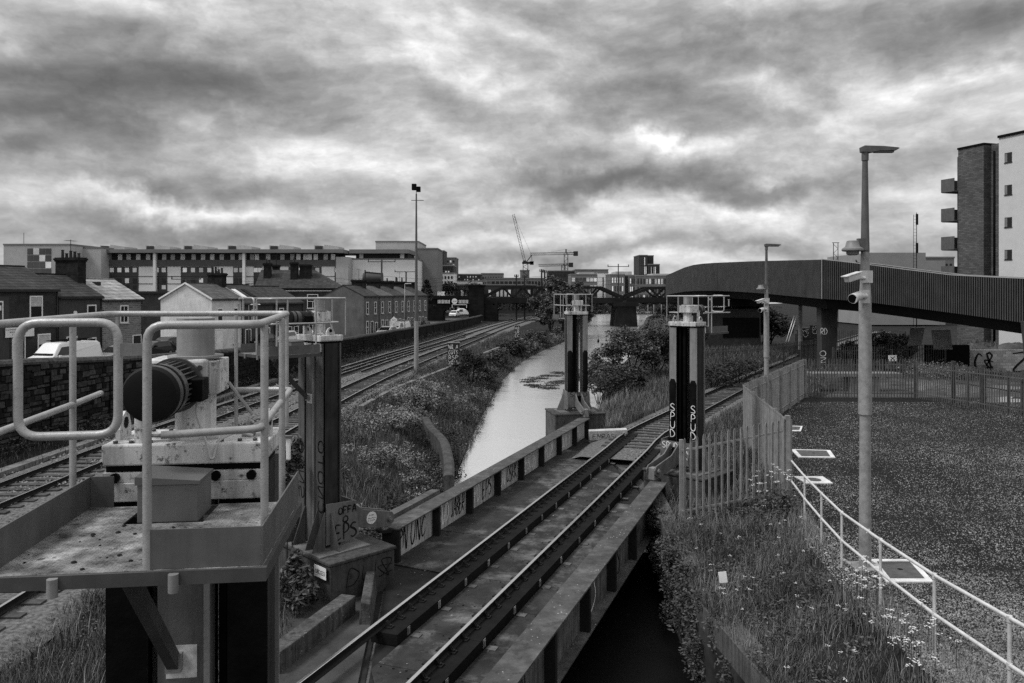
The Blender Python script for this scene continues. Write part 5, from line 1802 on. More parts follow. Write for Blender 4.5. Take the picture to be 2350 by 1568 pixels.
# leaning timbers/old cables against the wall: dark vertical battens
bt = MB().box(-.035, .035, .06, .10, 0, 1.9).mesh('batten', blackpaint)
for i, y in enumerate(np.arange(27, 150, 4.3)):
    q = link('batten', bt, SW, Vector((float(wall_x(y)), y, -.3)) - so, math.radians(-80))
    q.rotation_euler[1] = random.uniform(-.07, .07)
    q.scale = (1, 1, (float(wall_top(y)) + .2) / 1.9 * random.uniform(.75, .95))

# ================================================================ houses
slate = M('slate_dark', .038, .8, var=.45, scale=1.2, brick=(.6, .2, .02, .2), bump=.5, spec=.25)
slate_l = M('slate_light', .32, .75, var=.2, scale=1.4, brick=(.8, .26, .022, .25), bump=.5)
slate_m = M('slate_mid', .075, .75, var=.3, scale=1.2, brick=(.45, .18, .012, .45), bump=.5)
br_dark = M('brick_dark', .022, .9, var=.45, scale=1.0, brick=(.23, .085, .012, 1.9), bump=.4)
br_mid = M('brick_mid', .13, .9, var=.3, scale=.9, brick=(.23, .085, .012, .8), bump=.4)
br_lite = M('brick_banded', .16, .9, var=.2, scale=.9, brick=(.46, .16, .02, 1.7), bump=.4)
pl_dark = M('plaster_dark', .050, .9, var=.2, scale=1.4, streak=.2)
pl_white = M('pebbledash', .62, .95, var=.16, scale=1.2, bump=.7, bscale=16, streak=.15)
pot_m = M('chimney_pot', .025, .85, var=.4, scale=3, rnd=.4)
chim_m = M('chimney_brick', .016, .95, var=.5, scale=2, brick=(.23, .085, .012, 1.5), bump=.6, spec=.1)
gut = M('gutter', .012, .5, var=.2)
door_m = M('door_dark', .014, .5, var=.2)


def win_mesh(w, h, kind=0, fr=None):
    """window looking along -y, centred in x, standing on z=0: frame, panes, sash bar"""
    key = ('win', w, h, kind)
    if key in PALE:
        return PALE[key]
    mb = MB()
    f = .07 if fr is None else fr
    mb.box(-w / 2, w / 2, -.005, .03, 0, h, mi=1)
    mb.box(-w / 2 - f, -w / 2 + .02, -.05, .02, -.02, h + f, mi=0)
    mb.box(w / 2 - .02, w / 2 + f, -.05, .02, -.02, h + f, mi=0)
    mb.box(-w / 2 + .02, w / 2 - .02, -.05, .02, h - .03, h + f, mi=0)
    mb.box(-w / 2 + .02, w / 2 - .02, -.05, .02, -.02, .05, mi=0)
    if kind in (0, 2):
        mb.box(-w / 2 + .02, w / 2 - .02, -.035, .018, h * .5 - .03, h * .5 + .03, mi=0)
    if kind == 2:
        mb.box(-.03, .03, -.033, .016, .05, h * .5 - .03, mi=0)
    if kind == 1:
        mb.box(-w / 2 + .03, w / 2 - .03, -.02, .012, h * .62, h - .04, mi=2)
    if kind == 3:
        mb.box(-.025, .025, -.033, .016, .05, h - .03, mi=0)
    PALE[key] = mb.mesh('window', [white_p, glass_d, M('blind_pale', .42, .6, var=.2, scale=3)])
    return PALE[key]


sill_me = {}


def sill(w):
    if w not in sill_me:
        sill_me[w] = MB().box(-w / 2 - .12, w / 2 + .12, -.12, .03, -.13, -.025).mesh('sill', M('sill_pale', .4, .8, var=.2))
    return sill_me[w]


def chimney(parent, x, y, z0, z1, wx, wy, pots):
    c = MB()
    c.box(x - wx / 2, x + wx / 2, y - wy / 2, y + wy / 2, z0, z1 - .35)
    c.box(x - wx / 2 - .06, x + wx / 2 + .06, y - wy / 2 - .06, y + wy / 2 + .06, z1 - .35, z1 - .22)
    c.box(x - wx / 2 - .12, x + wx / 2 + .12, y - wy / 2 - .12, y + wy / 2 + .12, z1 - .22, z1 - .08)
    c.box(x - wx / 2 - .05, x + wx / 2 + .05, y - wy / 2 - .05, y + wy / 2 + .05, z1 - .08, z1)
    ch = c.build('chimney', chim_m, parent)
    for i in range(pots):
        f = (i + .5) / pots - .5
        px, py = (x + f * wx * .9, y) if wx > wy else (x, y + f * wy * .9)
        hh = random.uniform(.35, .7)
        MB().cyl((px, py, z1), (px, py, z1 + hh), .13, .10, 10).cyl((px, py, z1 + hh - .06), (px, py, z1 + hh), .14, .14, 10).build('chimney_pot', pot_m, ch)
    if random.random() < .7:
        ae = MB()
        ae.beam((x, y, z1), (x, y, z1 + 1.5), .035, .035)
        ae.beam((x - .5, y, z1 + 1.4), (x + .5, y, z1 + 1.4), .03, .03)
        for k in range(6):
            ae.beam((x - .45 + k * .18, y - .25, z1 + 1.4), (x - .45 + k * .18, y + .25, z1 + 1.4), .018, .018)
        ae.build('aerial', gut, ch)
    return ch


def house(label, loc, ang, w, d, eave, rise, wall, roof, wins, doors=(), chims=(), hip=False, name='terraced_house', group=None, gable_trim=None, over=.12, skylights=()):
    """facade on y=0 looking along -y, ridge along x; wins: (x, z, w, h, kind)"""
    t = thing(name, label, 'house', loc, ang, group)
    wb = MB()
    g = eave + rise
    base = -.8
    wb.add([(0, 0, base), (w, 0, base), (w, d, base), (0, d, base), (0, 0, eave), (w, 0, eave), (w, d, eave), (0, d, eave)], [(0, 1, 5, 4), (1, 2, 6, 5), (2, 3, 7, 6), (3, 0, 4, 7)])
    if not hip:
        wb.add([(0, 0, eave), (0, d, eave), (0, d / 2, g), (w, 0, eave), (w, d, eave), (w, d / 2, g)], [(0, 1, 2), (3, 5, 4)])
    wb.build('wall', wall, t)
    rb = MB()
    th = .09
    o = over
    k = rise / (d / 2)
    if hip:
        hh = min(d / 2, w / 2 - .3)
        v = [(-o, -o, eave - o * k), (w + o, -o, eave - o * k), (w + o, d + o, eave - o * k), (-o, d + o, eave - o * k), (hh if hip in (1, 3) else -o, d / 2, g), (w - hh if hip in (2, 3) else w + o, d / 2, g)]
        rb.add(v, [(0, 1, 5, 4), (1, 2, 5), (2, 3, 4, 5), (3, 0, 4), (0, 3, 2, 1)])
    else:
        for s0, s1 in ((0, 1), (1, -1)):
            y0 = -o if s1 == 1 else d + o
            a, b = (y0, eave - o * k + .02), (d / 2, g + .02)
            rb.add([(-o, a[0], a[1]), (w + o, a[0], a[1]), (w + o, b[0], b[1]), (-o, b[0], b[1]), (-o, a[0], a[1] + th), (w + o, a[0], a[1] + th), (w + o, b[0], b[1] + th), (-o, b[0], b[1] + th)],
                   [(0, 1, 2, 3), (4, 5, 6, 7), (0, 1, 5, 4), (1, 2, 6, 5), (3, 0, 4, 7)])
    rf = rb.build('roof', roof, t)
    if not hip:
        MB().beam((-o, d / 2, g + th + .03), (w + o, d / 2, g + th + .03), .22, .08).build('ridge_tiles', roof, rf)
    if gable_trim:
        for x in (-o - .02, w + o + .02):
            MB().beam((x, -o, eave - o * k + .06), (x, d / 2, g + .08), .05, .16).build('verge_board', gable_trim, rf)
            MB().beam((x, d + o, eave - o * k + .06), (x, d / 2, g + .08), .05, .16).build('verge_board', gable_trim, rf)
    for (x, y, z0, z1, wx, wy, pots) in chims:
        chimney(rf, x, y, z0, z1, wx, wy, pots)
    for (x, f, sw, sl, m) in skylights:
        y = d / 2 * f
        MB().obox((x, y, eave + y * k + th + .05), (sw / 2, 0, 0), (0, sl / 2, sl / 2 * k), (0, -.03 * k, .03)).build('skylight', m, rf)
    for (x, z, ww, hh, kind) in wins:
        wo = link('window', win_mesh(ww, hh, kind), t, (x, -.005, z))
        link('sill', sill(ww), wo)
    for (x, ww, hh, m) in doors:
        do = MB()
        do.box(x - ww / 2, x + ww / 2, -.03, .02, -.1, hh, mi=0)
        do.box(x - ww / 2 - .08, x - ww / 2, -.06, .02, -.1, hh + .08, mi=1)
        do.box(x + ww / 2, x + ww / 2 + .08, -.06, .02, -.1, hh + .08, mi=1)
        do.box(x - ww / 2, x + ww / 2, -.06, .02, hh, hh + .08, mi=1)
        dd = do.build('door', [m, white_p], t)
        MB().cyl((x + ww * .35, -.03, 1.0), (x + ww * .35, -.09, 1.0), .03, n=8).build('handle', galv, dd)
    MB().beam((-.05, -o - .05, eave - o * k - .02), (w + .05, -o - .05, eave - o * k - .02), .12, .11).build('gutter', gut, t)
    MB().cyl((w - .12, -.07, -.5), (w - .12, -.07, eave - .1), .045, n=8).build('downpipe', gut, t)
    return t


PSI = math.atan2(.96, .27)
SD = Vector((.27, .96, 0)).normalized()
row0 = Vector((-36.6, 55, 0))


def row(tt, z):
    p = row0 + SD * tt
    return (p.x, p.y, z)


HG = 'houses facing the street wall'
hA = house('dark brick end house with white window surrounds at the left edge', row(-4.2, .7), PSI, 10.6, 6.8, 5.75, 1.75, br_dark, slate, [(8.6, 3.35, 1.0, 1.9, 1), (9.3, .5, 1.0, 1.9, 1), (2.0, 3.3, 1.0, 1.6, 1), (5.3, 3.3, .9, 1.6, 1)], [(7.1, .95, 2.5, door_m)], [(5.4, 3.4, 6.2, 8.25, .8, 1.5, 2)], group=HG)
MB().box(-.2, 6.3, -.05, -.012, -.8, 5.3).build('rendered_front', pl_dark, hA)
sgb = MB().box(5.9, 8.3, -.16, -.12, 2.35, 3.05).build('notice_board', white_p, hA)
for k_, (tx, ww_, zz_) in enumerate((('COMMERCIAL UNIT', 2.1, 2.84), ('REQUIRED', 1.5, 2.66), ('12 7860', 1.1, 2.48))):
    lettering(hA, tx, (7.0 - ww_ / 2, -.165, zz_), (1, 0, 0), (0, 0, 1), .12, spray_k, width=ww_, lift=-.0)
MB().box(5.2, 5.6, -.12, -.0, 4.3, 4.65).build('alarm_box', white_p, hA)
hB = house('dark plastered house with white sash windows beside the brick end house', row(6.5, .55), PSI, 4.3, 6.6, 5.35, 1.75, pl_dark, slate, [(3.2, 3.3, .8, 1.35, 0), (3.2, .8, .8, 1.2, 0)], [(1.2, .9, 2.2, door_m)], [(4.25, 3.1, 6.1, 8.6, .85, 2.3, 5)], group=HG)
MB().cyl((1.5, -.02, 4.1), (1.5, -.1, 4.1), .17, n=12).build('alarm_bell', white_p, hB)
MB().cyl((4.0, -.25, 4.0), (4.0, -.33, 4.02), .33, n=14).build('satellite_dish', gut, hB)
hC = house('banded brick house with pale slate roof beside the dark plastered house', row(10.85, .4), PSI, 4.6, 6.4, 5.25, 1.7, br_lite, slate_l, [(2.4, 3.3, .8, 1.4, 3)], [(3.9, .9, 2.1, door_m)], group=HG)
MB().box(1.6, 2.0, 2.0, 2.6, 6.45, 6.75).build('roof_vent', gut, hC)
corner = Vector((-30.15, 80, .2))
hD = house('white pebbledashed gable house above the stone wall', corner, PSI, 5.1, 6.1, 5.35, 1.55, pl_white, slate_m, [(1.3, 3.0, .75, 1.35, 0), (4.0, 3.0, .75, 1.35, 0), (3.9, .7, .7, 1.3, 0)], [(1.2, .9, 2.2, white_p)], [(5.0, 3.0, 5.8, 8.1, .8, 1.7, 4)], group=HG, gable_trim=white_p)
c2 = corner + SD * 5.25
hE = house('low dark-roofed house with skylights beside the white gable house', (c2.x, c2.y, .1), PSI, 6.0, 7.0, 4.9, 2.0, pl_dark, slate, [(2.0, 2.9, .8, 1.3, 0), (4.6, .7, .8, 1.4, 3)], [(.9, .9, 2.1, door_m)], [(.3, 3.3, 5.8, 7.9, .8, 1.0, 1)], group=HG, skylights=((1.8, .5, .75, 1.5, white_p), (3.6, .5, .75, 1.5, blackpaint)))
c3 = corner + SD * 11.5
hE2 = house('dark brick house with tall white windows right of the skylight roof', (c3.x, c3.y, .05), PSI, 6.0, 7.0, 4.9, 1.9, br_dark, slate, [(1.2, 2.7, .8, 1.6, 0), (1.2, .6, .9, 1.5, 0), (4.4, .6, .9, 1.5, 0)], [(2.9, .9, 2.1, door_m)], group=HG)
# hipped house facing the camera behind them
G0 = at(585, 800, 112)
hG = house('hipped dark brick villa with white windows rising behind the terrace', (G0.x, G0.y, 0), math.radians(4), 11.6, 8, 6.85, 2.6, br_dark, slate, [(8.0, 3.95, 1.4, 1.9, 2), (10.9, 4.3, .7, 1.4, 0), (8.0, .8, 1.5, 1.5, 2), (4.2, 4.2, 1.0, 1.6, 0)], [(5.6, 1, 2.2, door_m)],
           [(1.2, 2.4, 7.0, 10.4, 1.0, .8, 2), (1.9, 4.6, 7.0, 10.2, 1.0, .7, 1), (5.0, 2.2, 7.0, 10.5, .95, .8, 1), (6.6, 2.4, 7.0, 10.2, 1.6, .9, 0)], hip=2, group=HG, name='hipped_house')
MB().box(.4, 11.5, -.03, -.012, 6.35, 6.45).build('string_course', white_p, hG)
# far terrace of five
f0 = Vector((-20.1, 108, -.1))
FD_ = Vector((.19, .98, 0)).normalized()
fang = math.atan2(FD_.y, FD_.x)
wF = 5.9
for i, lab in enumerate(('rendered gable-end house of the far brick terrace', 'second house of the far brick terrace beside the gable end', 'middle house of the far brick terrace behind parked cars', 'fourth house of the far brick terrace behind the floodlight mast', 'last house of the far brick terrace nearest the arch bridge')):
    p = f0 + FD_ * (wF * i)
    house(lab, (p.x, p.y, -.1 - .02 * i), fang, wF - .02, 6.0, 5.75, 1.45, br_mid if i else M('render_mid', .11, .9, var=.25, scale=1, streak=.2), slate_m if i % 2 else slate, [(1.3, 3.3, .7, 1.6, 0), (4.3, 3.3, .7, 1.6, 0), (1.3, .6, .75, 1.7, 0)], [(3.0, .9, 2.2, door_m), (4.7, .8, 2.0, white_p if i % 2 else door_m)],
          [(5.7, 3.0, 6.4, 8.1, .8, 1.9, random.choice((0, 1, 2)))], group='far terrace along the street', over=.06)
# lower flat-roofed yard building between house C and the white gable
yb = thing('yard_building', 'low dark flat-roofed yard building in the gap beside the white gable', 'building', at(335, 800, 84))
yb.location.z = 0
MB().box(-3.2, 4.5, 0, 5, 0, 6.1).build('wall', br_dark, yb)
MB().box(-3.3, 4.6, -.1, 5, 6.1, 6.35).build('parapet', gut, yb)

# street furniture
sl = thing('street_light', 'slim street light with flat pale lantern before the white gable house', 'street light', at(571, 830, 76))
sl.location.z = .25
zt = at(0, 701, 76).z - .25
MB().cyl((0, 0, 0), (0, 0, zt), .07, .04, 8).build('pole', pole_d, sl)
MB().beam((0, 0, zt), (.35, -.2, zt + .1), .05, .05).build('arm', pole_d, sl)
MB().prism([(.2, 0), (1.1, .02), (1.0, .1), (.3, .1)], (0, -.25, zt + .04), (1, 0, 0), (0, 0, 1), (0, .3, 0)).build('lantern', white_p, sl)
sl2 = thing('street_light', 'far slim street light in front of the far brick terrace', 'street light', at(929, 770, 112))
sl2.location.z = -.2
zt = at(0, 722, 112).z + 4.5
MB().cyl((0, 0, 0), (0, 0, zt), .06, .04, 8).build('pole', pole_m, sl2)
MB().prism([(.0, 0), (.9, .02), (.8, .1), (.1, .1)], (0, -.15, zt), (1, 0, 0), (0, 0, 1), (0, .3, 0)).build('lantern', white_p, sl2)
ds = thing('diamond_sign', 'white diamond street sign before the far brick terrace', 'sign', at(904, 765, 108))
ds.location.z = -.15
MB().cyl((0, 0, 0), (0, 0, 2.6), .04, n=8).build('sign_post', pole_d, ds)
MB().obox((0, -.06, 2.6), (.24, 0, .24), (0, .012, 0), (-.24, 0, .24)).build('sign_face', white_p, ds)
graffiti(ds, 'AH', (-.25, -.075, 2.55), (1, 0, 0), (0, 0, 1), (0, -1, 0), .5, .12, spray_k, .03)
bd = thing('striped_bollard', 'black bollard with white bands at the gable end of the far terrace', 'bollard', at(868, 772, 100))
bd.location.z = -.05
for i in range(6):
    MB().cyl((0, 0, i * .25), (0, 0, i * .25 + .24), .1, n=10).build('band', white_p if i % 2 else blackpaint, bd)


# ================================================================ cars and vans
tyre_m = M('tyre', .01, .9, var=.2)
rim_m = M('rim', .25, .4, metal=.6, var=.1)
lampg = M('car_lamp', .5, .2, var=.1)


def car(label, loc, heading, paint, kind='hatch', name='parked_car', group=None):
    """nose along +x"""
    t = thing(name, label, 'van' if kind == 'van' else 'car', loc, heading, group)
    if kind == 'van':
        L, Wd, H = 5.0, 1.95, 1.98
        prof = [(-2.5, .35), (-2.5, 1.0), (-2.42, 1.8), (-2.2, 1.96), (1.0, 1.98), (1.25, 1.9), (1.95, 1.12), (2.4, .98), (2.5, .75), (2.48, .35)]
        wins = [[(1.12, 1.83), (1.93, 1.14), None], [(.35, 1.15), (1.62, 1.15), (1.12, 1.72), (.35, 1.76)]]
    elif kind == 'suv':
        L, Wd, H = 4.4, 1.8, 1.65
        prof = [(-2.2, .35), (-2.22, .9), (-2.0, 1.05), (-1.75, 1.52), (-1.4, 1.63), (.2, 1.65), (.55, 1.56), (1.15, 1.05), (1.95, .95), (2.18, .75), (2.2, .35)]
        wins = [[(.58, 1.52), (1.13, 1.06), None], [(-1.6, 1.1), (.95, 1.08), (.45, 1.5), (-1.4, 1.52)]]
    else:
        L, Wd, H = 4.1, 1.72, 1.48
        prof = [(-2.0, .32), (-2.05, .85), (-1.9, 1.0), (-1.55, 1.38), (-1.1, 1.46), (.0, 1.47), (.4, 1.38), (1.1, .95), (1.85, .8), (2.05, .6), (2.05, .32)]
        wins = [[(.43, 1.35), (1.07, .97), None], [(-1.45, 1.0), (.9, .96), (.3, 1.33), (-1.2, 1.38)]]
    body = MB()
    n = len(prof)
    stations = [(-1, .0), (-.86, 1), (.86, 1), (1, .0)]
    zmid = .95
    vs = []
    for sy in (-1, 1):
        for inner in (0, 1):
            for x, z in prof:
                tum = max(0, (z - zmid)) * .22
                y = sy * (Wd / 2 - tum - inner * .07)
                sh = .04 * inner
                vs.append((x * (1 - .0 * inner), y + (0 if not inner else 0), z if inner else z))
    # outer skins slightly inset at the rim give rounded shoulders
    V, Fc = [], []
    rings = []
    for y, shr in ((-1, .0), (-.93, 1.0), (.93, 1.0), (1, .0)):
        ring = []
        for x, z in prof:
            tum = max(0, (z - zmid)) * .24
            k = 1.0 if shr else .965
            ring.append(len(V))
            cx, cz = 0, .8
            V.append((cx + (x - cx) * (1.0 if shr else .975), y * (Wd / 2 - tum), cz + (z - cz) * (1.0 if shr else .93)))
        rings.append(ring)
    for a, b in zip(rings[:-1], rings[1:]):
        for i in range(n):
            j = (i + 1) % n
            Fc.append((a[i], a[j], b[j], b[i]))
    Fc += [tuple(rings[0]), tuple(rings[-1][::-1])]
    body.add(V, Fc)
    body.build('body', paint, t)

    def yat(z):
        return Wd / 2 - max(0, z - zmid) * .24
    ws = wins[0]
    (x0, z0), (x1, z1) = ws[0], ws[1]
    MB().add([(x0 + .02, -yat(z0) * .88, z0 + .02), (x0 + .02, yat(z0) * .88, z0 + .02), (x1 + .02, yat(z1) * .9, z1 + .02), (x1 + .02, -yat(z1) * .9, z1 + .02)], [(0, 1, 2, 3)]).build('windscreen', glass_d, t)
    for sy in (-1, 1):
        MB().add([(x, sy * (yat(z) + .012 - .0), .8 + (z - .8) * .97) for x, z in wins[1]], [tuple(range(len(wins[1])))]).build('side_window', glass_d, t)
        for wx in (-L * .31, L * .31):
            w = MB().cyl((wx, sy * (Wd / 2 - .17), .32), (wx, sy * (Wd / 2 + .01), .32), .32, n=18).build('wheel', tyre_m, t)
            MB().cyl((wx, sy * (Wd / 2 + .011), .32), (wx, sy * (Wd / 2 + .02), .32), .2, n=14).build('rim', rim_m, w)
        MB().box(prof[-2][0] - .12, prof[-2][0] + .01, sy * Wd * .36 - .14, sy * Wd * .36 + .14, .62, .78).build('headlight', lampg, t, bevel=.02)
        MB().box(prof[-4][0] - .55, prof[-4][0] - .38, min(sy * (Wd / 2 + .0), sy * (Wd / 2 + .16)), max(sy * (Wd / 2), sy * (Wd / 2 + .16)), 1.0, 1.16).build('wing_mirror', paint, t, bevel=.02)
    xb = prof[0][0] - .012
    MB().box(xb, xb + .02, -Wd * .36, Wd * .36, 1.08 if kind != 'hatch' else 1.0, 1.6 if kind == 'van' else 1.3).build('rear_window', glass_d, t)
    MB().box(prof[-1][0] - .01, prof[-1][0] + .02, -.26, .26, .42, .53).build('number_plate', white_p, t)
    MB().box(prof[-1][0] - .01, prof[-1][0] + .015, -.5, .5, .56, .68).build('grille', blackpaint, t)
    return t


pw = M('paint_white', .75, .25, var=.04, spec=.5)
pk = M('paint_black', .012, .22, var=.1, spec=.5)
pg = M('paint_silver', .35, .3, metal=.4, var=.05, spec=.5)
hd = math.atan2(-SD.y, -SD.x)
CG = 'vehicles parked along the street'
q = at(150, 812, 57)
van = car('white van with roof rack parked before the dark plastered house', (q.x, q.y, .75), hd, pw, 'van', 'parked_van', CG)
rk = MB()
for x in (-1.8, -.6, .6):
    rk.beam((x, -.75, 2.06), (x, .75, 2.06), .05, .05)
rk.beam((-2.0, -.75, 2.1), (.9, -.75, 2.1), .04, .05)
rk.beam((-2.0, .75, 2.1), (.9, .75, 2.1), .04, .05)
rk.build('roof_rack', blackpaint, van)
ladder = MB()
ladder.beam((-1.9, .2, 2.16), (.8, .2, 2.16), .05, .06)
ladder.beam((-1.9, .5, 2.16), (.8, .5, 2.16), .05, .06)
for i in range(8):
    ladder.beam((-1.8 + i * .35, .2, 2.17), (-1.8 + i * .35, .5, 2.17), .03, .03)
ladder.build('ladder', blackpaint, van)
for lab, x, Y, z, pt, kd in (('silver hatchback half hidden behind the wall right of the white van', 275, 63, .62, pg, 'hatch'), ('black car parked beside the white gable house', 385, 76, .34, pk, 'suv'), ('dark hatchback behind the stone wall left of the black car', 350, 71, .45, pk, 'hatch'),
                         ('dark car parked right of the white gable house', 598, 88, .15, pk, 'hatch'), ('white car parked behind the second lift tower', 648, 92, .12, pw, 'suv'), ('pale car beyond the second lift tower platform', 708, 97, .08, pw, 'hatch'),
                         ('white hatchback at the near end of the far terrace', 888, 113, -.1, pw, 'hatch'), ('dark hatchback beside the floodlight mast', 968, 134, -.15, pk, 'hatch')):
    q = at(x, 760, Y)
    car(lab, (q.x, q.y, z), hd if 'white hatchback' in lab else hd + random.uniform(-.06, .06), pt, kd, group=CG)
q = at(915, 760, 120)
v2 = car('white van with roof rack parked before the far terrace', (q.x, q.y, -.12), hd, pw, 'van', 'parked_van', CG)
MB().box(-1.9, 1.0, -.8, .8, 2.02, 2.1).build('roof_rack', pg, v2)
q = at(1043, 740, 205)
car('white car seen through the brick arch', (q.x, q.y, -.3), math.radians(-100), pw, 'suv', group=CG)
q = at(1063, 740, 215)
car('white van seen through the right of the brick arch', (q.x, q.y, -.3), math.radians(200), pw, 'van', 'parked_van', CG)
# ================================================================ brick arch bridge and truss spans
YB = 176
ar_m = M('arch_brick', .010, .95, var=.5, scale=.5, brick=(.9, .3, .02, 1.5), bump=.4, spec=.1)


def S(px):
    return px * YB / FPX


AB = thing('arch_bridge', 'dark brick road arch bridge with striped height warning board', 'bridge', (at(1055, 740, YB).x, YB, -.4))
a0 = AB.location.copy()


def ax(x):
    return at(x, 0, YB).x - a0.x


def az(y):
    return at(0, y, YB).z - a0.z


# wall with arched opening built as a polygon strip
mb = MB()
x0, x1, xa, xb = ax(965), ax(1143), ax(1016), ax(1076)
ztop, zspr, zcr = az(684), az(722), az(704)
mb.box(x0, xa, 0, 7, 0, ztop)
mb.box(xb, x1, 0, 7, 0, ztop)
n = 14
prev = None
cxm, rx = (xa + xb) / 2, (xb - xa) / 2
for i in range(n + 1):
    th = math.pi - math.pi * i / n
    q = (cxm + rx * math.cos(th), zspr + (zcr - zspr) * math.sin(th))
    if prev:
        mb.add([(prev[0], 0, prev[1]), (q[0], 0, q[1]), (q[0], 0, ztop), (prev[0], 0, ztop), (prev[0], 7, prev[1]), (q[0], 7, q[1])], [(0, 1, 2, 3), (0, 4, 5, 1)])
    prev = q
mb.box(xa, xb, 6.9, 7, zcr, ztop)
mb.build('arch_wall', ar_m, AB)
MB().box(x0, ax(1078), -.3, 0, ztop - .2, ztop + .5).build('parapet', ar_m, AB)
MB().box(ax(1076), ax(1111), -.6, 7, 0, az(656)).build('abutment_tower', ar_m, AB)
MB().box(ax(1074), ax(1113), -.75, 7, az(656), az(654)).build('tower_cap', ar_m, AB)
MB().box(ax(1111), ax(1142), -.4, 6, 0, az(690)).build('bearing_block', ar_m, AB)
# parapet railing and height board
for i in range(18):
    x = x0 + (ax(1076) - x0) * i / 18
    MB().box(x, x + .06, -.2, -.1, ztop + .5, ztop + 1.5).build('railing_post', gut, AB)
MB().beam((x0, -.15, ztop + 1.45), (ax(1076), -.15, ztop + 1.45), .06, .06).build('railing_bar', gut, AB)
bd_ = MB().box(ax(1004), ax(1084), -.42, -.36, az(697), az(688)).build('height_board', blackpaint, AB)
st_me = MB().box(-.08, .08, -.44, -.42, az(696.5), az(688.5)).mesh('stripe', white_p)
for i in range(25):
    x = ax(1006) + (ax(1083) - ax(1006)) * i / 24
    if abs(x - ax(1044)) > .9:
        link('stripe', st_me, bd_, (x, 0, 0))
MB().cyl((ax(1043.5), -.5, az(691.5)), (ax(1043.5), -.45, az(691.5)), .62, n=20).build('height_roundel', white_p, AB)
lettering(AB, "4.00", (ax(1043.5) - .4, -.505, az(693)), (1, 0, 0), (0, 0, 1), .3, spray_k, width=.8, lift=.006)
for xx in (1038, 1071):
    MB().box(ax(xx) - .06, ax(xx) + .06, -.5, -.45, az(707), az(699)).build('board_bracket', white_p, AB)
MB().box(ax(1038), ax(1071), -.5, -.46, az(700), az(698.8)).build('board_bracket', white_p, AB)
graffiti(AB, 'AVOX', (ax(1004), -.22, ztop + .52), (1, 0, 0), (0, 0, 1), (0, -1, 0), 1.6, .9, spray_w, .18)

tr_m = M('truss_steel', .010, .75, var=.4, scale=.7, spec=.15)


def truss(label, xs, ytop, ybot, dip_l, dip_r, loc_y=YB):
    """Warren truss between two photo columns; ends slope down"""
    a, b = at(xs[0], 0, loc_y).x, at(xs[1], 0, loc_y).x
    zt, zb = at(0, ytop, loc_y).z, at(0, ybot, loc_y).z
    t = thing('truss_span', label, 'bridge', (a, loc_y, zb), 0, 'railway truss spans over the canal')
    L, H = b - a, zt - zb
    for y in (0, 7.5):
        m = tr_m
        MB().beam((0, y, .5), (L, y, .5), .5, 1.15).build('bottom_chord', m, t)
        xl, xr = (dip_l, L - dip_r)
        MB().beam((xl, y, H), (xr, y, H), .5, .55).build('top_chord', m, t)
        if dip_l:
            MB().beam((0, y, 1.2), (xl, y, H), .5, .6).build('end_post', m, t)
        if dip_r:
            MB().beam((L, y, 1.2), (xr, y, H), .5, .6).build('end_post', m, t)
        n = max(2, round((xr - xl) / 4.2))
        for i in range(n):
            x = xl + (xr - xl) * i / n
            e = xl + (xr - xl) * (i + 1) / n
            mid = (x + e) / 2
            MB().beam((x, y, H), (mid, y, 1.0), .35, .42).build('diagonal', m, t)
            MB().beam((mid, y, 1.0), (e, y, H), .35, .42).build('diagonal', m, t)
            MB().beam((mid, y, 1.0), (mid, y, H), .2, .2).build('vertical', m, t)
    MB().box(0, L, .5, 7, -.2, .3).build('deck', tr_m, t)
    for i in range(int(L / 2.2)):
        MB().box(i * 2.2, i * 2.2 + .4, -.4, 7.6, -.55, -.2).build('cross_girder', tr_m, t)
    for zz in (1.35, 1.7):
        MB().beam((0, .8, zz), (L, .8, zz), .06, .06).build('walkway_rail', tr_m, t)
    return t


truss('left railway truss span behind the willow tree', (1108, 1429), 660, 695, 4.5, 4.8)
truss('right railway truss span running behind the footbridge', (1438, 1640), 661, 694, 5.0, 0)
pi_ = thing('truss_pier', 'stone pier carrying the truss spans in the canal', 'pier', (at(1436, 0, YB).x, YB + 3.7, -2.3))
MB().prism([(-2.6, 0), (2.6, 0), (2.1, 5.3), (-2.1, 5.3)], (0, -4.6, 0), (1, 0, 0), (0, 0, 1), (0, 9.2, 0)).build('pier_shaft', M('pier_stone', .012, .95, var=.4, scale=.6, bump=.4, bscale=3, spec=.1), pi_)
MB().box(-2.7, 2.7, -5, 5, 5.3, 6.3).build('pier_cap', MATS['pier_stone'], pi_)

# quay wall along the far right bank of the canal, people's path, marker buoy
qp = [(float(R_edge(y)) - .1, y, 0) for y in np.arange(104, 236, 6)]
qw = MB().sweep([(-.3, -2.4), (.3, -2.4), (.3, .6), (-.3, .6)], qp)
tag(qw.build('quay_wall', M('quay_stone', .03, .9, var=.4, scale=.8, streak=.4)), 'dark curved quay wall on the far right canal bank', 'wall')
bp = gp(1373, 786, -1.5)
by_ = thing('marker_post', 'thin marker post with dark float in the canal', 'post', bp)
MB().cyl((0, 0, 0), (0, 0, 1.3), .03, n=6).build('stick', blackpaint, by_)
MB().cyl((0, 0, -.1), (0, 0, .45), .17, .13, 10).build('float', blackpaint, by_)
pp = thing('towpath_post', 'pair of pale posts on the quay beyond the truss bridge', 'post', at(1487, 720, 190))
pp.location.z = -.4
for dx in (0, 1.4, 3.2):
    MB().cyl((dx, 0, 0), (dx, 0, 4.2), .08, n=6).build('pole', pole_m, pp)


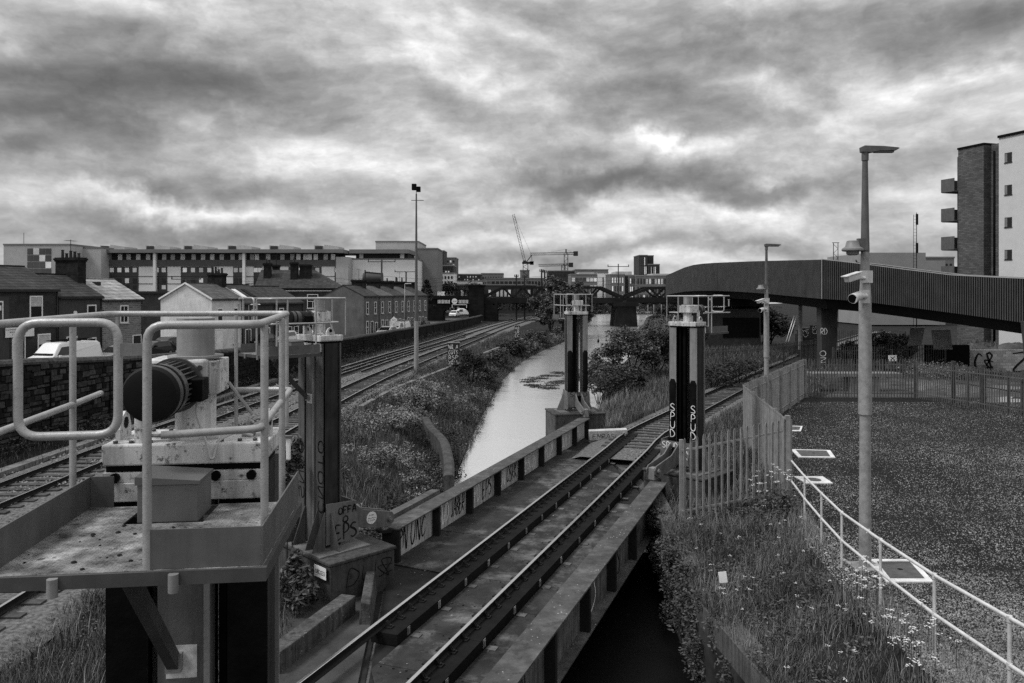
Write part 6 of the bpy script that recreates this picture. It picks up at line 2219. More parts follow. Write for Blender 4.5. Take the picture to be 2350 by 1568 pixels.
def person(label, loc, coat):
    """small walking figure: skinned skeleton"""
    t = thing('person', label, 'person', loc)
    me = bpy.data.meshes.new('body')
    J = [(0, 0, .95), (0, 0, 1.25), (0, .01, 1.45), (0, 0, 1.55), (0, -.01, 1.68), (.2, 0, 1.42), (.27, .08, 1.15), (.25, -.05, .92), (-.2, 0, 1.42), (-.27, -.08, 1.15), (-.25, -.2, .95), (.1, 0, .9), (.12, -.18, .5), (.12, -.22, .08), (.12, -.34, .04), (-.1, 0, .9), (-.12, .1, .5), (-.12, .28, .1), (-.12, .2, .04)]
    E = [(0, 1), (1, 2), (2, 3), (3, 4), (2, 5), (5, 6), (6, 7), (2, 8), (8, 9), (9, 10), (0, 11), (11, 12), (12, 13), (13, 14), (0, 15), (15, 16), (16, 17), (17, 18)]
    Rd = [.16, .17, .15, .06, .105, .075, .055, .04, .075, .055, .04, .1, .07, .05, .04, .1, .07, .05, .04]
    me.from_pydata(J, E, [])
    o = link('body', me, t)
    sk = o.modifiers.new('skin', 'SKIN')
    for i, v in enumerate(me.skin_vertices[0].data):
        v.radius = (Rd[i], Rd[i])
        v.use_root = i == 0
    o.modifiers.new('sub', 'SUBSURF').levels = 1
    me.materials.append(coat)
    MB().cyl((0, 0, 1.66), (0, 0, 1.80), .11, .07, 10).build('hair', blackpaint, t)


q = at(1500, 720, 168)
person('person in dark clothing walking on the quay path', (q.x, q.y, -.35), M('coat_dark', .012, .9))
q = at(1508, 720, 172)
person('second dark-clothed person on the quay path, farther back', (q.x, q.y, -.35), MATS['coat_dark'])

# ================================================================ town buildings
fac_w = M('facade_white', .72, .8, var=.08, scale=.3, streak=.12)
fac_g = M('facade_grey', .16, .8, var=.12, scale=.3)
fac_d = M('facade_dark', .030, .8, var=.2, scale=.3)
fac_b = M('facade_brick', .11, .9, var=.2, scale=.3)
fac_c = M('facade_concrete', .42, .85, var=.14, scale=.25, streak=.2)
gl_b = M('glazing_blue', .05, .15, var=.6, scale=.15, spec=.6)
gl_bright = M('glazing_bright', .75, .4, var=.25, scale=.2, rnd=.35)
gl_dark = M('glazing_dark', .012, .3, var=.4, scale=.2, rnd=.4, spec=.4)
BOX = {}


def unit(w, h, dpt, m):
    key = (round(w, 2), round(h, 2), round(dpt, 2), m.name)
    if key not in BOX:
        BOX[key] = MB().box(-w / 2, w / 2, -dpt, .02, 0, h).mesh('window', m)
    return BOX[key]


def tower_block(label, x0, x1, ytop, Y, depth, wall, cols, rows_, ww, wh, glass, z0=1.5, name='town_building', group='distant town buildings', frames=None, roofbox=None, margin=.3, zwin=None):
    a, b, zt = at(x0, 0, Y).x, at(x1, 0, Y).x, at(0, ytop, Y).z
    t = thing(name, label, 'building', (a, Y, -.5), 0, group)
    W, H = b - a, zt + .5
    MB().box(0, W, 0, depth, 0, H).build('wall', wall, t)
    MB().box(-.1, W + .1, -.1, depth, H, H + .35).build('parapet', fac_g, t)
    lo, hi = (z0 + .5, H - .4) if zwin is None else (zwin[0] + .5, zwin[1] + .5)
    for r in range(rows_):
        z = lo + (hi - lo) * r / rows_
        for c in range(cols):
            x = margin + (W - 2 * margin) * (c + .5) / cols
            cw, ch = (W - 2 * margin) / cols * ww, (hi - lo) / rows_ * wh
            link('window', unit(cw, ch, .06, glass if not isinstance(glass, list) else random.choice(glass)), t, (x, 0, z + (hi - lo) / rows_ * (1 - wh) / 2))
    if roofbox:
        for rx0, rx1, ry in roofbox:
            MB().box(at(rx0, 0, Y).x - a, at(rx1, 0, Y).x - a, 2, depth - 1, H, at(0, ry, Y).z + .5).build('roof_plant', fac_c, t)
    return t


# far-left pale building with a central glass strip
t = tower_block('pale flat building with a central glass strip at the left edge', 8, 160, 563, 190, 16, fac_c, 1, 1, .1, .1, gl_dark)
W0 = at(62, 0, 190).x - at(8, 0, 190).x
pane = unit(1.35, 1.45, .05, gl_b)
for c in range(4):
    for r in range(10):
        link('window', pane if (c + r) % 5 else unit(1.35, 1.45, .05, gl_bright), t, (W0 + .75 + c * 1.45, -.01, 1.0 + r * 1.62))
MB().beam((3, 3, 17.5), (3, 3, 21), .08, .08).build('flag_pole', gut, t)
tower_block('lower pale wing behind the pots of the dark chimney', 160, 232, 570, 196, 16, fac_c, 1, 1, .02, .02, gl_dark)

# long block with projecting roof
YL = 200
a = at(180, 0, YL).x
LB = thing('long_block', 'long pale office block with overhanging flat roof and window bays', 'building', (a, YL, -.5))


def lx(x):
    return at(x, 0, YL).x - a


def lz(y):
    return at(0, y, YL).z + .5


MB().box(lx(192), lx(772), 0, 14, 0, lz(611)).build('wall', fac_w, LB)
MB().box(lx(200), lx(768), 1.2, 13, lz(611), lz(581)).build('penthouse_wall', fac_d, LB)
MB().box(lx(182), lx(790), -1.5, 15, lz(581), lz(573)).build('roof_slab', fac_g, LB)
MB().box(lx(192), lx(772), -.25, 0, lz(611), lz(597)).build('balcony_band', M('band_grey', .075, .7, var=.2, scale=.3), LB)
MB().box(lx(772), lx(800), -.6, 14, 0, lz(590)).build('end_wing', fac_c, LB)
for x in (358, 562):
    MB().box(lx(x - 3), lx(x + 3), -1.0, 0, 0, lz(575)).build('party_fin', fac_w, LB)
for i, x in enumerate((200, 222, 246, 270, 290, 312, 335, 372, 392, 415, 440, 462, 483, 505, 530, 549, 575, 586, 612, 645, 668, 682, 698, 708, 722, 745, 762)):
    link('penthouse_window', unit(1.05, lz(583) - lz(596), .05, gl_bright), LB, (lx(x), 1.2, lz(596)))
bays = ((248, 318), (352, 384), (415, 490), (535, 560), (582, 602), (662, 738), (768, 792))
for x0_, x1_ in bays:
    MB().box(lx(x0_), lx(x1_), -.06, 0, .5, lz(612)).build('bay_panel', M('bay_dark', .045, .5, var=.4, scale=.3), LB)
    nb = max(2, int((x1_ - x0_) / 17))
    for r, (yt, yb_) in enumerate(((615, 625), (639, 650), (655, 664), (680, 695))):
        for c in range(nb):
            xx = x0_ + (x1_ - x0_) * (c + .5) / nb
            link('window', unit(lx(x0_ + 9) - lx(x0_), lz(yt) - lz(yb_), .05, gl_bright if (r == 0 or (c + r) % 3 == 0) else gl_dark), LB, (lx(xx), -.07, lz(yb_)))
for yy in (635, 652):
    MB().box(lx(192), lx(772), -.09, -.03, lz(yy), lz(yy - 1.2)).build('floor_joint', fac_d, LB)
for i, x in enumerate((220, 325, 413, 515, 612, 716)):
    MB().prism([(0, 0), (0, .75 + .1 * (i % 2)), (2.6, .62), (2.6, .85), (6.2, .55), (6.2, 0)], (lx(x), 2, lz(573)), (1, 0, 0), (0, 0, 1.6), (0, 7, 0)).build('roof_box', fac_c, LB)
    MB().box(lx(x) + .3, lx(x) + 2.2, 1.9, 2, lz(573) + .1, lz(573) + 1.0).build('roof_louvre', fac_d, LB)

# plain white block with canopy roof, then stepped concrete blocks
t = tower_block('blank white block with dark roof terrace behind the far terrace chimneys', 802, 956, 596, 205, 16, fac_w, 1, 1, .02, .02, gl_dark)
bx0 = at(802, 0, 205).x


def bz_(y):
    return at(0, y, 205).z + .5


def bx_(x):
    return at(x, 0, 205).x - bx0


MB().box(bx_(815), bx_(935), 1, 14, bz_(596), bz_(582)).build('terrace_wall', fac_d, t)
for x in (828, 922):
    MB().box(bx_(x) - .5, bx_(x) + .5, .6, 1, bz_(596), bz_(582)).build('terrace_window', gl_bright, t)
MB().box(bx_(803), bx_(940), -1, 14, bz_(582), bz_(573)).build('canopy_roof', fac_g, t)
tower_block('pale stepped block behind the canopy roof', 862, 960, 556, 222, 20, fac_c, 1, 1, .02, .02, gl_dark, roofbox=[(903, 948, 552)])
tower_block('plain grey slab right of the floodlight mast', 956, 1004, 572, 218, 16, fac_g, 1, 1, .02, .02, gl_dark, roofbox=[(958, 985, 570)])
tower_block('dark narrow tower with small windows', 1003, 1019, 577, 260, 12, fac_d, 3, 7, .4, .45, [gl_dark, gl_bright, gl_dark], z0=8)
tower_block('mid-grey tower behind the white gridded flats', 1016, 1046, 593, 290, 14, fac_b, 4, 8, .55, .5, [gl_dark, gl_bright], z0=6)
tower_block('white gridded apartment block with dark top floors', 1001, 1043, 628, 245, 14, fac_w, 5, 7, .5, .55, gl_dark, z0=.2)
tower_block('dark upper floors of the gridded apartment block', 1000, 1041, 611, 246.5, 12, fac_d, 6, 2, .5, .5, [gl_bright, gl_dark], zwin=(at(0, 628, 246).z, at(0, 612, 246).z))
tower_block('white low-rise apartments with dark attic floors', 1043, 1104, 646, 255, 14, fac_w, 10, 3, .5, .6, gl_dark, z0=2)
tower_block('dark attic floors with small windows over the white low-rise', 1042, 1104, 631, 256.5, 12, fac_d, 9, 2, .35, .5, [gl_bright, gl_dark], zwin=(at(0, 646, 256).z, at(0, 632, 256).z))
tower_block('long grey roofline behind the white low-rise', 1104, 1155, 629, 300, 16, fac_g, 8, 3, .5, .4, gl_dark, z0=6)
t = tower_block('unfinished concrete frame building below the luffing crane', 1115, 1208, 640, 270, 14, fac_g, 9, 3, .72, .6, [gl_dark, gl_dark, gl_b], z0=3)
t = tower_block('concrete lift core under the luffing crane', 1194, 1215, 622, 285, 8, fac_g, 1, 1, .02, .02, gl_dark)
tower_block('grey frame building right of the lift core', 1210, 1250, 640, 280, 14, fac_g, 5, 3, .7, .6, gl_dark, z0=3)
tower_block('dark flat-roofed block behind the willow crown', 1258, 1325, 623, 320, 14, fac_d, 8, 3, .5, .5, [gl_dark, gl_b], z0=8, roofbox=[(1262, 1300, 621)])
tower_block('glass-fronted block with white end wall', 1310, 1372, 631, 290, 14, fac_g, 7, 4, .82, .5, [gl_bright, gl_dark, gl_b], z0=1, roofbox=[(1330, 1365, 625)])
tower_block('white end wall with one dark window slit', 1372, 1396, 627, 289, 14, fac_w, 1, 1, .12, .8, gl_dark, z0=1)
tower_block('grey roof slab behind the glass-fronted block', 1320, 1396, 620, 318, 14, fac_g, 1, 1, .02, .02, gl_dark)
tower_block('brick flats with vertical window strips and roof cabin', 1401, 1434, 631, 270, 14, fac_b, 5, 4, .4, .6, [gl_bright, gl_dark], z0=0, roofbox=[(1414, 1452, 623)])
tower_block('dark recessed flats between two brick blocks', 1434, 1443, 634, 272, 12, fac_d, 1, 4, .5, .5, gl_dark, z0=0)
tower_block('brick flats left of the dark high-rise', 1443, 1459, 633, 270, 14, fac_b, 3, 4, .45, .6, [gl_bright, gl_dark], z0=0)
tower_block('balcony flats partly hidden by the footbridge', 1459, 1545, 634, 268, 14, fac_b, 12, 4, .45, .65, [gl_bright, gl_dark, gl_dark], z0=0, roofbox=[(1500, 1545, 628)])
tower_block('dark glass high-rise with ribbed front', 1467, 1486, 587, 310, 14, fac_d, 5, 3, .45, .85, [gl_bright, gl_b], z0=9)
tower_block('dark-windowed side of the dark high-rise', 1486, 1500, 588, 311, 13, fac_d, 3, 3, .3, .85, gl_dark, z0=9)  # same dark wall with dark glazing only
tower_block('lower ribbed wing of the dark high-rise', 1488, 1514, 608, 309, 10, fac_d, 7, 2, .4, .8, [gl_bright, gl_dark], z0=9)
tower_block('distant low block left of the apartment tower', 2125, 2190, 593, 170, 12, fac_g, 6, 2, .5, .4, gl_dark, z0=8)
tower_block('long low dark sheds on the horizon behind the arch bridge', 1045, 1230, 655, 240, 10, fac_d, 20, 2, .6, .5, [gl_dark, gl_bright, gl_b], z0=-.2)

# ================================================================ cranes
cr_m = M('crane_steel', .02, .7, var=.2)
cr_l = M('crane_steel_pale', .05, .7, var=.2)


def lattice(parent, name, p, q, w, n, m, th=.12):
    p, q = Vector(p), Vector(q)
    d = (q - p).normalized()
    side = d.cross(Vector((0, 1, 0)))
    if side.length < .1:
        side = Vector((1, 0, 0))
    side.normalize()
    mb = MB()
    for s in (-1, 1):
        for y in (-w / 2, w / 2):
            mb.beam(p + side * s * w / 2 + Vector((0, y, 0)), q + side * s * w / 2 + Vector((0, y, 0)), th, th)
    for i in range(n):
        a, b = p.lerp(q, i / n), p.lerp(q, (i + 1) / n)
        s = 1 if i % 2 else -1
        mb.beam(a + side * s * w / 2, b - side * s * w / 2, th * .7, th * .7)
    return mb.build(name, m, parent)


YC = 285
c0 = at(1206, 668, YC)
lc = thing('luffing_crane', 'luffing tower crane with steeply raised jib', 'crane', (c0.x, YC, 0), 0, 'tower cranes on the skyline')


def CP(x, y, Y=YC, c=c0):
    q = at(x, y, Y)
    return Vector((q.x - c.x, 0, q.z))


lattice(lc, 'mast', (0, 0, 0), CP(1206, 606), 1.7, 16, cr_l, .22)
lattice(lc, 'jib', CP(1205, 604), CP(1178, 492), .8, 34, cr_m, .11)
MB().box(-1.2, 2.9, -1, 1, CP(0, 606).z, CP(0, 601).z).build('counterweight_deck', cr_m, lc)
MB().box(1.6, 2.9, -1, 1, CP(0, 608).z, CP(0, 600).z).build('counterweight', cr_m, lc)
MB().beam(CP(1207, 603), CP(1220, 586), .3, .3).build('a_frame', cr_m, lc)
MB().beam(CP(1220, 586), CP(1221, 602), .15, .15).build('a_frame_tie', cr_m, lc)
MB().beam(CP(1220, 586), CP(1180, 496), .06, .06).build('luffing_rope', cr_m, lc)
MB().box(-.9, .2, -1.2, -.4, CP(0, 604).z, CP(0, 598).z).build('cab', cr_m, lc)
for lab, x, yj, ym, xl, xr, yt, Y in (('horizontal tower crane with long jib', 1299, 582, 640, 1216, 1325, 572, 330), ('smaller tower crane below the long jib', 1293, 608, 640, 1236, 1314, 606, 340)):
    c1 = at(x, 668, Y)
    hc = thing('tower_crane', lab, 'crane', (c1.x, Y, 0), 0, 'tower cranes on the skyline')
    lattice(hc, 'mast', (0, 0, 0), CP(x, yj, Y, c1), 1.5, 20, cr_l, .2)
    lattice(hc, 'jib', CP(x, yj, Y, c1), CP(xl, yj + 1.5, Y, c1), .9, 36, cr_l, .14)
    lattice(hc, 'counter_jib', CP(x, yj, Y, c1), CP(xr, yj, Y, c1), .8, 8, cr_m, .2)
    MB().beam(CP(x, yj, Y, c1), CP(x, yt, Y, c1), .5, .5).build('tower_head', cr_m, hc)
    q = CP(xr, yj, Y, c1)
    MB().box(q.x - 1.6, q.x + .2, -.8, .8, q.z - 1.0, q.z + .9).build('counterweight', cr_m, hc)
    MB().beam(CP(x, yt, Y, c1), CP(xl + 30, yj, Y, c1), .06, .06).build('tie_rope', cr_m, hc)
    MB().beam(CP(x, yt, Y, c1), CP(xr - 6, yj, Y, c1), .06, .06).build('tie_rope', cr_m, hc)

# ================================================================ overhead line masts and tank behind the terrace
ol_m = M('mast_grey', .06, .7, var=.2)


def catenary(label, x, ytop, ybase, Y, arms, m=ol_m, w=.28):
    c = at(x, ybase, Y)
    t = thing('overhead_mast', label, 'mast', (c.x, Y, 0), 0, 'overhead line masts')
    zt = at(0, ytop, Y).z
    MB().beam((0, 0, 0), (0, 0, zt), w, w).build('mast', m, t)
    for y, l, r in arms:
        z = at(0, y, Y).z
        MB().beam((-l, 0, z), (r, 0, z), .12, .14).build('cross_arm', m, t)
        for xx in (-l + .1, r - .1):
            MB().box(xx - .08, xx + .08, -.08, .08, z, z + .45).build('insulator', m, t)


catenary('overhead line mast with twin arms before the blank white block', 876, 597, 690, 150, ((601, 2.6, 2.6),))
catenary('thin overhead line mast at the right of the blank white block', 932, 624, 700, 165, ((624, 2.4, 2.4),))
catenary('overhead line mast with twin arms before the long office block', 427, 640, 700, 140, ((641, 2.6, 2.6),))
catenary('overhead line mast on the roofline above the truss bridge', 1419, 606, 660, 178, ((612, 2.4, 2.4),), cr_m, .2)
catenary('dark short signal mast beside the overhead line masts', 909, 636, 690, 145, ((655, .5, .5), (662, .4, .6)), cr_m, .25)
for x, yt in ((1185, 630), (1204, 632), (1243, 618), (1250, 620)):
    catenary({1185: 'leftmost', 1204: 'second from left', 1243: 'third from left', 1250: 'rightmost'}[x] + ' of the four dark slim masts above the left truss span', x, yt, 668, 179, ((yt + 5, .5, .5),), cr_m, .35)
tk = thing('water_tank', 'round-topped dark tank rising behind the far terrace chimneys', 'tank', (at(856, 0, 158).x, 158, 0))
zz = at(0, 640, 158).z
MB().cyl((-1.9, 0, zz), (1.9, 0, zz), 1.15, n=20).build('tank_drum', M('tank_dark', .025, .6, var=.3), tk)
for x in (-1.5, 1.5):
    MB().beam((x, 0, 0), (x, 0, zz - .8), .3, .3).build('tank_leg', cr_m, tk)
gn = thing('signal_gantry', 'dark cantilever gantry arm above the far terrace', 'gantry', (at(838, 0, 152).x, 152, 0))
MB().beam((0, 0, 0), (0, 0, at(0, 620, 152).z), .22, .22).build('post', cr_m, gn)
MB().beam((0, 0, at(0, 625, 152).z), (3.4, 0, at(0, 629, 152).z), .3, .3).build('arm', cr_m, gn)
wr_ = MB()
for y, za in ((0, 9.3), (.6, 8.4), (1.4, 7.6)):
    pts = [Vector((-62 + i * 8.5, 178 + y, za + .35 * math.cos(i * math.pi))) for i in range(15)]
    wr_.tube(pts, .035, 4)
tag(wr_.build('overhead_wires', cr_m), 'thin overhead wires strung across the background', 'wires')
# ================================================================ vegetation
grass_m = M('grass_blade', .080, .75, var=.65, scale=1.1, island=.75, spec=.25)
grass_dry = M('grass_dry', .21, .8, var=.4, scale=.8, island=.5, spec=.2)
leaf_m = M('leaf', .058, .6, var=.45, scale=1.1, island=.6, spec=.35)
leaf_l = M('leaf_pale', .16, .6, var=.45, scale=1.3, island=.6, spec=.35)
leaf_d = M('leaf_dark', .024, .65, var=.5, scale=.9, island=.6, spec=.3)
bark = M('bark', .022, .95, var=.4, scale=6, bump=.6, bscale=20)
flower_m = M('flower_white', .62, .7, var=.15, scale=20)


def blades(name, label, x, y, h, mat, w=.012, lean=.35, zf=None, parent=None, cat='grass'):
    n = len(x)
    z = (height(x, y) if zf is None else zf(x, y)) - .02
    th = rng.uniform(0, 6.283, n)
    ld = rng.uniform(0, 6.283, n)
    hh = h * rng.uniform(.45, 1.15, n)
    le = hh * rng.uniform(.05, lean, n)
    ww = w * rng.uniform(.6, 1.4, n)
    c, s = np.cos(th) * ww, np.sin(th) * ww
    lx_, ly_ = np.cos(ld) * le, np.sin(ld) * le
    v = np.empty((n, 5, 3))
    v[:, 0] = np.stack([x - c, y - s, z], 1)
    v[:, 1] = np.stack([x + c, y + s, z], 1)
    v[:, 2] = np.stack([x - c * .8 + lx_ * .3, y - s * .8 + ly_ * .3, z + hh * .55], 1)
    v[:, 3] = np.stack([x + c * .8 + lx_ * .3, y + s * .8 + ly_ * .3, z + hh * .55], 1)
    v[:, 4] = np.stack([x + lx_ * 1.1, y + ly_ * 1.1, z + hh], 1)
    f = (np.arange(n)[:, None, None] * 5 + np.array([(0, 1, 3), (0, 3, 2), (2, 3, 4)])[None]).reshape(-1, 3)
    o = np_mesh(name, v.reshape(-1, 3), f, mat, parent)
    if parent is None:
        tag(o, label, cat, kind='stuff')
    return o


def patchy(x, y, k=.9, seed=0.0):
    """0..1 clumpiness"""
    return .5 + .5 * np.sin(x * k * 1.7 + seed + 1.3 * np.sin(y * k + seed)) * np.sin(y * k * 1.3 - .8 * np.sin(x * k * 1.1) + seed * 2)


def leafcloud(cents, spread, n, size, mat, name, parent=None, squash=.75, up=.35):
    """n leaf faces spread round clump centres (numpy arrays)"""
    m = len(cents)
    k = rng.integers(0, m, n)
    d = rng.normal(0, 1, (n, 3))
    d /= np.linalg.norm(d, axis=1)[:, None] + 1e-9
    r = rng.random(n) ** .45
    sp = np.broadcast_to(np.asarray(spread, float), (m,))[k]
    p = cents[k] + d * (r * sp)[:, None] * np.array([1, 1, squash])
    a = rng.normal(0, 1, (n, 3)) + d * .3
    a[:, 2] *= .5
    a /= np.linalg.norm(a, axis=1)[:, None] + 1e-9
    nn = rng.normal(0, 1, (n, 3)) + np.array([0, 0, up * 3])
    b = np.cross(nn, a)
    b /= np.linalg.norm(b, axis=1)[:, None] + 1e-9
    s = (size * rng.uniform(.55, 1.35, n))[:, None]
    v = np.empty((n, 4, 3))
    v[:, 0] = p - a * s
    v[:, 1] = p + b * s * .45
    v[:, 2] = p + a * s
    v[:, 3] = p - b * s * .45
    f = np.arange(n * 4).reshape(n, 4)
    return np_mesh(name, v.reshape(-1, 3), f, mat, parent)


def crown_pts(rx, ry, rz, m, fill=.55):
    """clump centres in an uneven ellipsoid"""
    d = rng.normal(0, 1, (m, 3))
    d /= np.linalg.norm(d, axis=1)[:, None]
    d[:, 2] = np.where(d[:, 2] < -.35, -d[:, 2], d[:, 2])
    r = fill + (1 - fill) * rng.random(m)
    r *= 1 + .18 * np.sin(d[:, 0] * 5 + d[:, 2] * 4) + .12 * rng.normal(0, 1, m)
    return d * r[:, None] * np.array([rx, ry, rz])


def shrub(label, base, rx, rz, n, size, mat, name='shrub', cat='shrub', clumps=26, stems=5, lift=.45, group=None, ry=None, trunk=None, spread=.34):
    t = thing(name, label, cat, base, 0, group)
    ry = ry or rx
    c = crown_pts(rx, ry, rz, clumps) + np.array([0, 0, rz * lift * 2])
    leafcloud(c, rx * spread * rng.uniform(.6, 1.2, clumps), n, size, mat, 'crown', t)
    mb = MB()
    if trunk:
        mb.cyl((0, 0, -.3), (.1, 0, rz * lift * 1.2), trunk, trunk * .6, 8)
    for i in range(stems):
        q = c[rng.integers(0, clumps)]
        a = Vector((random.uniform(-.15, .15) * rx, random.uniform(-.1, .1) * rx, -.2 if not trunk else rz * lift * .6))
        mid = (a + Vector(q)) * .5 + Vector((0, 0, rz * .15))
        r = (trunk or .06 * rx) * .5
        mb.cyl(a, mid, r, r * .7, 6).cyl(mid, Vector(q), r * .7, r * .25, 6)
    mb.build('trunk' if trunk else 'stem', bark, t)
    return t


# ---- right embankment between canal wall and handrail
def samp_right(n, y0=5.0, y1=21.5, p=1.0):
    y = y0 + (y1 - y0) * rng.random(n) ** p
    a, b = R_edge(y) - .05, hand_x(y) + .1
    x = a + (b - a) * rng.random(n)
    return x, y


x, y = samp_right(95000)
pt = patchy(x, y, 1.2, .4)
edge = np.clip((hand_x(y) - x) / 1.3, 0.05, 1)
keep = rng.random(len(x)) < (.35 + .65 * pt) * edge
x, y, pt, edge = x[keep], y[keep], pt[keep], edge[keep]
blades('grass_right_bank', 'tall rough grass on the slope right of the plate girder', x, y, (.12 + .24 * pt) * (.4 + .6 * edge), grass_m, .007, .75)
x, y = samp_right(20000)
keep = rng.random(len(x)) < patchy(x, y, .8, 2.0)
blades('dry_grass_right_bank', 'thin dry seeding grass stalks on the slope right of the plate girder', x[keep], y[keep], .44, grass_dry, .0035, .5)
# low leafy weeds on that slope
x, y = samp_right(700)
keep = (rng.random(700) < patchy(x, y, 1.5, 3.3)) & (x < hand_x(y) - .5)
x, y = x[keep], y[keep]
tag(leafcloud(np.stack([x, y, height(x, y) + .12], 1), .20, 15000, .032, leaf_m, 'weeds_right_bank', squash=.8), 'low leafy weeds scattered through the right-hand grass', 'weeds', kind='stuff')
# ivy and ferns hanging over the canal wall
y = rng.uniform(8, 25, 160)
keep = rng.random(160) < np.where(y > 15.0, 1.0, .10)
y = y[keep]
x = R_edge(y) + rng.uniform(-.22, .25, len(y))
z = .2 - rng.random(len(y)) ** 1.5 * np.where(y > 14, 1.4, .5)
tag(leafcloud(np.stack([x, y, z], 1), .26, 22000, .042, leaf_m, 'creeper', squash=1.1), 'leafy creeper hanging over the edge of the canal wall', 'creeper', kind='stuff')


def umbels(name, label, x, y, hh, size):
    n = len(x)
    z = height(x, y) + hh
    m = 7
    c = np.repeat(np.stack([x, y, z], 1), m, 0) + rng.normal(0, 1, (n * m, 3)) * np.array([size, size, size * .25])
    s = size * .55
    th = rng.uniform(0, 6.28, n * m)
    v = np.empty((n * m, 4, 3))
    for k in range(4):
        v[:, k] = c + np.stack([np.cos(th + k * 1.57) * s, np.sin(th + k * 1.57) * s, rng.uniform(-.2, .2, n * m) * s], 1)
    o = np_mesh(name, v.reshape(-1, 3), np.arange(n * m * 4).reshape(-1, 4), flower_m)
    tag(o, label, 'flowers', kind='stuff')
    mb = MB()
    for i in range(n):
        g = float(height(x[i], y[i]))
        mb.beam((x[i], y[i], g), (x[i], y[i], z[i]), .006, .006)
    st = mb.build('flower_stems', grass_m, o)
    st['kind'] = 'stuff'


x, y = samp_right(80, 8.5, 20)
keep = (patchy(x, y, 1.1, 5.0) > .45) & (x < hand_x(y) - .1)
umbels('yarrow_flowers', 'small white flower heads dotted over the right-hand grass', x[keep], y[keep], rng.uniform(.3, .6, keep.sum()), .022)
# weeds creeping into the gravel
nw = 6000
yw = 9 + 30 * rng.random(nw) ** 1.3
xw_ = np.where(yw < 21.5, hand_x(yw), fence_x(yw)) + np.abs(rng.normal(0, .8, nw)) + np.where(rng.random(nw) < .25, rng.random(nw) * 9, 0)
kw = (patchy(xw_, yw, .9, 2.2) > .55)
blades('gravel_weeds', 'thin weeds creeping across the compound gravel', xw_[kw], yw[kw], .10, grass_m, .008, .8)
# taller flowers by the handrail and at the fence corner
x = np.concatenate([hand_x(rng.uniform(10.5, 14, 46)) - rng.uniform(-.1, .5, 46)])
y = rng.uniform(10.5, 14, 46)
x = hand_x(y) - rng.uniform(-.05, .55, 46)
umbels('valerian_flowers', 'clump of pale flower heads pushing through the tube handrail', x, y, rng.uniform(.25, .75, 46), .03)
y = rng.uniform(19.8, 21.2, 26)
x = hand_x(y) - rng.uniform(.25, 1.2, 26)
umbels('valerian_flowers', 'clump of pale flower heads at the foot of the fence corner', x, y, rng.uniform(.7, 1.25, 26), .035)
leafy = np.stack([x, y, height(x, y) + .45], 1)
tag(leafcloud(leafy - np.array([0, 0, .2]), .42, 3500, .045, leaf_m, 'fence_weeds', squash=1.0), 'dark leafy weeds around the fence corner', 'weeds', kind='stuff')


# ---- strip between the branch track and the compound fence, and both verges of the branch track
def samp_branch(n):
    y = 22 + 44 * rng.random(n) ** 1.3
    xr = np.interp(y, [p.y for p in pathR], [p.x for p in pathR])
    fx = np.where(y < 46, fence_x(y), fence_x(46) + (y - 46) * .56 + .5)
    x = xr + 1.9 + rng.random(n) * np.maximum(fx - xr - 2.0, .2)
    return x, y


x, y = samp_branch(30000)
pt = patchy(x, y, .9, 1.0)
keep = rng.random(len(x)) < .4 + .6 * pt
blades('grass_branch_verge', 'rough grass between the branch track and the compound fence', x[keep], y[keep], .25 + .35 * pt[keep], grass_m, .012, .5)
x, y = samp_branch(6000)
blades('dry_grass_branch_verge', 'pale seeding grass between the branch track and the fence', x, y, .6, grass_dry, .006, .4)


def samp_branch_l(n):
    y = 38 + 60 * rng.random(n) ** 1.2
    xr = np.interp(y, [p.y for p in pathR], [p.x for p in pathR])
    l = R_edge(y) + .3
    x = l + rng.random(n) * np.maximum(xr - 2.0 - l, .1)
    return x, y


x, y = samp_branch_l(34000)
pt = patchy(x, y, .7, 4.0)
keep = (rng.random(len(x)) < .35 + .65 * pt)
blades('grass_far_bank', 'wild grass between the canal and the branch track', x[keep], y[keep], .3 + .4 * pt[keep], grass_m, .016, .5)
x, y = samp_branch_l(7000)
blades('dry_grass_far_bank', 'pale tall grass between the canal and the branch track', x, y, .75, grass_dry, .009, .4)
x, y = samp_branch(900)
tag(leafcloud(np.stack([x, y, height(x, y) + .15], 1), .25, 9000, .05, leaf_m, 'weeds_branch_verge', squash=.7), 'leafy weeds along the branch track verge', 'weeds', kind='stuff')
# verge and scrub right of the branch track beyond the compound
yy = 60 + 30 * rng.random(16000)
xx = np.interp(yy, [p.y for p in pathR], [p.x for p in pathR]) - 2.2 - rng.random(16000) * 14
keep = xx > R_edge(yy) + .5
blades('grass_scrub', 'weedy scrub beyond the branch track below the footbridge', xx[keep], yy[keep], .6, grass_m, .03, .5)
yy = 57 + 26 * rng.random(12000)
xx = np.interp(yy, [p.y for p in pathR], [p.x for p in pathR]) + 2.2 + rng.random(12000) * 16
blades('grass_yard_edge', 'thin weeds along the far edge of the yard under the footbridge', xx, yy, .4, grass_m, .02, .5)


# ---- left bank between track and canal
def samp_left(n, y0=13, y1=130, p=1.6):
    y = y0 + (y1 - y0) * rng.random(n) ** p
    xb = np.interp(y, [q.y for q in pathB], [q.x for q in pathB]) + 1.75
    l = np.where(y < 21, L_edge(y) - 1.7 - .0 * y, L_edge(y) + .1)
    return xb + rng.random(n) * (l - xb), y


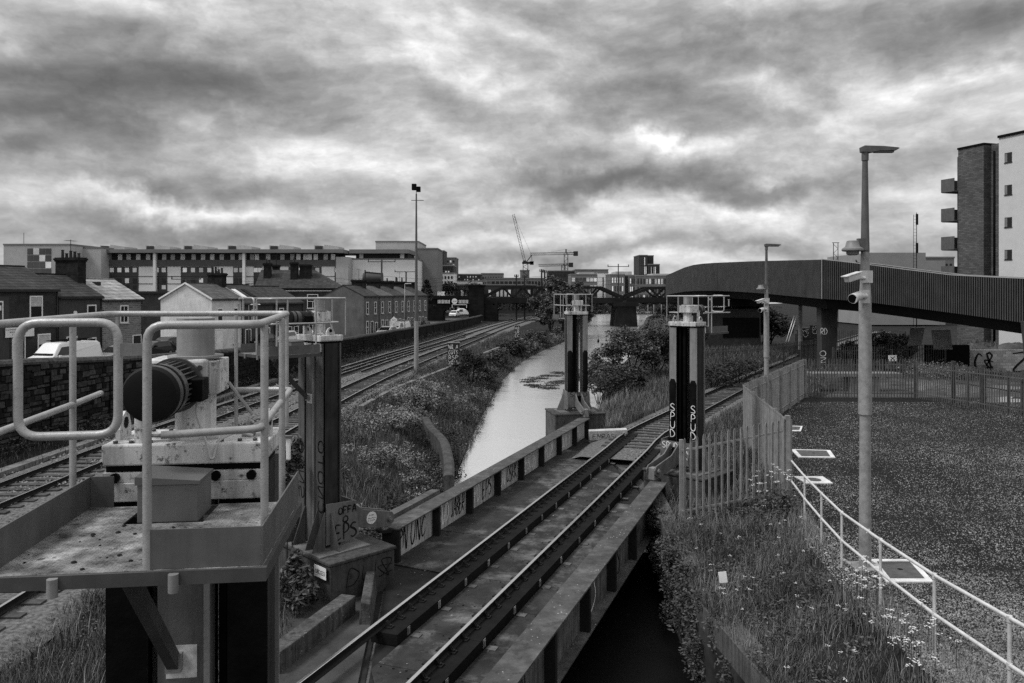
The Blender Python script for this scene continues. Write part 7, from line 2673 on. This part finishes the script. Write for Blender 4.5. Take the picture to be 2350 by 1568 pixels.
x, y = samp_left(90000)
pt = patchy(x, y, .75, 2.5)
keep = rng.random(len(x)) < (.3 + .7 * pt)
x, y, pt = x[keep], y[keep], pt[keep]
blades('grass_left_bank', 'thick wild grass on the bank between the left tracks and the canal', x, y, .18 + .38 * pt, grass_m, .011, .5)
x, y = samp_left(16000)
keep = rng.random(len(x)) < patchy(x, y, .55, .3)
blades('dry_grass_left_bank', 'pale dry grass stalks on the left canal bank', x[keep], y[keep], .55, grass_dry, .006, .45)
# leafy weeds in mounded drifts of different tone
for nm, mat, seed, lab, cnt, sz, yr in (('weeds_pale', leaf_l, 5.5, 'drifts of pale leafy weeds on the left canal bank', 34000, .048, (18, 62)), ('weeds_mid', leaf_m, 1.4, 'mounds of mid-grey leafy weeds on the left canal bank', 34000, .05, (18, 90)), ('weeds_dark', leaf_d, 8.2, 'dark tangles of weeds between the paler drifts on the left bank', 30000, .055, (20, 110))):
    x, y = samp_left(3200, yr[0], yr[1], 1.3)
    d = L_edge(y) - x
    pt = patchy(x, y, .5, seed) * patchy(x, y, 1.7, seed + 1)
    keep = (pt > .30) & (d > .2) & (d < 7.8)
    x, y, pt = x[keep], y[keep], pt[keep]
    zz = height(x, y) + .1 + .75 * (pt - .3)
    tag(leafcloud(np.stack([x, y, zz], 1), .22 + .25 * (pt - .3), cnt, sz, mat, nm, squash=1.0), lab, 'weeds', kind='stuff')
x, y = samp_left(1500, 22, 130, 1.2)
d = L_edge(y) - x
keep = (d < 1.6) & (rng.random(1500) < .3 + .7 * patchy(x, y, 1.1, 3.0))
x, y = x[keep], y[keep]
tag(leafcloud(np.stack([x, y, height(x, y) + .22], 1), .36, 22000, .055, leaf_d, 'waterside_weeds', squash=.9), 'dark leafy growth overhanging the left water edge', 'weeds', kind='stuff')
ww = []
for (px_, py_) in ((1240, 868), (1262, 862), (1285, 856), (1300, 862), (1232, 884), (1268, 882), (1292, 876), (1215, 874), (1305, 872), (1250, 890)):
    for k in range(4):
        q = gp(px_ + random.uniform(-16, 16), py_ + random.uniform(-3, 3), -1.49)
        ww.append((q.x, q.y, -1.49))
tag(leafcloud(np.array(ww), .8, 5200, .09, leaf_d, 'water_dark_patch', squash=.02, up=3), 'dark flecked patch on the water left of the farthest lift tower', 'weeds', kind='stuff')  # thin flat flecks that darken the water surface here
# verge between stone wall and left track
yy = 14 + 110 * rng.random(26000) ** 1.3
xa = np.interp(yy, [p.y for p in pathA], [p.x for p in pathA]) - 2.0
xw = wall_x(yy) + .15
xx = xw + rng.random(26000) ** 1.5 * np.maximum(xa - xw, .2)
keep = rng.random(26000) < .25 + .75 * patchy(xx, yy, .5, 1.1)
blades('grass_wall_verge', 'thin grass and weeds along the foot of the stone wall', xx[keep], yy[keep], .3, grass_m, .014, .5)
x = xw[:500] + rng.uniform(0, .4, 500)
tag(leafcloud(np.stack([x, yy[:500], -.2 + rng.random(500) * .5], 1), .3, 9000, .06, leaf_m, 'wall_weeds', squash=.8), 'leafy weeds growing against the stone wall', 'weeds', kind='stuff')
# near bottom left, beside the nearest tower
yy = 9 + 11 * rng.random(45000)
xx = -10.2 + rng.random(45000) * 6.6
lim = np.interp(yy, [9, 14, 18, 20], [-3.7, -4.6, -5.6, -5.6])
keep = (xx < lim) & (rng.random(45000) < .3 + .7 * patchy(xx, yy, 1.1, .9))
blades('grass_near_left', 'short ragged grass between the nearest tower and the left tracks', xx[keep], yy[keep], .26, grass_m, .008, .6)
keep2 = (xx < lim) & (rng.random(45000) < .04)
tag(leafcloud(np.stack([xx[keep2], yy[keep2], np.full(keep2.sum(), -.3)], 1), .14, 12000, .028, leaf_m, 'weeds_near_left', squash=.6), 'small weeds in the ragged grass near the nearest tower', 'weeds', kind='stuff')
# large-leaved plants round the number-plate pedestal
pc = []
for (px_, py_, Y_) in ((690, 1010, 18.2), (672, 1060, 17.6), (668, 1110, 17.2), (662, 1160, 17.0), (655, 1215, 16.8), (668, 1290, 16.6), (690, 1325, 16.5), (706, 1360, 16.4), (680, 1380, 16.0), (665, 1340, 16.2)):
    for k in range(4):
        q = at(px_ + random.uniform(-14, 14), py_ + random.uniform(-15, 15), Y_ + .6)
        pc.append((q.x, q.y, q.z))
pl = thing('pedestal_plant', 'large-leaved weeds climbing round the number-plate pedestal', 'plant', (-5.6, 16.9, -.4))
leafcloud(np.array(pc) - np.array([-5.6, 16.9, -.4]), .17, 2600, .085, leaf_m, 'foliage', pl, squash=.9)
mb = MB()
for c in pc[::3]:
    q = Vector(c) - Vector((-5.6, 16.9, -.4))
    mb.cyl((q.x * .9, q.y + .2, -.2), q, .012, .006, 5)
mb.build('stem', bark, pl)

# ---- old concrete walls half buried in the left bank
cw = thing('curved_wall', 'old curved concrete wing wall at the left water edge', 'wall')
prof = [(-.2, -1.2), (.2, -1.2), (.2, .06), (.12, .12), (-.12, .12), (-.2, .06)]
wp = spline([gp(1030, 1098, -.55), gp(1030, 1062, -.5), gp(1018, 1015, -.42), gp(990, 985, -.36), gp(976, 962, -.3)], .5)
MB().sweep(prof, wp).build('wall', M('old_wall', .055, .95, var=.5, scale=2, bump=.7, bscale=12, streak=.5, spots=.5, ssize=5), cw)
lw = thing('retaining_wall', 'low dark stained retaining wall below the weeds left of the girder', 'wall')
wp = [gp(812, 1238, -.3), gp(870, 1200, -.35), gp(930, 1168, -.45), gp(1000, 1130, -.6)]
MB().sweep([(-.15, -1.2), (.15, -1.2), (.15, .1), (-.15, .1)], wp).build('wall', concrete_d, lw)
uw = thing('retaining_wall', 'long low concrete wall along the top of the left bank', 'wall')
wp = spline([gp(828, 935, -.1), gp(905, 893, -.1), gp(985, 862, -.1), gp(1060, 832, -.1), gp(1140, 800, -.1), gp(1200, 778, -.1)], 2)
MB().sweep([(-.15, -.9), (.15, -.9), (.15, .08), (-.15, .08)], wp).build('wall', concrete, uw)
pk_ = gp(1055, 1128, -1.0)
tag(MB().obox((pk_.x, pk_.y, -.9), (.07, .1, .02), (-.05, .25, .05), (0, 0, .02)).build('loose_plank', white_p), 'pale loose plank lying below the curved wall', 'plank')

# ---- shrubs and trees
SG = 'shrubs along the canal banks'
for lab, px_, ybase, Y_, rx_, rz_, n_, mat, sz in (
        ('large dark shrub beside the farthest lift tower', 1405, 880, 58, 2.0, 1.35, 6500, leaf_m, .12), ('dense leafy shrub in the middle of the right bank thicket', 1450, 880, 60, 2.4, 2.1, 7500, leaf_m, .12), ('tall shrub of the right bank thicket nearest the branch track', 1500, 875, 62, 2.0, 2.0, 6000, leaf_d, .12), ('low front shrub of the right bank thicket', 1425, 895, 53, 1.9, 1.1, 4800, leaf_d, .10),
        ('small leaning shrub at the water edge of the thicket', 1372, 885, 56, 1.0, 1.2, 2600, leaf_m, .10),
        ('rounded bush on the left bank below the trackside cabinet', 1085, 862, 62, 1.5, 1.3, 3800, leaf_d, .10), ('grey-green bush on the left bank past the cabinet', 1135, 815, 78, 1.5, 1.0, 3800, leaf_m, .13), ('bush at the bend of the left bank', 1180, 800, 92, 1.7, 1.0, 3800, leaf_d, .15),
        ('small bush overhanging the water on the left', 1120, 850, 66, 1.2, .7, 2500, leaf_m, .11), ('waterside bush below the willow tree', 1235, 790, 108, 1.9, 1.1, 3800, leaf_m, .16), ('low bush at the far left water edge', 1215, 812, 98, 1.4, .7, 2600, leaf_m, .15), ('pale bush at the top of the left bank slope', 975, 935, 46, 1.5, .8, 3600, leaf_l, .075), ('small pale shrub left of the curved wall', 905, 960, 38, 1.1, .6, 2800, leaf_l, .065)):
    b = at(px_, ybase, Y_)
    b.z = max(-1.5, float(height(b.x, b.y)))
    shrub(lab, b, rx_, rz_, n_, sz, mat, group=SG, clumps=36)
for lab, px_, ybase, Y_, rx_, rz_, n_, mat, sz in (
        ('low dark bramble beside the lift tower behind the fence', 1640, 868, 55, 1.8, .8, 3200, leaf_d, .09), ('dark bramble along the branch track left of the second lamp post', 1690, 858, 57, 2.0, .9, 3400, leaf_d, .09), ('dark tree mass under the left of the footbridge', 1700, 790, 98, 4.0, 3.2, 5500, leaf_d, .2), ('dark tree under the footbridge beside the timber pole', 1760, 780, 96, 3.6, 2.6, 4500, leaf_d, .2),
        ('dark overgrown bush under the footbridge right of the pier', 2030, 812, 63, 1.9, 1.5, 3600, leaf_d, .12), ('dark bush behind the dark palisade fence', 1965, 810, 67, 1.6, 1.1, 3000, leaf_d, .12), ('shaggy bush beside the rubble heap', 2062, 805, 64, 1.5, 1.7, 3200, leaf_d, .12), ('pale weeds at the foot of the corrugated sheets', 2150, 815, 58, 2.4, .45, 3000, leaf_l, .07),
        ('weeds on the yard edge left of the soil mound', 2200, 818, 57, 1.6, .4, 2000, leaf_m, .07)):
    b = at(px_, ybase, Y_)
    b.z = float(height(b.x, b.y))
    shrub(lab, b, rx_, rz_, n_, sz, mat, group='scrub under the footbridge', clumps=30)
b = at(1292, 780, 135)
shrub('big rounded willow tree on the left bank before the truss bridge', (b.x, b.y, -.4), 4.3, 4.3, 17000, .26, leaf_m, 'willow_tree', 'tree', 60, 9, .5, trunk=.35, spread=.30)
b = at(1262, 770, 128)
shrub('smaller round tree at the left of the willow', (b.x, b.y, -.4), 2.4, 2.6, 6500, .22, leaf_m, 'round_tree', 'tree', 34, 6, .5, trunk=.2, spread=.32)
b = at(1335, 770, 140)
shrub('smaller round tree at the right of the willow', (b.x, b.y, -.6), 2.6, 2.4, 6000, .22, leaf_d, 'round_tree', 'tree', 34, 6, .5, trunk=.2, spread=.32)
# conifer behind the far terrace
b = at(979, 690, 172)
cf = thing('conifer', 'small dark conifer behind the end of the far terrace', 'tree', (b.x, b.y, -.3))
zt = at(0, 643, 172).z + .3
cc = []
for i in range(60):
    f = rng.random()
    r = 1.9 * (1 - f) ** .9
    th = rng.uniform(0, 6.28)
    cc.append((r * math.cos(th), r * math.sin(th), zt * (.35 + .65 * f)))
leafcloud(np.array(cc), .55, 4500, .2, leaf_d, 'crown', cf, squash=.5)
MB().cyl((0, 0, 0), (0, 0, zt * .95), .18, .04, 8).build('trunk', bark, cf)
# distant tree masses beyond the truss and on the skyline
far = []
for x0, x1, yy_, Y_, r in ((1110, 1260, 700, 215, 2.6), (1345, 1430, 706, 205, 2.2), (1440, 1530, 702, 212, 2.4), (1180, 1260, 690, 232, 2.4), (1000, 1100, 664, 238, 2.0), (1500, 1640, 712, 205, 2.4)):
    for i in range(int((x1 - x0) / 9)):
        q = at(random.uniform(x0, x1), yy_ + random.uniform(-6, 4), Y_ + random.uniform(-6, 6))
        far.append((q.x, q.y, max(q.z, .5)))
tag(leafcloud(np.array(far), 2.2, 22000, .3, leaf_d, 'distant_trees', squash=.8), 'distant belt of trees beyond the railway truss bridge', 'trees', kind='stuff')
# weeds on chimney tops of the far terrace and reeds along the quay
yq = rng.uniform(100, 230, 900)
xq = R_edge(yq) + rng.uniform(.3, 5, 900)
tag(leafcloud(np.stack([xq, yq, np.full(900, .2)], 1), .9, 14000, .18, leaf_m, 'quay_scrub', squash=.6), 'scrub along the quay wall of the far right bank', 'scrub', kind='stuff')
yq = rng.uniform(90, 240, 700)
xq = L_edge(yq) - rng.uniform(.0, 4, 700)
tag(leafcloud(np.stack([xq, yq, np.full(700, -.5)], 1), .9, 12000, .18, leaf_m, 'far_bank_scrub', squash=.6), 'scrub along the far left water edge', 'scrub', kind='stuff')
